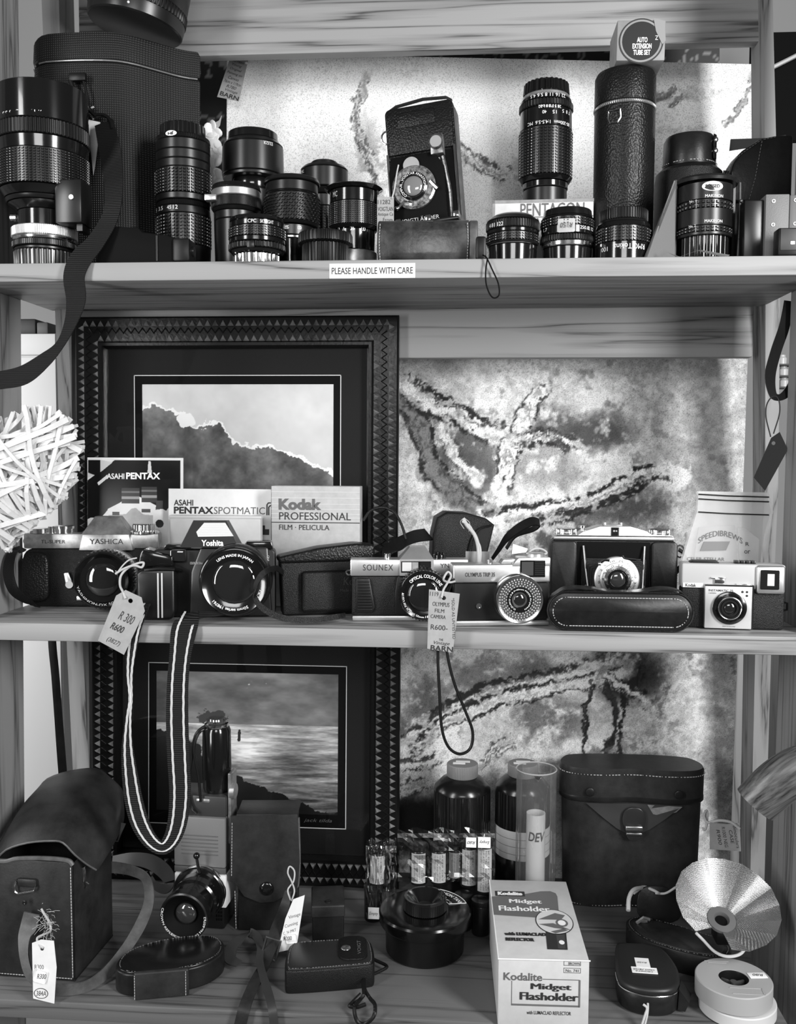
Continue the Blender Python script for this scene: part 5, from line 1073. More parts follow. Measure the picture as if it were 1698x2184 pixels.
# ---- folding camera
t = T('folding_camera', 'black folding camera with silver top plate and round chrome shutter face', 'camera', 1306, .118, ZM)
zb = t.Z(1152)
t.b().prism(rrect(-134, 134, 0, zb, 14, 4), 0, 52, 'y', 4, 3).done('body', LEAF, t)
for s_ in (-1, 1): b = t.b(); b.prism(rrect(min(s_ * 78, s_ * 133), max(s_ * 78, s_ * 133), 4, zb - 3, 9, 4), -8, 4, 'y', 3); b.done('door', SMO, t)
t.b().box(-76, 76, -1, 1, 4, zb - 4).done('recess', MATTE, t, smooth=0)
b = t.b(); b.box(-126, 126, -5, 50, zb, zb + 8, 3); b.done('lower_trim', SIL, t)
zc = t.Z(1141); z4 = t.Z(1122); b = t.b(); b.prism([(-124, zb + 8), (124, zb + 8), (122, zc), (78, zc + 2), (68, zc + 9), (34, z4), (-30, z4), (-66, zc + 7), (-76, zc), (-122, zc)], -6, 46, 'y', 2); b.done('top_plate', SIL, t)
t.b().box(-8, 10, -8, -5, zb + 9, z4 - 2, .5).done('finder_surround', CHR, t, smooth=0); t.b().box(-6, 8, -9, -7, zb + 10, z4 - 3, .5).done('finder_window', GLS, t, smooth=0); b = t.b(); b.sphere((-1, -9, zb + 20), 2.4); b.sphere((4, -9, zb + 20), 2); b.done('window_glint', mat('pale_glass', .5, .06, .4), t)
for x in (-98, 99): t.b().lathe([(22, 0), (22, 10), (20, 12)], c=(x, 20, zc), ribs=50, dr=.8).done('winding_knob', CHR, t)
t.b().lathe([(4, 0), (4, 6), (8, 6.5), (8, 11)], c=(-64, 18, zc + 7), n=20).done('shutter_button', CHR, t)
b = t.b(); b.box(-20, -15, 10, 30, z4, z4 + 7, 1); b.box(14, 19, 10, 30, z4, z4 + 7, 1); b.box(-20, 19, 10, 30, z4, z4 + 2, .6); b.done('accessory_shoe', WORN, t)
b = t.b()
for j in range(8):
    q_ = 1 - j * .055; yy = -3 - j * 6; b.prism(rrect(-68 * q_, 68 * q_, 62 - 58 * q_, 62 + 62 * q_, 5, 2), yy - 5, yy, 'y', 1)
b.done('bellows', LEAF, t)
for s_ in (-1, 1):
    b = t.b(); b.tube([(s_ * 64, -6, zb - 12), (s_ * 60, -18, zb - 60), (s_ * 54, -40, 40)], 2.2, 6); b.tube([(s_ * 60, -10, 8), (s_ * 58, -24, 66)], 2.2, 6); b.sphere((s_ * 58, -22, 66), 4.5); b.done('strut', WORN, t)
Yf = -56; cx, cz = -2, 88
t.b().lathe([(46, 0), (46, -8), (43, -10)], 'y', (cx, Yf, cz), n=64).done('shutter_face', SIL, t); t.b().lathe([(34, -10), (34, -14), (32, -15)], 'y', (cx, Yf, cz), n=56).done('setting_ring', SIL, t); t.b().lathe([(28, -15), (28, -20), (21, -21), (20, -15), (1, -15)], 'y', (cx, Yf, cz), n=56, cap=False).done('name_ring', CHR, t)
t.b().lathe([(21, -18), (21, -22), (18, -22), (16, -17), (1, -17)], 'y', (cx, Yf, cz), n=48, cap=False).done('lens_rim', BLK, t); t.b().sphere((cx, Yf - 16, cz), 17, (1, .35, 1), 28, 12).done('lens_glass', mat('coated_lens', .03, .04, coat=1), t)
text(t, t, 'Agfa Apotar 1:4.5/85', 0, 0, 96, 5, INK, fn=ring(22.3, Yf - 21.3, cx, cz, 88), bold=.01); text(t, t, '4  5.6  8  11  16  22  32', 0, 0, 120, 4, INK, fn=ring(29.5, Yf - 15.5, cx, cz, 70)); text(t, t, 'B  1  2  5  10  25  50  100  300', 0, 0, 150, 4, INK, fn=ring(37.5, Yf - 10.6, cx, cz, 80)); text(t, t, '0  0  6  7  7', 0, 0, 40, 4, INK, fn=ringin(26, Yf - 21.3, cx, cz, 268))
b = t.b(); b.tube([(-38, Yf - 8, cz + 32), (-28, Yf - 9, cz + 39), (-18, Yf - 9, cz + 38)], 3, 6); b.sphere((-38, Yf - 9, cz + 31), 4); b.done('cocking_lever', CHR, t); b = t.b(); b.tube([(8, Yf - 8, cz + 48), (12, Yf - 8, cz + 42), (36, Yf - 8, cz + 40)], 2.4, 6); b.done('shutter_lever', CHR, t)
b = t.b(); b.tube([(142 + 9 * math.cos(a), 16, zb - 24 + 13 * math.sin(a)) for a in [i * PI / 6 for i in range(12)]], 2, 6, closed=True); b.done('strap_ring', CHR, t)
b = t.b(); b.ribbon(smoothpath([(140, 18, zb - 20), (152, 16, zb - 30), (154, 14, zb - 48), (140, 16, zb - 62), (134, 20, zb - 70)], 4), 18, 3, side=[(0, 1, .4)] * 17); b.done('strap', SMO, t)
# ---- stitched flat case
t = T('camera_case', 'long rounded dark leather case with pale stitching lying before the folding camera with chrome shutter', 'camera case', 1321, .010, ZM)
hh = t.Z(1264)
P = rrect(-152, 154, 3, hh, 43, 9)
t.b().prism(P, 2, 46, 'y', 3).done('body', SMO, t, smooth=50)
t.b().prism(rrect(-150, 152, 5, hh - 2, 41, 9), -3, 1.5, 'y', 1.5).done('front_panel', mat('polished_dark_leather', .009, .3, spec=.25, bump='noise', bs=200, bd=.1, vary=.3), t, smooth=50)
b = t.b(); b.tube([(x, 0, z) for x, z in rrect(-152, 154, 3, hh, 43, 9)], 2.2, 6, closed=True); b.done('edge_piping', LEAF, t)
q_ = rrect(-141, 143, 12, hh - 11, 34, 9); stitches(t, t, [(x, -3.8, z) for x, z in q_ + q_[:1]], 6.4, 5, 1.0)
b = t.b(); b.ribbon(smoothpath([(-140, 24, hh - 12), (-110, 24, hh + 6), (-60, 24, hh + 6), (-10, 24, hh - 2), (40, 24, hh), (90, 24, hh + 8), (130, 24, hh + 2), (150, 24, hh - 20)], 4), 38, 3, side=[(0, 1, 0)] * 29); b.done('top_band', SMO, t)
# ---- cartridge camera
t = T('compact_camera', 'pale faced compact camera with square front plate at the right end of the middle shelf', 'camera', 1560, .040, ZM, yaw=-5)
zb, zt3 = t.Z(1256), t.Z(1203)
t.b().box(-104, 106, 0, 46, 1, zb, 4).done('body', LEAF, t)
t.b().box(-105, 106, -3, 46, zb, zt3, 4, 3).done('top_cover', mat('pale_cover', .44, .4), t)
b = t.b(); b.box(46, 105, -10, 40, zb - 8, zt3 - 1, 6, 3); b.done('finder_housing', SIL, t); t.b().box(54, 92, -11, -9.4, zb + 2, zt3 - 10, 2).done('finder_window', GLS, t, smooth=0); t.b().box(68, 82, -12, -10.8, zb + 10, zt3 - 18).done('inner_window', PALE, t, smooth=0)
t.b().box(-58, 40, -14, 2, 3, zb + 10, 2).done('front_plate', mat('brushed_pale', .52, .35, .3), t)
b = t.b(); b.box(-58.5, 40.5, -14.8, -13.6, zb + 7, zb + 10); b.box(38, 41, -15, 2, 3, zb + 10); b.done('plate_edge', RUB, t, smooth=0)
b = t.b(); b.box(-46, -16, -8, -2, zb + 22, zb + 25, .8); b.box(-38, -18, -8, -2, zb + 11, zb + 23, 1); b.done('shutter_lever', CHR, t)
t.b().box(6, 34, -10, -2, zb + 8, zb + 12, .8).done('selector', CHR, t)
t.b().box(-102, -61, -4, -2.6, zb + 2, zb + 11).done('name_plate', WHT, t, smooth=0); text(t, t, 'Kodak', -86, zb + 6.5, 22, 7, INK, y=-4.6, bold=.02); text(t, t, 'INSTAMATIC 25', -26, zb - 2, 50, 4.5, INK, y=-14.6, bold=.01); text(t, t, 'CAMERA', -43, zb - 8, 16, 2.6, INK, y=-14.6); text(t, t, 'MADE IN ENGLAND', -8, 8, 26, 2, INK, y=-14.6)
b = t.b()
for x, z in ((18, zb - 4), (27, zb - 4), (27, zb - 12)): b.lathe([(2.6, -.4), (2.6, 0)], 'y', (x, -14.2, z), n=14)
b.done('exposure_marks', INK, t, smooth=0)
cx, cz = -8, 48
t.b().lathe([(35, 0), (35, -5), (33, -6)], 'y', (cx, -14, cz), n=56).done('lens_collar', BLK, t); b = t.b()
for r, y in ((30, -20), (24, -24), (18, -24)): b.lathe([(r, y + 6), (r, y), (r - 4.5, y), (r - 4.5, y + 6)], 'y', (cx, 0, cz), n=48, cap=False)
b.done('lens_ring', SAT, t); t.b().lathe([(24.3, -24.2), (23.2, -24.6), (22.4, -24.2)], 'y', (cx, 0, cz), n=48, cap=False).done('chrome_ring', CHR, t); t.b().sphere((cx, -17, cz), 14, (1, .4, 1), 24, 10).done('lens_glass', GLS, t)
b = t.b(); b.prism([(-88, zt3), (-26, zt3), (-30, zt3 + 5), (-80, zt3 + 5)], 8, 36, 'y', 2); b.done('advance_plate', RUB, t); b = t.b()
for i in range(4): b.box(6 + i * 11, 15 + i * 11, 8, 30, zt3, zt3 + 6, 1)
b.done('flash_socket', SAT, t); b = t.b(); b.tube([(108, 18, 58), (116, 18, 56), (116, 18, 42), (108, 18, 40)], 2.5, 6); b.done('strap_lug', RUB, t)
# ---- zip bag with developer packs
t = T('zip_bag', 'clear zip bag with printed paper packs behind the pale faced compact camera', 'bag', 1545, .105, ZM, yaw=0, tilt=-4)
ztp = t.Z(1050)
PB = [(-94, 2), (70, 2), (76, t.Z(1200)), (84, t.Z(1140)), (98, t.Z(1090)), (88, ztp), (-58, ztp + 2), (-60, t.Z(1090)), (-72, t.Z(1130)), (-92, t.Z(1200))]
t.b().prism(PB, -9, -8, 'y').done('front_film', glassy('bag_film', .96, .05, .12, base=.28), t, smooth=0); t.b().prism(PB, 7, 8, 'y').done('back_film', glassy('bag_film', .96, .05, .12, base=.28), t, smooth=0)
b = t.b(); b.prism([(-82, 2), (36, 2), (20, t.Z(1120)), (-56, t.Z(1126))], -3, 2, 'y', 1); b.done('paper_pack', mat('pack_grey', .36, .5), t, smooth=0); b = t.b(); b.prism([(38, 2), (66, 2), (72, t.Z(1150)), (44, t.Z(1128)), (26, t.Z(1124))], -1, 4, 'y', 1); b.done('paper_pack', WHT, t, smooth=0, label='white paper pack')
for i, a in enumerate((1, 2, 3)):
    b = t.b(); z = t.Z((1056, 1066, 1094)[i]); b.tube([(-58, -10, z + 1), (0, -10, z - 2), (88, -10, z - 4)], 1.6, 6); b.done('zip_line', mat('zip_black', .02, .4), t)
def arc(u, v): return (-12 + u, -10, t.Z(1150) + v + 12 - u * u * .004 * 2)
text(t, t, 'SPEEDIBREWS', 0, 0, 92, 12, mat('print_grey', .10, .6), fn=arc); t.b().prism([(-54, t.Z(1176)), (0, t.Z(1174)), (8, t.Z(1155)), (-46, t.Z(1156))], -10, -9.6, 'y').done('printed_patch', mat('patch_grey', .16, .5), t, smooth=0)
text(t, t, 'CELER-STELLAR', -42, t.Z(1193), 78, 7, GINK, y=-10); text(t, t, 'in', -78, t.Z(1204), 10, 7, GINK, y=-10); text(t, t, 'or', 44, t.Z(1177), 12, 7, INK, y=-10); text(t, t, 'R', 44, t.Z(1160), 7, 8, INK, y=-10)
# ---- strap and dark tag at the right
t = T('hanging_strap', 'shiny black strap looped down beside the right front post', 'strap', 1660, .128, py=620)
strap('band', BLK, t, [(1683, 642, .128, 20), (1679, 665, .128, 20), (1672, 700, .128, 22), (1655, 750, .126, 22), (1643, 800, .124, 22), (1648, 840, .122, 16), (1662, 848, .122, 14), (1678, 838, .124, 18), (1692, 815, .128, 18), (1705, 770, .134, 18)], .0018, 6)
t = T('price_tag', 'dark card tag hanging on a cord from the shiny black strap', 'tag', 1642, .116, py=985, roll=-13)
t.b().prism([(-24, -40), (6, -62), (30, 34), (4, 66), (-10, 50)], -.7, .7, 'y').done('card', mat('dark_card', .035, .6), t, smooth=0)
t.b().lathe([(4, 0), (4, -1.5), (2, -1.5)], 'y', (-3, -.5, 40), n=14).done('eyelet', CHR, t)
cord('cord', mat('dark_cord', .05, .6), t, [(1644, 932, .116), (1634, 890, .118), (1636, 862, .120), (1648, 846, .1205), (1660, 850, .1205), (1663, 880, .119), (1650, 925, .116)], 1.4)

# ================================================================== BOTTOM SHELF
# ---- big leather case with an open lid, far left
t = T('camera_case', 'big brown leather case with open lid flap at the left end of the bottom shelf', 'camera case', 80, -.015, ZB, yaw=-3)
hh = t.Z(1836); k = t.k
def tp(px, py, Y): q = t.M.inverted() @ at(px, py, Y); return Vector((q.x / k, q.y / k, q.z / k))
b = t.b(); x0, x1, y0, y1 = -118, 84, 0, 190
b.box(x0, x1, y0, y0 + 5, 0, hh, 2); b.box(x0, x1, y1 - 5, y1, 0, hh + 30, 2); b.box(x0, x0 + 5, y0, y1, 0, hh, 1); b.box(x1 - 5, x1, y0, y1, 0, hh - 4, 2); b.box(x0, x1, y0, y1, 0, 4)
b.done('body', BRO, t)
b = t.b(); b.tube(smoothpath([(x0, 2, hh - 4), (-70, 1, hh - 6), (-40, 1, hh + 2), (20, 1, hh + 6), (70, 2, hh + 4), (82, 3, hh - 6)], 5), 5, 8); b.done('lining_rim', TAN, t)
stitches(t, t, [(79, -1, hh - 10), (80, -1, 8)], 6.5, 4.5, 1.1); stitches(t, t, [(-120, -1, 6), (78, -1, 6)], 6.5, 4.5, 1.1)
# lid: a bent leather flap, arched from the back edge towards the viewer
rows = []
for s_, L, R in ((0, (-20, 1760, .105), (150, 1715, .14)), (.25, (5, 1735, .10), (190, 1655, .14)), (.5, (40, 1735, .08), (225, 1660, .12)), (.75, (-10, 1800, .03), (262, 1720, .09))): pass
LE = [(-34, 1850, .00), (-12, 1838, -.005), (14, 1812, -.012), (60, 1797, -.016), (110, 1793, -.018), (135, 1797, -.018), (160, 1822, -.012), (185, 1842, -.004), (206, 1855, .004)]
MI = [(-4, 1800, .03), (8, 1782, .03), (32, 1752, .025), (80, 1735, .022), (135, 1735, .022), (170, 1745, .025), (205, 1766, .03), (232, 1785, .034), (240, 1800, .036)]
M2 = [(34, 1746, .07), (40, 1736, .072), (52, 1712, .07), (85, 1690, .068), (140, 1683, .068), (185, 1690, .070), (225, 1708, .074), (255, 1728, .078), (262, 1750, .08)]
TO = [(66, 1722, .11), (70, 1712, .115), (80, 1686, .12), (100, 1660, .122), (150, 1643, .124), (205, 1638, .125), (232, 1655, .126), (258, 1680, .126), (262, 1705, .126)]
G = []
for a, c, d, e in zip(LE, MI, M2, TO): G.append(smoothpath([a, c, d, e], 6))
G = [smoothpath([tuple(G[j][i]) for j in range(len(G))], 3) for i in range(len(G[0]))]
b = B(); nr, ncol = len(G), len(G[0]); vs = [at(*p) for r_ in G for p in r_]; vs2 = [v + Vector((0, .0035, -.0025)) for v in vs]
fs = [(i * ncol + j, i * ncol + j + 1, (i + 1) * ncol + j + 1, (i + 1) * ncol + j) for i in range(nr - 1) for j in range(ncol - 1)]; N_ = len(vs)
rim = [j for j in range(ncol)] + [i * ncol + ncol - 1 for i in range(1, nr)] + [(nr - 1) * ncol + j for j in range(ncol - 2, -1, -1)] + [i * ncol for i in range(nr - 2, 0, -1)]
fs += [tuple(N_ + q for q in reversed(f)) for f in fs] + [(rim[i], rim[(i + 1) % len(rim)], N_ + rim[(i + 1) % len(rim)], N_ + rim[i]) for i in range(len(rim))]
b.add(vs + vs2, fs); b.done('lid', BRO, t, smooth=60, world=True)
b = B(); b.tube([at(*p) + Vector((0, -.0008, 0)) for p in G[0]], .0012, 6); b.done('lid_edge', TAN, t, world=True)
strap('lid_clasp', CHR, t, [(262, 1756, .072, 14), (254, 1774, .062, 14), (246, 1794, .05, 12)], .002, 4)
b = t.b(); b.box(84, 88, 40, 52, hh - 60, hh - 28, 1.5); b.tube([(90, 46, hh - 62), (96, 46, hh - 66), (96, 46, hh - 72), (90, 46, hh - 74)], 1.6, 6); b.done('side_hook', CHR, t)
b = t.b(); b.box(-40, 5, -7, 0, 132 + 70, 150 + 70, 5); b.done('strap_loop', BRO, t); b = t.b(); b.tube([(-40, -8, 214), (-43, -9, 205), (-42, -9, 192), (-36, -8, 188), (0, -8, 196), (4, -8, 206)], 2, 6); b.done('strap_ring', CHR, t)
strap('strap', TAN, t, [(68, 1948, -.024, 34), (62, 1975, -.026, 36), (52, 2000, -.034, 26), (52, 2040, -.042, 20), (64, 2080, -.048, 20), (90, 2101, -.053, 24), (130, 2110, -.053, 26), (180, 2105, -.042, 24), (225, 2076, -.016, 24), (268, 2024, .02, 22), (300, 1972, .05, 24), (318, 1922, .075, 22), (312, 1876, .09, 20), (285, 1858, .095, 22), (245, 1850, .10, 24), (226, 1852, .10, 22)], .0022, 6)
t.b().lathe([(5, 0), (5, -1.5), (3, -2), (1, -1)], 'y', (-18, -13, 172), n=18).done('rivet', SAT, t)
t = T('strap', 'curled dark leather strap lying behind the big brown case and before the sea frame', 'strap', 300, .14, ZB)
strap('band', mat('dark_brown_leather', .03, .45), t, [(240, 1838, .175, 24), (280, 1832, .17, 26), (320, 1838, .165, 30), (350, 1858, .155, 30), (362, 1880, .145, 26), (352, 1896, .14, 20), (330, 1888, .145, 16), (320, 1872, .15, 12)], .0022, 6, side=(0, .6, .8))
t = T('price_tag', 'white price tag with a price sticker and circled number on the big case', 'tag', 92, -.0655, py=2070, roll=1)
t.b().prism([(-24, -62), (22, -72), (30, 8), (26, 66), (-2, 68), (-22, 60)], -.6, .6, 'y').done('card', PAP, t, smooth=0)
b = t.b(); b.box(-16, 12, -1.6, -.6, -26, 2, 4, M=Matrix.Rotation(.25, 4, 'Y')); b.done('sticker', WHT, t); text(t, t, 'R300', -3, -12, 20, 11, INK, y=-2, shear=.3); text(t, t, 'R300', -8, 8, 20, 10, GINK, y=-.9); text(t, t, '384A', -6, -50, 22, 11, INK, y=-.9, shear=.2)
b = t.b(); b.tube([(-6 + 15 * math.cos(a), -1, -50 + 11 * math.sin(a)) for a in [i * PI / 12 for i in range(24)]], .7, 5, closed=True); b.done('circle_mark', INK, t); t.b().lathe([(3.5, 0), (3.5, -.8)], 'y', (0, -.5, 48), n=14).done('hole', INK, t, smooth=0)
cord('string', TWI, t, [(92, 2022, -.067), (82, 2012, -.064), (80, 2000, -.058), (96, 1992, -.048), (108, 1985, -.034), (106, 1970, -.03), (98, 1955, -.028), (88, 1938, -.026)], 2.4)
rg = random.Random(5)
b = B()
for i in range(60):
    x, y = 100 + rg.gauss(0, 8), 1972 + rg.gauss(0, 14); p = at(x, y, -.033); q_ = p + Vector((rg.gauss(0, .006), -.002, rg.gauss(0, .006))); b.tube([p, (p + q_) / 2 + Vector((.001, 0, .001)), q_], .0002, 4)
o = b.done('frayed_fibre', TWI, t, world=True); o['kind'] = 'stuff'
# ---- strap hanging behind
t = T('strap', 'long black strap hanging straight down by the white cabinet at lower left', 'strap', 130, .20, py=1500)
strap('band', SMO, t, [(110, 1332, .20, 16), (112, 1380, .20, 17), (118, 1440, .20, 17), (124, 1520, .20, 17), (130, 1600, .20, 18), (136, 1680, .20, 18), (142, 1780, .20, 18), (146, 1905, .20, 18)], .002, 5)
# ---- cine camera on its head, grip up
t = T('cine_camera', 'grey cine camera standing upside down with its dark grip handle up', 'cine camera', 425, .120, ZB, yaw=-4)
zs = t.Z(1862); zm = t.Z(1848); zt4 = t.Z(1742)
GRY = mat('cine_grey', .15, .5)
t.b().box(-56, 56, 0, 80, 1, zs - 60, 4).done('lower_body', SAT, t); t.b().box(-52, 62, -6, 84, zs - 70, zs, 3).done('name_plate', mat('plate_white', .65, .45), t)
t.b().box(-54, 60, -2, 82, zs + .5, zs + 14, 2).done('trim_band', mat('trim_grey', .06, .5), t); t.b().box(-54, 60, -3, 82, zs + 14.5, zt4, 4).done('body', GRY, t); t.b().box(-50, 60, 2, 80, zt4 + .5, zt4 + 45, 4).done('upper_body', mat('cine_dark', .035, .45), t)
b = t.b()
for i in range(6): b.box(-36, 44, -4.6, -2.6, zs + 42 + i * 8, zs + 44 + i * 8, .5)
b.done('vent_ridges', mat('ridge_grey', .10, .4), t)
b = t.b()
for i in range(7):
    for j in range(10): b.box(38 + 5 * (i % 3), 41 + 5 * (i % 3), -1, .4, 20 + j * 8, 25 + j * 8, .5)
b.done('side_studs', RUB, t)
text(t, t, 'REFLEX  ZOOM', 8, zs - 9, 86, 6, INK, y=-6.8, flip=True, space=1.2); text(t, t, 'mm', 46, zs - 62, 10, 6, INK, y=-6.8, flip=True, ang=90)
cx, cz = 5, 80
t.b().lathe([(55, 0), (56, -2), (56, -12), (54, -14)], 'y', (cx, -6, cz + 4), n=64).done('lens_mount', BLK, t); t.b().lathe([(57, 0), (57, -4)], 'y', (cx, -5.5, cz + 4), n=64).done('chrome_collar', CHR, t)
M = Matrix.Translation((cx, -18, cz)) @ Matrix.Rotation(.05, 4, 'X')
t.b().lathe([(50, 0), (50, -28), (46, -32), (46, -60), (48, -62)], 'y', n=64, M=M).done('lens_barrel', BLK, t); t.b().lathe([(49, -62), (50, -66), (50, -84), (47, -86), (44, -84), (43, -80)], 'y', n=64, M=M, cap=False).done('lens_rim', SAT, t)
t.b().lathe([(43.5, -82), (22, -64), (1, -64)], 'y', n=56, M=M, cap=False).done('inner_cone', MATTE, t); b = t.b(); b.sphere((0, -70, 0), 22, (1, .4, 1), 28, 12, M=M); b.done('lens_glass', mat('coated_lens', .03, .04, coat=1), t)
R_ = ringin(45.4, -86.3, 0, 0, 262); text(t, t, 'CROWN REFLEX ZOOM 9-32 No.60762', 0, 0, 165, 4.6, WHT, fn=lambda u, v: M @ Vector(R_(u, v)))
b = t.b(); b.tube([(cx + 4, -22, cz + 52), (cx + 2, -30, cz + 86)], 3.4, 8); b.done('zoom_lever', CHR, t); t.b().sphere((cx + 2, -31, cz + 92), 7).done('lever_knob', BLK, t)
za, ze = t.Z(1700), t.Z(1560)
b = t.b(); b.lathe([(26, 0), (30, 10), (31, 60), (30, za * 0 + (ze - za) - 8), (27, ze - za)], c=(28, 40, za), n=40); b.done('grip_handle', BLK, t)
t.b().lathe([(25, 0), (26, 2), (26, 9), (22, 11), (22, 16), (16, 16), (16, 20)], c=(28, 40, ze), n=40).done('grip_end', CHR, t)
b = t.b(); b.box(-6, 26, -2, 60, zt4 + 30, za - 2, 5); b.done('grip_clamp', WORN, t); t.b().lathe([(20, 0), (20, 30)], c=(40, 40, za - 28), n=32).done('clamp_knob', CHR, t)
b = t.b(); b.prism(rrect(61, 69, zt4 - 60, ze - 90, 4, 4), 10, 50, 'y', 3); b.lathe([(16, 0), (16, 10)], 'x', (66, 20, za + 10), n=24); b.done('side_lever', WORN, t)
cord('wrist_cord', RUB, t, [(452, 1546, .14), (432, 1552, .135), (416, 1572, .13), (408, 1620, .125), (402, 1680, .12), (408, 1720, .118), (420, 1735, .115)], 3.4); cord('wrist_cord', RUB, t, [(446, 1550, .14), (424, 1564, .13), (414, 1600, .124), (424, 1660, .12), (428, 1710, .116)], 3)
# ---- small case in front of it
def stadium_case(name, label, cat, px, Y, pts, h, m, mtop, yaw=0):
    t = T(name, label, cat, px, Y, ZB, yaw=yaw); P = rsmooth(pts, 3)
    b = t.b(); b.prism(P, 0, h, 'z', 4, 3); b.done('body', m, t, smooth=50); b = t.b(); b.prism(shrink(P, .955), h - 1, h + 2.5, 'z', 1.5); b.done('top_panel', mtop, t, smooth=50)
    Q = shrink(P, .93); stitches(t, t, [(x, y, h + 3) for x, y in Q + Q[:1]], 6, 4, .8, m=GINK); t.P2 = P; return t
t = stadium_case('leather_case', 'small dark stitched leather case with a lighter front tab under the cine lens', 'leather case', 362, -.002, [(-112, -40), (-60, -66), (60, -52), (110, -10), (116, 40), (96, 76), (40, 84), (-40, 70), (-104, 30)], 47, SMO, mat('glossy_dark_leather', .008, .22), yaw=12)
b = t.b(); b.box(-66, 44, -74, -62, 0, 58, 4, 3, M=Matrix.Rotation(.03, 4, 'Z')); b.done('front_tab', BRO, t); stitches(t, t, [(-62, -77, 4), (-62, -77, 54)], 6, 4); stitches(t, t, [(40, -74, 4), (40, -74, 54)], 6, 4)
# ---- tall case with a snap flap
t = T('leather_case', 'tall dark leather case with a long rounded snap flap beside the cine camera', 'leather case', 566, .120, ZB, yaw=5)
hh = t.Z(1742)
t.b().box(-60, 66, 0, 74, 0, hh, 5, 3).done('body', SMO, t)
b = t.b(); F_ = [(-72, hh + 4), (70, hh + 8), (74, hh * .62), (70, hh * .35), (52, 84), (20, 66), (-10, 64), (-44, 78), (-66, 110), (-74, hh * .45)]
b.prism(F_, -7, -1, 'y', 2); b.done('flap', BRO, t); b = t.b(); b.box(-60, 70, -6, 78, hh + .5, hh + 8, 3); b.done('lid_top', BRO, t)
t.b().sphere((4, -8, 96), 15, (1, .35, 1), 24, 10).done('snap', BLK, t)
b = t.b(); b.tube(smoothpath([(72, -4, hh), (74, -4, hh * .62), (70, -5, hh * .4), (60, -5, 110)], 5), 2, 6); b.done('edge_piping', TAN, t); stitches(t, t, [(-62, -2, 6), (-64, -2, 90)], 6.5, 4.5); stitches(t, t, [(-68, -8, hh - 10), (-70, -8, hh * .5)], 6.5, 4.5)
strap('strap', BRO, t, [(615, 1900, .10, 14), (608, 1930, .094, 20), (598, 1960, .08, 24), (586, 1990, .064, 24), (578, 2020, .05, 24), (566, 2055, .03, 24), (552, 2080, .0, 26), (536, 2112, -.03, 26), (522, 2148, -.063, 26), (510, 2196, -.068, 26)], .002, 6, side=(1, .15, .1))
strap('strap', mat('dark_brown_leather', .03, .45), t, [(510, 2056, .02, 18), (492, 2046, .03, 24), (494, 2022, .045, 26), (514, 2000, .06, 24), (530, 1990, .075, 20), (548, 1998, .07, 18), (556, 2022, .05, 16), (554, 2048, .03, 16), (560, 2078, .0, 16), (570, 2110, -.03, 18), (580, 2148, -.064, 18), (586, 2196, -.068, 18)], .002, 6, side=(1, .2, .2))
b = B(); kq = kk(.05); P = at(578, 2022, .046); M = Matrix.Translation(P) @ Matrix.Rotation(.28, 4, 'Y')
b.tube([Vector(p) * kq for p in ((-17, 0, 22), (17, 0, 22), (17, 0, -24), (-17, 0, -24))], 2.6 * kq, 8, closed=True, M=M); b.done('buckle', mat('dull_buckle', .25, .3, .9), t, world=True)
t = T('price_tag', 'white price tag with faint handwriting tied to the tall snap flap case', 'tag', 620, .058, py=1970, roll=-4)
t.b().prism([(-24, -66), (16, -52), (26, 66), (2, 54), (-12, 10)], -.6, .6, 'y').done('card', PAP, t, smooth=0)
for s_, x, z, w, q_ in (('Vintage', 8, 18, 26, 9), ('Cunning', 2, -2, 30, 9), ('C. 36 (MKT', 0, -18, 30, 8)): text(t, t, s_, x, z, w, q_, GINK, y=-.9, shear=.3, ang=24)
b = t.b(); b.box(-14, 10, -1.6, -.6, -42, -22, 3, M=Matrix.Rotation(-.2, 4, 'Y')); b.done('sticker', WHT, t); text(t, t, 'R200', -4, -32, 18, 9, INK, y=-2, shear=.2, ang=12)
cord('string', TWI, t, [(622, 1922, .068), (628, 1900, .075), (622, 1880, .085), (614, 1862, .095), (618, 1848, .10), (628, 1858, .095), (626, 1880, .085), (614, 1898, .08), (620, 1920, .07)], 1.8)
# ---- small dark box case
t = T('leather_case', 'small dark leather box case between the snap flap case and the round tank', 'leather case', 700, .100, ZB, yaw=9)
hh = t.Z(1935)
t.b().box(-34, 34, 0, 90, 0, hh, 4, 3).done('body', SMO, t); b = t.b(); b.box(-36, 36, -3, 92, hh - 22, hh + 5, 4, 3); b.done('lid', BRO, t); t.b().sphere((0, 14, hh + 6), 7, (1, 1, .3), 18, 8).done('snap', SAT, t)
# ---- black pouch with a cord
t = stadium_case('camera_pouch', 'black ribbed leather pouch with a snap tab and cord near the shelf edge', 'pouch', 700, .010, [(-92, -42), (-80, -52), (88, -38), (100, -26), (96, 60), (80, 72), (-70, 66), (-88, 54)], 50, LEAF, mat('ribbed_leather', .014, .4, bump='lines', bs=160, bd=.6), yaw=8)
b = t.b(); b.prism(rrect(22, 84, -22, 74, 22, 5), 52, 57, 'z', 1.5); b.done('snap_tab', LEAF, t); t.b().sphere((38, 22, 58), 11, (1, 1, .3), 22, 8).done('snap', mat('snap_grey', .35, .25, .9), t)
vs, fs = text_mesh('VOIGT', .0); x0 = min(v.x for v in vs); x1 = max(v.x for v in vs); B(t.k).add([(70 - v.y * 11, 24 + ((v.x - x0) / (x1 - x0) - .5) * 56, 57.6) for v in vs], fs).done('lettering', GINK, t, smooth=0)
cord('wrist_cord', RUB, t, [(785, 2040, .045), (805, 2050, .04), (822, 2058, .035), (824, 2064, .03), (805, 2074, .02), (790, 2080, .012)], 3.4)
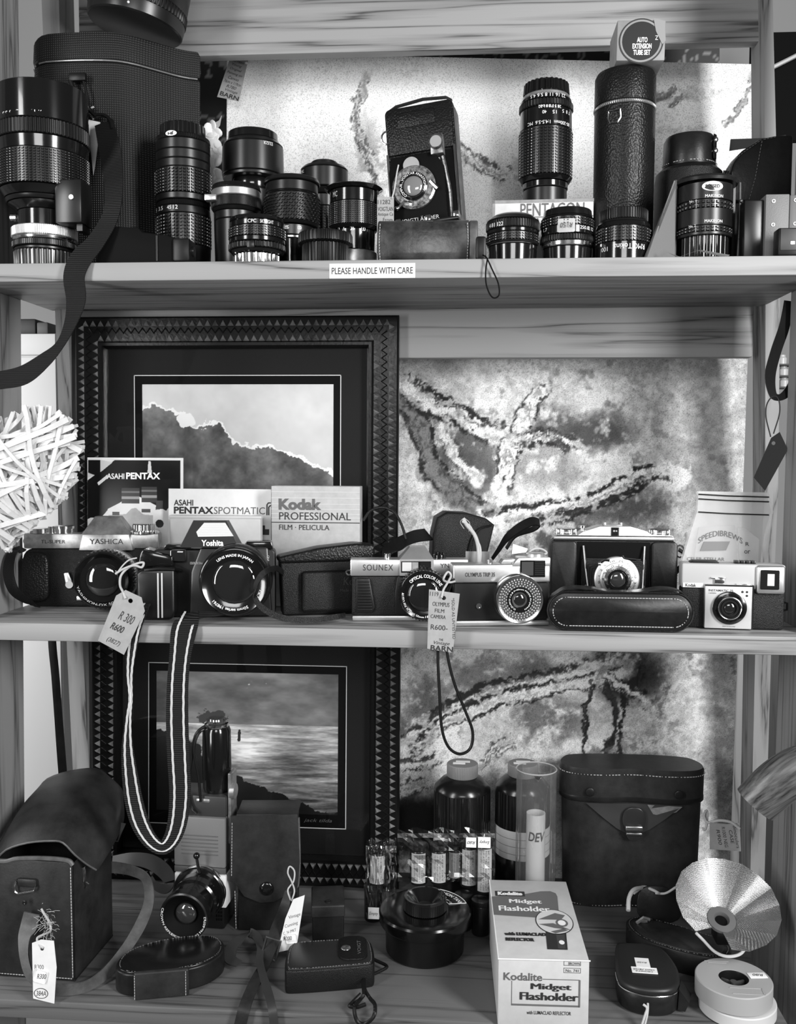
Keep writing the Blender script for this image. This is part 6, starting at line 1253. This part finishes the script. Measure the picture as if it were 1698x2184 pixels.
cord('wrist_cord', RUB, t, [(776, 2085, .0), (778, 2110, -.03), (790, 2130, -.042), (800, 2144, -.058), (797, 2168, -.069), (778, 2184, -.068), (762, 2178, -.067), (756, 2150, -.061), (768, 2132, -.044), (776, 2120, -.04), (774, 2095, -.012)], 4)
cord('wrist_cord', RUB, t, [(770, 2120, -.04), (752, 2138, -.048), (746, 2146, -.054), (762, 2148, -.056), (780, 2142, -.052)], 4)
# ---- bottles, cylinder
def bottle(label, px, Y, rr, ptop, pcap, psh, plab, lab0):
    t = T('chemical_bottle', label, 'bottle', px, Y, ZB, group='brown chemical bottles'); z = t.Z
    r = rr; t.b().lathe([(r - 2, 0), (r, 3), (r, z(plab) - 62), (r - .6, z(plab) - 61), (r - .6, z(plab) - 1), (r, z(plab))], n=56).done('body', mat('bottle_brown', .006, .22), t)
    t.b().lathe([(r, z(plab) + .2), (r, z(psh))], ribs=44, dr=1.6, cap=False).done('ribbed_body', mat('bottle_brown', .006, .22), t)
    t.b().lathe([(r, z(psh)), (r - 1, z(psh) + 6), (r * .72, z(pcap) - 6), (r * .5, z(pcap)), (r * .5, z(pcap) + 1)], n=56, cap=False).done('shoulder', mat('bottle_brown', .006, .22), t)
    t.b().lathe([(rr * .53, z(pcap)), (rr * .55, z(pcap) + 2), (rr * .55, z(ptop) - 2), (rr * .52, z(ptop))], ribs=60, dr=.8).done('cap', mat('cap_grey', .17, .5), t)
    t.b().lathe([(r + .3, z(plab) - 62), (r + .3, z(plab) - 1)], n=56, cap=False).done('label', mat('label_cream', .55, .6), t)
    b = t.b()
    for i in range(3): b.lathe([(r + .5, z(plab) - 18 - i * 16), (r + .5, z(plab) - 17 - i * 16)], n=56, cap=False)
    b.done('ruled_lines', GINK, t)
    b = t.b(); b.box(-20, 6, -10, 2, z(ptop) + .2, z(ptop) + .9, .3, M=Matrix.Rotation(.0, 4, 'Z')); b.box(-14, 16, 2, 13, z(ptop) + .2, z(ptop) + .7, .2); b.done('sticker', WHT, t, smooth=0)
    return t
bottle('dark ribbed chemical bottle with grey cap standing alone behind the film canisters', 984, .248, 60, 1627, 1654, 1682, 1768, 0)
bottle('dark ribbed chemical bottle with grey cap half hidden behind the measuring cylinder', 1112, .255, 58, 1627, 1652, 1680, 1752, 0)
t = T('measuring_cylinder', 'tall clear measuring cylinder with a white tube inside between bottle and binocular case', 'measuring cylinder', 1140, .170, ZB)
zt5 = t.Z(1640)
t.b().lathe([(41, 2), (42, 4), (42, zt5)], n=48, cap=False).done('glass_wall', glassy('cylinder_glass', .90, .05, .03, base=.05), t); b = t.b(); b.lathe([(42, zt5 - 1), (43.5, zt5 + 1), (42, zt5 + 2.5), (40.5, zt5 + 1), (42, zt5 - 1)], n=48, cap=False); b.done('rim', mat('rim_glass', .4, .1, coat=1), t)
b = t.b(); b.prism([(-8, zt5), (0, zt5 - 12), (8, zt5)], -48, -42, 'y', .5); b.done('spout', glassy('spout_glass', .8, .2, .05), t); t.b().lathe([(44, 0), (44, 2)], n=48).done('base', mat('rim_glass', .4, .1, coat=1), t)
t = T('plastic_tube', 'narrow white plastic tube with handwriting standing inside the clear measuring cylinder', 'tube', 1140, .166, ZB + .0018)
zt5 = t.Z(1733); t.b().lathe([(20, 0), (20, zt5), (18.5, zt5), (18.5, zt5 - 30)], n=36, cap=False).done('wall', mat('milky_plastic', .50, .4), t); text(t, t, 'DEV', 0, 0, 40, 20, INK, fn=around(20.8, t.Z(1778), 4), shear=.2, bold=.02)
# ---- film canisters in clear bags
k0 = 0
CAN = mat('canister_black', .01, .25); LABM = mat('canister_label', .42, .5)
spots = [(806, .165, 1805, 'left'), (893, .172, 1800, 'a'), (936, .176, 1800, 'b'), (972, .192, 1798, 'c'), (1000, .171, 1792, 'd'), (1033, .154, 1790, 'e')]
names = ['leftmost film canister in the clear bags, apart from the others', 'film canister with grey label second from left in the clear bag', 'film canister with grey label third from left in the clear bag', 'shiny film canister fourth from left in the clear bag', 'film canister beneath the price sticker in the clear bag', 'rightmost film canister in the clear bag, beneath the handwritten label']
for (px, Y, pt_, _), nm in zip(spots, names):
    t = T('film_canister', nm, 'film canister', px, Y, ZB + .05, group='film canisters in clear bags'); zz = t.Z(pt_)
    t.b().lathe([(18, 0), (19, 2), (19, zz - 12), (18.5, zz - 11)], n=32).done('body', CAN, t); t.b().lathe([(20, zz - 10), (20.5, zz - 9), (20, zz), (18, zz + 1)], n=32).done('lid', CAN, t)
    b = t.b(); m_ = 10; vs = [(19.5 * math.cos(a), 19.5 * math.sin(a), z) for z in (6, zz - 14) for a in [-PI / 2 + (-.85 + 1.7 * i / m_) for i in range(m_ + 1)]]; b.add(vs, [(i, i + 1, m_ + 2 + i, m_ + 1 + i) for i in range(m_)]); b.done('label', LABM, t)
    for r_ in range(4): text(t, t, ('TO OPEN CANISTER PULL', 'UP AT LIP AND LIFT OFF', 'FOR PROCESSING ONLY', 'KEEP DRY')[r_], 0, 0, zz - 26, 3.2, GINK, fn=lambda u, v, r_=r_, zz=zz: around(19.8, zz * .5 + u * 0, 0)(-8 + r_ * 5.4 + v * 0, 0)[:2] + (zz * .5 - 4 - u,) if False else around(19.8, zz * .5 - 4 - u, 0)(-8 + r_ * 5.4 + v, 0))
for (px, Y, nm) in ((796, .165, 'film canister lying lowest at the left in the clear bags'), (988, .150, 'dark film canister at the lower right beneath the price sticker'), (1025, .138, 'dark film canister at the lower right beside the round tank')):
    t = T('film_canister', nm, 'film canister', px, Y, ZB, group='film canisters in clear bags'); t.b().lathe([(18, 0), (19, 2), (19, 62), (18.5, 63)], n=32).done('body', CAN, t); t.b().lathe([(20, 64), (20.5, 65), (20, 74), (18, 75)], n=32).done('lid', CAN, t)
t = T('plastic_bag', 'clear crinkled plastic bag round the film canisters in front of the ribbed bottle', 'bag', 925, .150, ZB)
rg = random.Random(9)
def film(pts0, name):                                              # a crinkled clear sheet over the canisters
    nx_, nz_ = 20, 13; vs = []; fs = []
    for j in range(nz_):
        for i in range(nx_):
            px = pts0[0] + (pts0[1] - pts0[0]) * i / (nx_ - 1); py = pts0[2] + (pts0[3] - pts0[2]) * j / (nz_ - 1) + (4 * math.sin(i * 1.3) if j == 0 else 0)
            vs.append(at(px, py, pts0[4] + rg.uniform(-.0030, .0030) + .012 * (j < 2)))
    for j in range(nz_ - 1):
        for i in range(nx_ - 1): fs.append((j * nx_ + i, j * nx_ + i + 1, (j + 1) * nx_ + i + 1, (j + 1) * nx_ + i))
    B().add(vs, fs).done(name, glassy('crinkle_film', .97, .045, .10), t, smooth=0, world=True)
film((848, 1056, 1768, 1880, .138), 'film'); film((780, 846, 1790, 1960, .150), 'film')
for (px, py, w_, h_, s_, Y) in ((1005, 1797, 22, 22, 'R80', .134), (1033, 1797, 27, 24, 'Empty', .133), (797, 1948, 24, 26, 'Empty', .143)):
    P = at(px, py, Y); kq = kk(Y); B().box(P.x - w_ / 2 * kq, P.x + w_ / 2 * kq, P.y, P.y + .0004, P.z - h_ / 2 * kq, P.z + h_ / 2 * kq).done('sticker', WHT, t, world=True, smooth=0)
    vs, fs = text_mesh(s_, 0, .3); a0 = min(v.x for v in vs); a1 = max(v.x for v in vs); sg = -1 if px > 900 else 1
    B().add([(P.x + sg * ((v.x - a0) / (a1 - a0) - .5) * w_ * .8 * kq, P.y - .0003, P.z + sg * (v.y - .35) * 10 * kq) for v in vs], fs).done('lettering', INK, t, world=True, smooth=0)
# ---- developing tank
t = T('developing_tank', 'round black film developing tank with a funnel knob on its lid', 'developing tank', 906, .092, ZB)
zl = t.Z(1942); r = 88
t.b().lathe([(r - 8, 0), (r - 5, 4), (r - 4, zl - 40), (r + 2, zl - 14), (r + 2, zl - 6)], n=72).done('body', mat('bakelite_black', .003, .30), t)
t.b().lathe([(r + 7, zl - 22), (r + 9, zl - 18), (r + 10, zl), (r + 7, zl + 4), (r - 8, zl + 6), (46, zl + 4), (44, zl + 2)], n=72).done('lid', mat('bakelite_gloss', .003, .16), t)
t.b().lathe([(42, zl + 4), (46, zl + 6), (45, zl + 28)], ribs=64, dr=1.4, cap=False).done('knob', RUB, t); t.b().lathe([(45, zl + 28), (44, zl + 33), (39, zl + 33), (18, zl + 12), (2, zl + 10)], n=56, cap=False).done('funnel', BLK, t)
def lidtext(rad, mid):
    def fn(u, v): a = math.radians(mid) - u / rad; q = rad + v; return (q * math.cos(a), q * math.sin(a), zl + 6.2)
    return fn
text(t, t, 'PATERSON TANK', 0, 0, 92, 10, WHT, fn=lidtext(80, 50), bold=.02); text(t, t, '35mm', 0, 0, 24, 8, WHT, fn=lidtext(66, 58)); text(t, t, 'ADJUST 120', 0, 0, 36, 6, WHT, fn=lidtext(60, 40))
b = t.b(); b.tube([lidtext(92, 50)(u, 0) for u in range(-52, 53, 8)] + [lidtext(54, 50)(u, 0) for u in range(26, -27, -6)], .8, 5, closed=True); b.done('label_border', WHT, t)
# ---- binocular case
t = T('binocular_case', 'large dark leather binocular case with a lock plate on its pointed flap', 'binocular case', 1346, .226, ZB)
zl = t.Z(1700); zt6 = t.Z(1640)
PB = rsmooth([(-148, 60), (-150, 20), (-120, -4), (-60, -8), (0, 4), (60, -8), (124, -4), (152, 20), (150, 62), (120, 100), (-120, 100)], 3)
loft(t.b(), PB, [(0, .93), (6, .95), (zl * .5, .965), (zl, .985)]).done('body', BRO, t, smooth=60)
loft(t.b(), PB, [(zl - 6, 1.0), (zl, 1.015), (zt6 - 6, 1.02), (zt6, 1.0)]).done('lid', BRO, t, smooth=60)
loft(t.b(), PB, [(zl - 12, 1.0), (zl - 9, 1.02), (zl - 1, 1.02), (zl + 2, 1.0)]).done('lid_band', SMO, t, smooth=60)
Q = shrink(PB, 1.005); fr = sorted([q for q in Q if q[1] < 40], key=lambda q: q[0]); stitches(t, t, [(x * 1.02, y * 1.02 - 3, zt6 - 12) for x, y in fr], 6.5, 4.5, 1.0)
fr2 = sorted([(x * .95, y * .95) for x, y in PB if y < 30], key=lambda q: q[0]); stitches(t, t, [(x, y - 4, 6) for x, y in fr2], 6.5, 4.5, 1.0)
b = t.b(); vs = []
for (x, z) in [(-100, zl - 12), (-50, zl - 12), (0, zl - 12), (50, zl - 12), (100, zl - 12), (64, zl - 42), (34, zl - 66), (0, zl - 84), (-34, zl - 66), (-64, zl - 42)]:
    yy = np.interp(x, [q[0] for q in fr], [q[1] for q in fr]); vs.append((x, yy - 5, z))
vs.append((0, -6, zl - 40)); b.add(vs, [(i, (i + 1) % 10, 10) for i in range(10)]); b.done('pointed_flap', mat('flap_leather', .032, .38), t, smooth=60)
b = t.b(); b.prism(rsmooth([(-26, zl - 44), (-20, zl - 22), (0, zl - 15), (20, zl - 22), (26, zl - 44), (20, zl - 62), (12, zl - 90), (-12, zl - 90), (-20, zl - 62)], 2), -16, -9, 'y', 2); b.done('lock_plate', mat('lock_metal', .05, .25, .6), t)
b = t.b(); b.box(-19, 19, -22, -15, zl - 68, zl - 54, 4, 3); b.box(-17, 17, -20, -15, zl - 76, zl - 70, 2); b.done('lock_button', mat('lock_nickel', .35, .25, .95), t)
for x in (-92, 92): yy = float(np.interp(x, [q[0] for q in fr], [q[1] for q in fr])); t.b().lathe([(9, 0), (9, -3), (7, -4)], 'y', (x, yy - 4, zl + 12), n=24).done('rivet', SMO, t)
b = t.b(); b.add([(28, -9, zl - 12), (100, -11, zl - 14), (88, -10, zl - 26), (60, -9, zl - 36), (40, -9, zl - 32)], [(0, 1, 2, 3, 4)]); b.done('torn_patch', mat('torn_suede', .16, .7, vary=.4), t, smooth=0)
# ---- tag of the binocular case
t = T('price_tag', 'buff tag with handwriting on twine at the right side of the binocular case', 'tag', 1544, .215, py=1787, roll=3)
t.b().prism([(-30, -24), (35, -30), (34, 32), (8, 30), (-28, 34)], -.6, .6, 'y').done('card', KRA, t, smooth=0)
for s_, x, w in (('Binoculars', 26, 50), ('CASE', 16, 30), ('R1000 NEG', 2, 46), ('R900', -10, 34)): text(t, t, s_, x, 2, w, 7, INK, y=-.9, ang=-82, shear=.2)
cord('string', TWI, t, [(1578, 1768, .212), (1560, 1754, .214), (1535, 1750, .216), (1510, 1754, .22), (1502, 1740, .225), (1508, 1730, .23), (1506, 1765, .22), (1498, 1768, .22)], 3)
# ---- flash bulb holder box
t = T('cardboard_box', 'pale printed cardboard box with a pictured flash reflector at the front shelf edge', 'box', 1156, -.064, ZB, yaw=1.5)
hh = t.Z(2047); D = 372; w0, w1 = -94, 98
t.b().box(w0, w1, 0, D, 1, hh, 1.5).done('body', mat('box_card', .50, .55, vary=.06), t)
MID = mat('print_midgrey', .12, .55)
def top(u, v): return (u, D - v, hh + .5)                          # print coordinates on the lid: v from the far edge
def tfl(body, u, v, w, h, m, **q): vs, fs = text_mesh(body, q.get('bold', 0), q.get('shear', 0)); a0 = min(p.x for p in vs); a1 = max(p.x for p in vs); c0 = min(p.y for p in vs); c1 = max(p.y for p in vs); t.b().add([(u + d_ + ((p.x - a0) / (a1 - a0) - .5) * w, D - v + ((p.y - c0) / (c1 - c0) - .5) * h, hh + 1.1 + d_ * .15) for d_ in (-1.0, 0, 1.0) for p in vs], [[i + j * len(vs) for i in f] for j in range(3) for f in fs]).done('lettering', m, t, smooth=0)
def flat(pts, m, nm, dz=.6): t.b().add([(u, D - v, hh + dz) for u, v in pts], [list(range(len(pts)))]).done(nm, m, t, smooth=0)
flat([(w0 + 1, 92), (-20, 78), (28, 58), (52, 56), (64, 66), (66, 84), (60, 160), (58, 196), (0, 190), (w0 + 1, 182)], MID, 'printed_panel')
flat([(-84, 62), (-12, 62), (-12, 88), (-84, 88)], INK, 'name_panel', .8); tfl('Kodalite', -48, 75, 58, 17, WHT, bold=.03); tfl('Midget', -14, 116, 76, 24, WHT); tfl('Flasholder', -20, 150, 118, 24, WHT)
tfl('with LUMACLAD', -28, 268, 92, 14, INK, bold=.03); tfl('REFLECTOR', -42, 292, 62, 14, INK, bold=.03)
el = lambda cx, cy, a, c_, n=40: [(cx + a * math.cos(2 * PI * i / n), cy + c_ * math.sin(2 * PI * i / n)) for i in range(n)]
flat([(20, 236), (66, 236), (58, 330), (14, 330)], INK, 'pictured_handle', .8); flat([(42, 240), (62, 240), (54, 326), (38, 326)], mat('print_dark', .05, .5), 'pictured_handle', 1.0); flat(el(49, 300, 6, 9), WHT, 'pictured_button', 1.2)
flat(el(44, 208, 43, 58), INK, 'pictured_reflector', 1.0); flat(el(44, 208, 41, 55), mat('print_pale', .62, .3), 'pictured_reflector', 1.2)
for q in ([(8, 200), (50, 168), (72, 178), (60, 200)], [(6, 222), (40, 216), (78, 246), (40, 238)], [(30, 254), (60, 240), (70, 248), (40, 262)]): flat(q, MID, 'pictured_shade', 1.4)
flat(el(60, 214, 14, 18), MID, 'pictured_bulb', 1.5); flat(el(60, 214, 9, 12), WHT, 'pictured_bulb', 1.7)
text(t, t, 'Kodalite', -42, hh - 38, 82, 17, mat('print_grey', .10, .6), y=-1, bold=.02); text(t, t, 'Midget', 18, hh - 60, 84, 17, INK, y=-1, fat=1.3); text(t, t, 'Flasholder', 14, hh - 80, 122, 17, INK, y=-1, fat=1.3); text(t, t, 'with LUMACLAD REFLECTOR', 14, hh - 116, 94, 8, INK, y=-1, bold=.01)
b = t.b()
for x0, x1, z0, z1 in ((-66, 78, hh - 102, hh - 98), (76, 80, hh - 102, hh - 42), (0, 78, hh - 43, hh - 41.5), (-66, -64.5, hh - 100, hh - 48)): b.box(x0, x1, -.6, .1, z0, z1)
for z0, z1 in ((hh - 27, hh - 16), (hh - 11, hh - 1)):
    for x0, x1, a, c in ((44, 80, z0, z0 + 1), (44, 80, z1 - 1, z1), (44, 45, z0, z1), (79, 80, z0, z1)): b.box(x0, x1, -.6, .1, a, c)
b.done('printed_lines', GINK, t, smooth=0); text(t, t, 'No. 741', 62, hh - 21.5, 27, 6, INK, y=-1); text(t, t, 'BROWN', 66, hh - 6, 24, 6, INK, y=-1)
b = t.b(); b.tube([(w0 - 1, -1, hh), (w1 + 2, -1, hh + 1)], 1.6, 6); b.tube([(w0, 2, hh - 1), (w0, D, hh - 1)], 1.4, 6); b.done('worn_edge', WHT, t)
# ---- fan flash and its case
t = T('leather_case', 'open dark leather pouch lying under the fan shaped flash reflector', 'leather case', 1440, .085, ZB, yaw=-24)
P = rsmooth([(-116, 20), (-110, 60), (-70, 72), (40, 62), (104, 44), (116, 0), (96, -34), (20, -44), (-70, -30)], 3)
hh = 46; loft(t.b(), P, [(0, .95), (8, 1), (hh, 1), (hh + 2, .97)]).done('body', SMO, t, smooth=60); loft(t.b(), P, [(hh + 2.2, .86), (hh + 3.5, .85)]).done('lining', BRO, t, smooth=60)
Q = shrink(P, .94); stitches(t, t, [(x, y, hh + 3) for x, y in Q + Q[:1]], 6, 3.6, .7, m=GINK)
M = Matrix.Translation((-50, 72, hh)) @ Matrix.Rotation(math.radians(24), 4, 'Z') @ Matrix.Rotation(-.2, 4, 'X')
b = t.b(); b.prism(rsmooth([(-46, -6), (-50, 50), (-30, 76), (30, 72), (50, 40), (46, -6)], 2), 0, 6, 'y', 2, M=M); b.done('flap', SMO, t, smooth=60)
b = t.b(); b.tube([(-90, 30, hh + 4), (-76, 34, hh + 18), (-64, 40, hh + 14)], 4, 6); b.tube([(-88, 40, hh + 4), (-70, 44, hh + 8)], 4, 6); b.done('clip', WORN, t)
cord('tie', TWI, t, [(1352, 1905, .14), (1372, 1892, .15), (1392, 1898, .14), (1405, 1905, .13)], 3); cord('tie', TWI, t, [(1372, 1893, .15), (1352, 1898, .13), (1342, 1915, .115), (1340, 1942, .10)], 4.5); cord('tie', TWI, t, [(1398, 1905, .135), (1420, 1905, .13), (1442, 1892, .12)], 2.4)
t = T('flash_reflector', 'silver pleated fan flash reflector resting in the open leather pouch', 'flash reflector', 1545, .075, py=1945)
kR = t.k; hub = Vector((-12, -18, -14)); ax = Vector((.04, -.52, .855)).normalized(); u_ = Vector((1, 0, .05)); u_ = (u_ - ax * u_.dot(ax)).normalized(); v_ = u_.cross(ax) * -1
if v_.z < 0: v_ = -v_
PLM = mat('pleat_silver', .50, .26, .95, bump='lines', bs=300, bd=.3)
for i in range(9):
    if i == 6: continue
    a0, a1 = math.radians(-20 + i * 40 * 1.0), math.radians(-20 + (i + 1) * 40)
    b = t.b(); vs = []
    am = (a0 + a1) / 2
    for r_, h_ in ((26, 8), (64, 40), (106, 74)):
        for a, lift in ((a0, 0), (am, -3 * r_ / 108), (a1, 0)): vs.append(hub + (u_ * math.cos(a) + v_ * math.sin(a)) * r_ * (1 if True else 1) + ax * (h_ + lift))
    vs += [p - ax * 1.2 for p in vs]; n_ = 9
    fs = [(0, 1, 4, 3), (1, 2, 5, 4), (3, 4, 7, 6), (4, 5, 8, 7)]; fs += [tuple(n_ + q for q in reversed(f)) for f in fs] + [(6, 7, n_ + 7, n_ + 6), (7, 8, n_ + 8, n_ + 7), (0, 3, n_ + 3, n_), (3, 6, n_ + 6, n_ + 3), (2, 5, n_ + 5, n_ + 2), (5, 8, n_ + 8, n_ + 5)]
    b.add(vs, fs); b.done('fan_blade', PLM, t, smooth=20)
b = t.b(); M = Matrix.Translation(hub) @ ax.to_track_quat('Z', 'Y').to_matrix().to_4x4(); b.lathe([(28, 2), (30, 6), (29, 12), (16, 13), (13, 6), (13, 2)], M=M, n=40, cap=False); b.done('hub', mat('hub_grey', .10, .5), t); b = t.b(); b.lathe([(14, 3), (14, 4)], M=M, n=30); b.done('socket', MATTE, t)
cord('wire_handle', mat('pale_wire', .6, .4), t, [(1485, 1990, .06), (1500, 2005, .05), (1525, 2030, .03), (1552, 2040, .02), (1580, 2034, .024), (1594, 2012, .035), (1600, 1990, .05), (1598, 1978, .058)], 3.2)
b = t.b(); b.box(-22, 30, -28, 20, -60, -16, 4); b.done('battery_body', SAT, t)
# ---- black pouch with stickers
P = [(-56, 118), (-44, 132), (30, 132), (52, 112), (70, 40), (66, -16), (44, -52), (-10, -60), (-56, -40), (-66, 0)]
t = T('camera_pouch', 'smooth black rounded pouch with two white stickers on its lid', 'pouch', 1380, -.006, ZB, yaw=-3)
P = rsmooth(P, 3); hh = 58
loft(t.b(), P, [(0, .92), (6, .98), (hh - 14, 1.0), (hh - 12, .98)]).done('body', SMO, t, smooth=60); loft(t.b(), P, [(hh - 10, .99), (hh - 4, 1.01), (hh + 2, .98), (hh + 4, .9)]).done('lid', mat('soft_black', .012, .42), t, smooth=60)
b = t.b(); Q = shrink(P, 1.0); fr = [q for q in Q if q[1] < 30]; b.tube([(x, y, hh - 12) for x, y in sorted(fr, key=lambda q: math.atan2(q[1] - 40, q[0]))], 1.6, 6); b.done('chrome_trim', CHR, t)
b = t.b(); b.box(-20, 10, 12, 62, hh + 4, hh + 5); b.box(-32, 22, 0, 22, hh + 5, hh + 5.8, 1); b.done('sticker', WHT, t, smooth=0)
for s_, y, w in (('R150', 44, 20), ('LIGHT METER', 15, 44), ('camera', 7, 36)): vs, fs = text_mesh(s_, 0, .2); a0 = min(p.x for p in vs); a1 = max(p.x for p in vs); t.b().add([(-6 - ((p.x - a0) / (a1 - a0) - .5) * w, y - p.y * 8, hh + 6.4) for p in vs], fs).done('lettering', INK, t, smooth=0)
b = t.b(); b.prism([(64, 4), (80, 4), (88, 26), (66, 52)], -10, 26, 'y', 1, M=Matrix.Rotation(-.3, 4, 'Z')); b.done('side_tab', SMO, t, smooth=0)
cord('cord', TWI, t, [(1372, 2142, -.052), (1380, 2150, -.054), (1376, 2165, -.058), (1368, 2190, -.062)], 2.6); cord('cord', TWI, t, [(1382, 2140, -.05), (1382, 2152, -.055), (1380, 2168, -.058), (1374, 2192, -.062)], 2.2)
# ---- film reels
for i, (px, Y, z, lab, m_) in enumerate(((1572, -.012, 0, 'pale film reel lying under the grey one in the right front corner', mat('reel_white', .55, .45)), (1564, -.010, 27, 'grey film reel with a price sticker lying on top of the pale one', mat('reel_grey', .34, .45)))):
    t = T('film_reel', lab, 'film reel', px, Y, ZB + z * .00053 + (.0006 if i else 0), group='film reels'); h_ = 26 if i == 0 else 40
    b = t.b(); b.lathe([(30, 1), (76, 0), (79, 2), (79, h_ - 2), (77, h_), (60, h_ + 1), (31, h_), (30, h_ - 10)], n=72, cap=False); b.done('case', m_, t)
    if i:
        b = t.b(); b.lathe([(30, h_ - 1), (29, h_ - 6), (29, 4)], n=40, cap=False); b.lathe([(29, 4), (1, 4)], n=40, cap=False); b.done('core_well', SAT, t)
        b = t.b()
        for j in range(3): b.box(2, 27, -2.5, 2.5, 6, h_ - 10, 1, M=Matrix.Rotation(j * 2 * PI / 3 + .4, 4, 'Z'))
        b.lathe([(7, 5), (7, h_ - 8)], n=18); b.done('spokes', mat('spoke_dark', .05, .4), t)
        b = t.b(); b.box(34, 72, -8, 14, h_ + 1, h_ + 1.8, .5, M=Matrix.Rotation(.12, 4, 'Z')); b.done('sticker', WHT, t)
        vs, fs = text_mesh('R80', 0, .2); a0 = min(p.x for p in vs); a1 = max(p.x for p in vs); t.b().add([(53 - ((p.x - a0) / (a1 - a0) - .5) * 22, 14 - p.y * 12, h_ + 2.4) for p in vs], fs).done('lettering', INK, t, smooth=0)
        b = t.b()
        for x0, x1, y0, y1 in ((-20, 46, -42, -40), (-20, 46, -64, -62), (44, 46, -64, -40), (-46, 6, 60, 62), (-40, 0, 54, 56)): b.box(x0, x1, y0, y1, h_ + .6, h_ + 1.6, .4)
        b.done('embossing', m_, t)
# ---- horn
t = T('horn', 'striped animal horn with a cut open end jutting in from the right edge', 'horn', 1640, -.075, py=1680)
PT = smoothpath([(1611, 1715, -.080, 47), (1634, 1692, -.082, 48), (1664, 1666, -.084, 49), (1702, 1644, -.086, 50), (1760, 1628, -.086, 51), (1850, 1626, -.086, 51)], 5)
b = B(); C_ = [at(p[0], p[1], p[2]) for p in PT]; vs = []; fs = []; n_ = 32
for i, p in enumerate(C_):
    d = (C_[min(i + 1, len(C_) - 1)] - C_[max(i - 1, 0)]).normalized(); a = d.cross(Vector((0, 1, 0))).normalized(); c = a.cross(d)
    r_ = PT[i][3] * kk(-.08)
    for j in range(n_): w_ = 2 * PI * j / n_; vs.append(p + a * (r_ * math.cos(w_)) + c * (.8 * r_ * math.sin(w_)))
for i in range(len(C_) - 1):
    for j in range(n_): q = (j + 1) % n_; fs.append((i * n_ + j, i * n_ + q, (i + 1) * n_ + q, (i + 1) * n_ + j))
HM = mat('horn_stripes', .07, .32, vary=.85, vs=1.0)
for n_d in HM.node_tree.nodes:
    if n_d.type == 'TEX_NOISE':
        mpn = HM.node_tree.nodes.new('ShaderNodeMapping'); mpn.inputs['Rotation'].default_value = (0, math.radians(38), 0); mpn.inputs['Scale'].default_value = (9, 260, 260)
        mp0 = HM.node_tree.nodes.new('ShaderNodeMapping'); mp0.inputs['Rotation'].default_value = (0, math.radians(38), 0)
        tcn = [q for q in HM.node_tree.nodes if q.type == 'TEX_COORD'][0]; mpn.inputs['Rotation'].default_value = (0, 0, 0)
        HM.node_tree.links.new(tcn.outputs['Object'], mp0.inputs['Vector']); HM.node_tree.links.new(mp0.outputs[0], mpn.inputs['Vector']); HM.node_tree.links.new(mpn.outputs[0], n_d.inputs['Vector'])
b.add(vs, fs); b.done('shell', HM, t, world=True, smooth=60)
b = B(); vin = [C_[0] + (v - C_[0]) * .82 for v in vs[:n_]]; vd = [C_[3] + (v - C_[0]) * .6 for v in vs[:n_]]
b.add(vs[:n_] + vin + vd, [(j, (j + 1) % n_, n_ + (j + 1) % n_, n_ + j) for j in range(n_)] + [(n_ + j, n_ + (j + 1) % n_, 2 * n_ + (j + 1) % n_, 2 * n_ + j) for j in range(n_)] + [list(range(2 * n_, 3 * n_))]); b.done('cut_end', mat('horn_core', .05, .6), t, world=True)
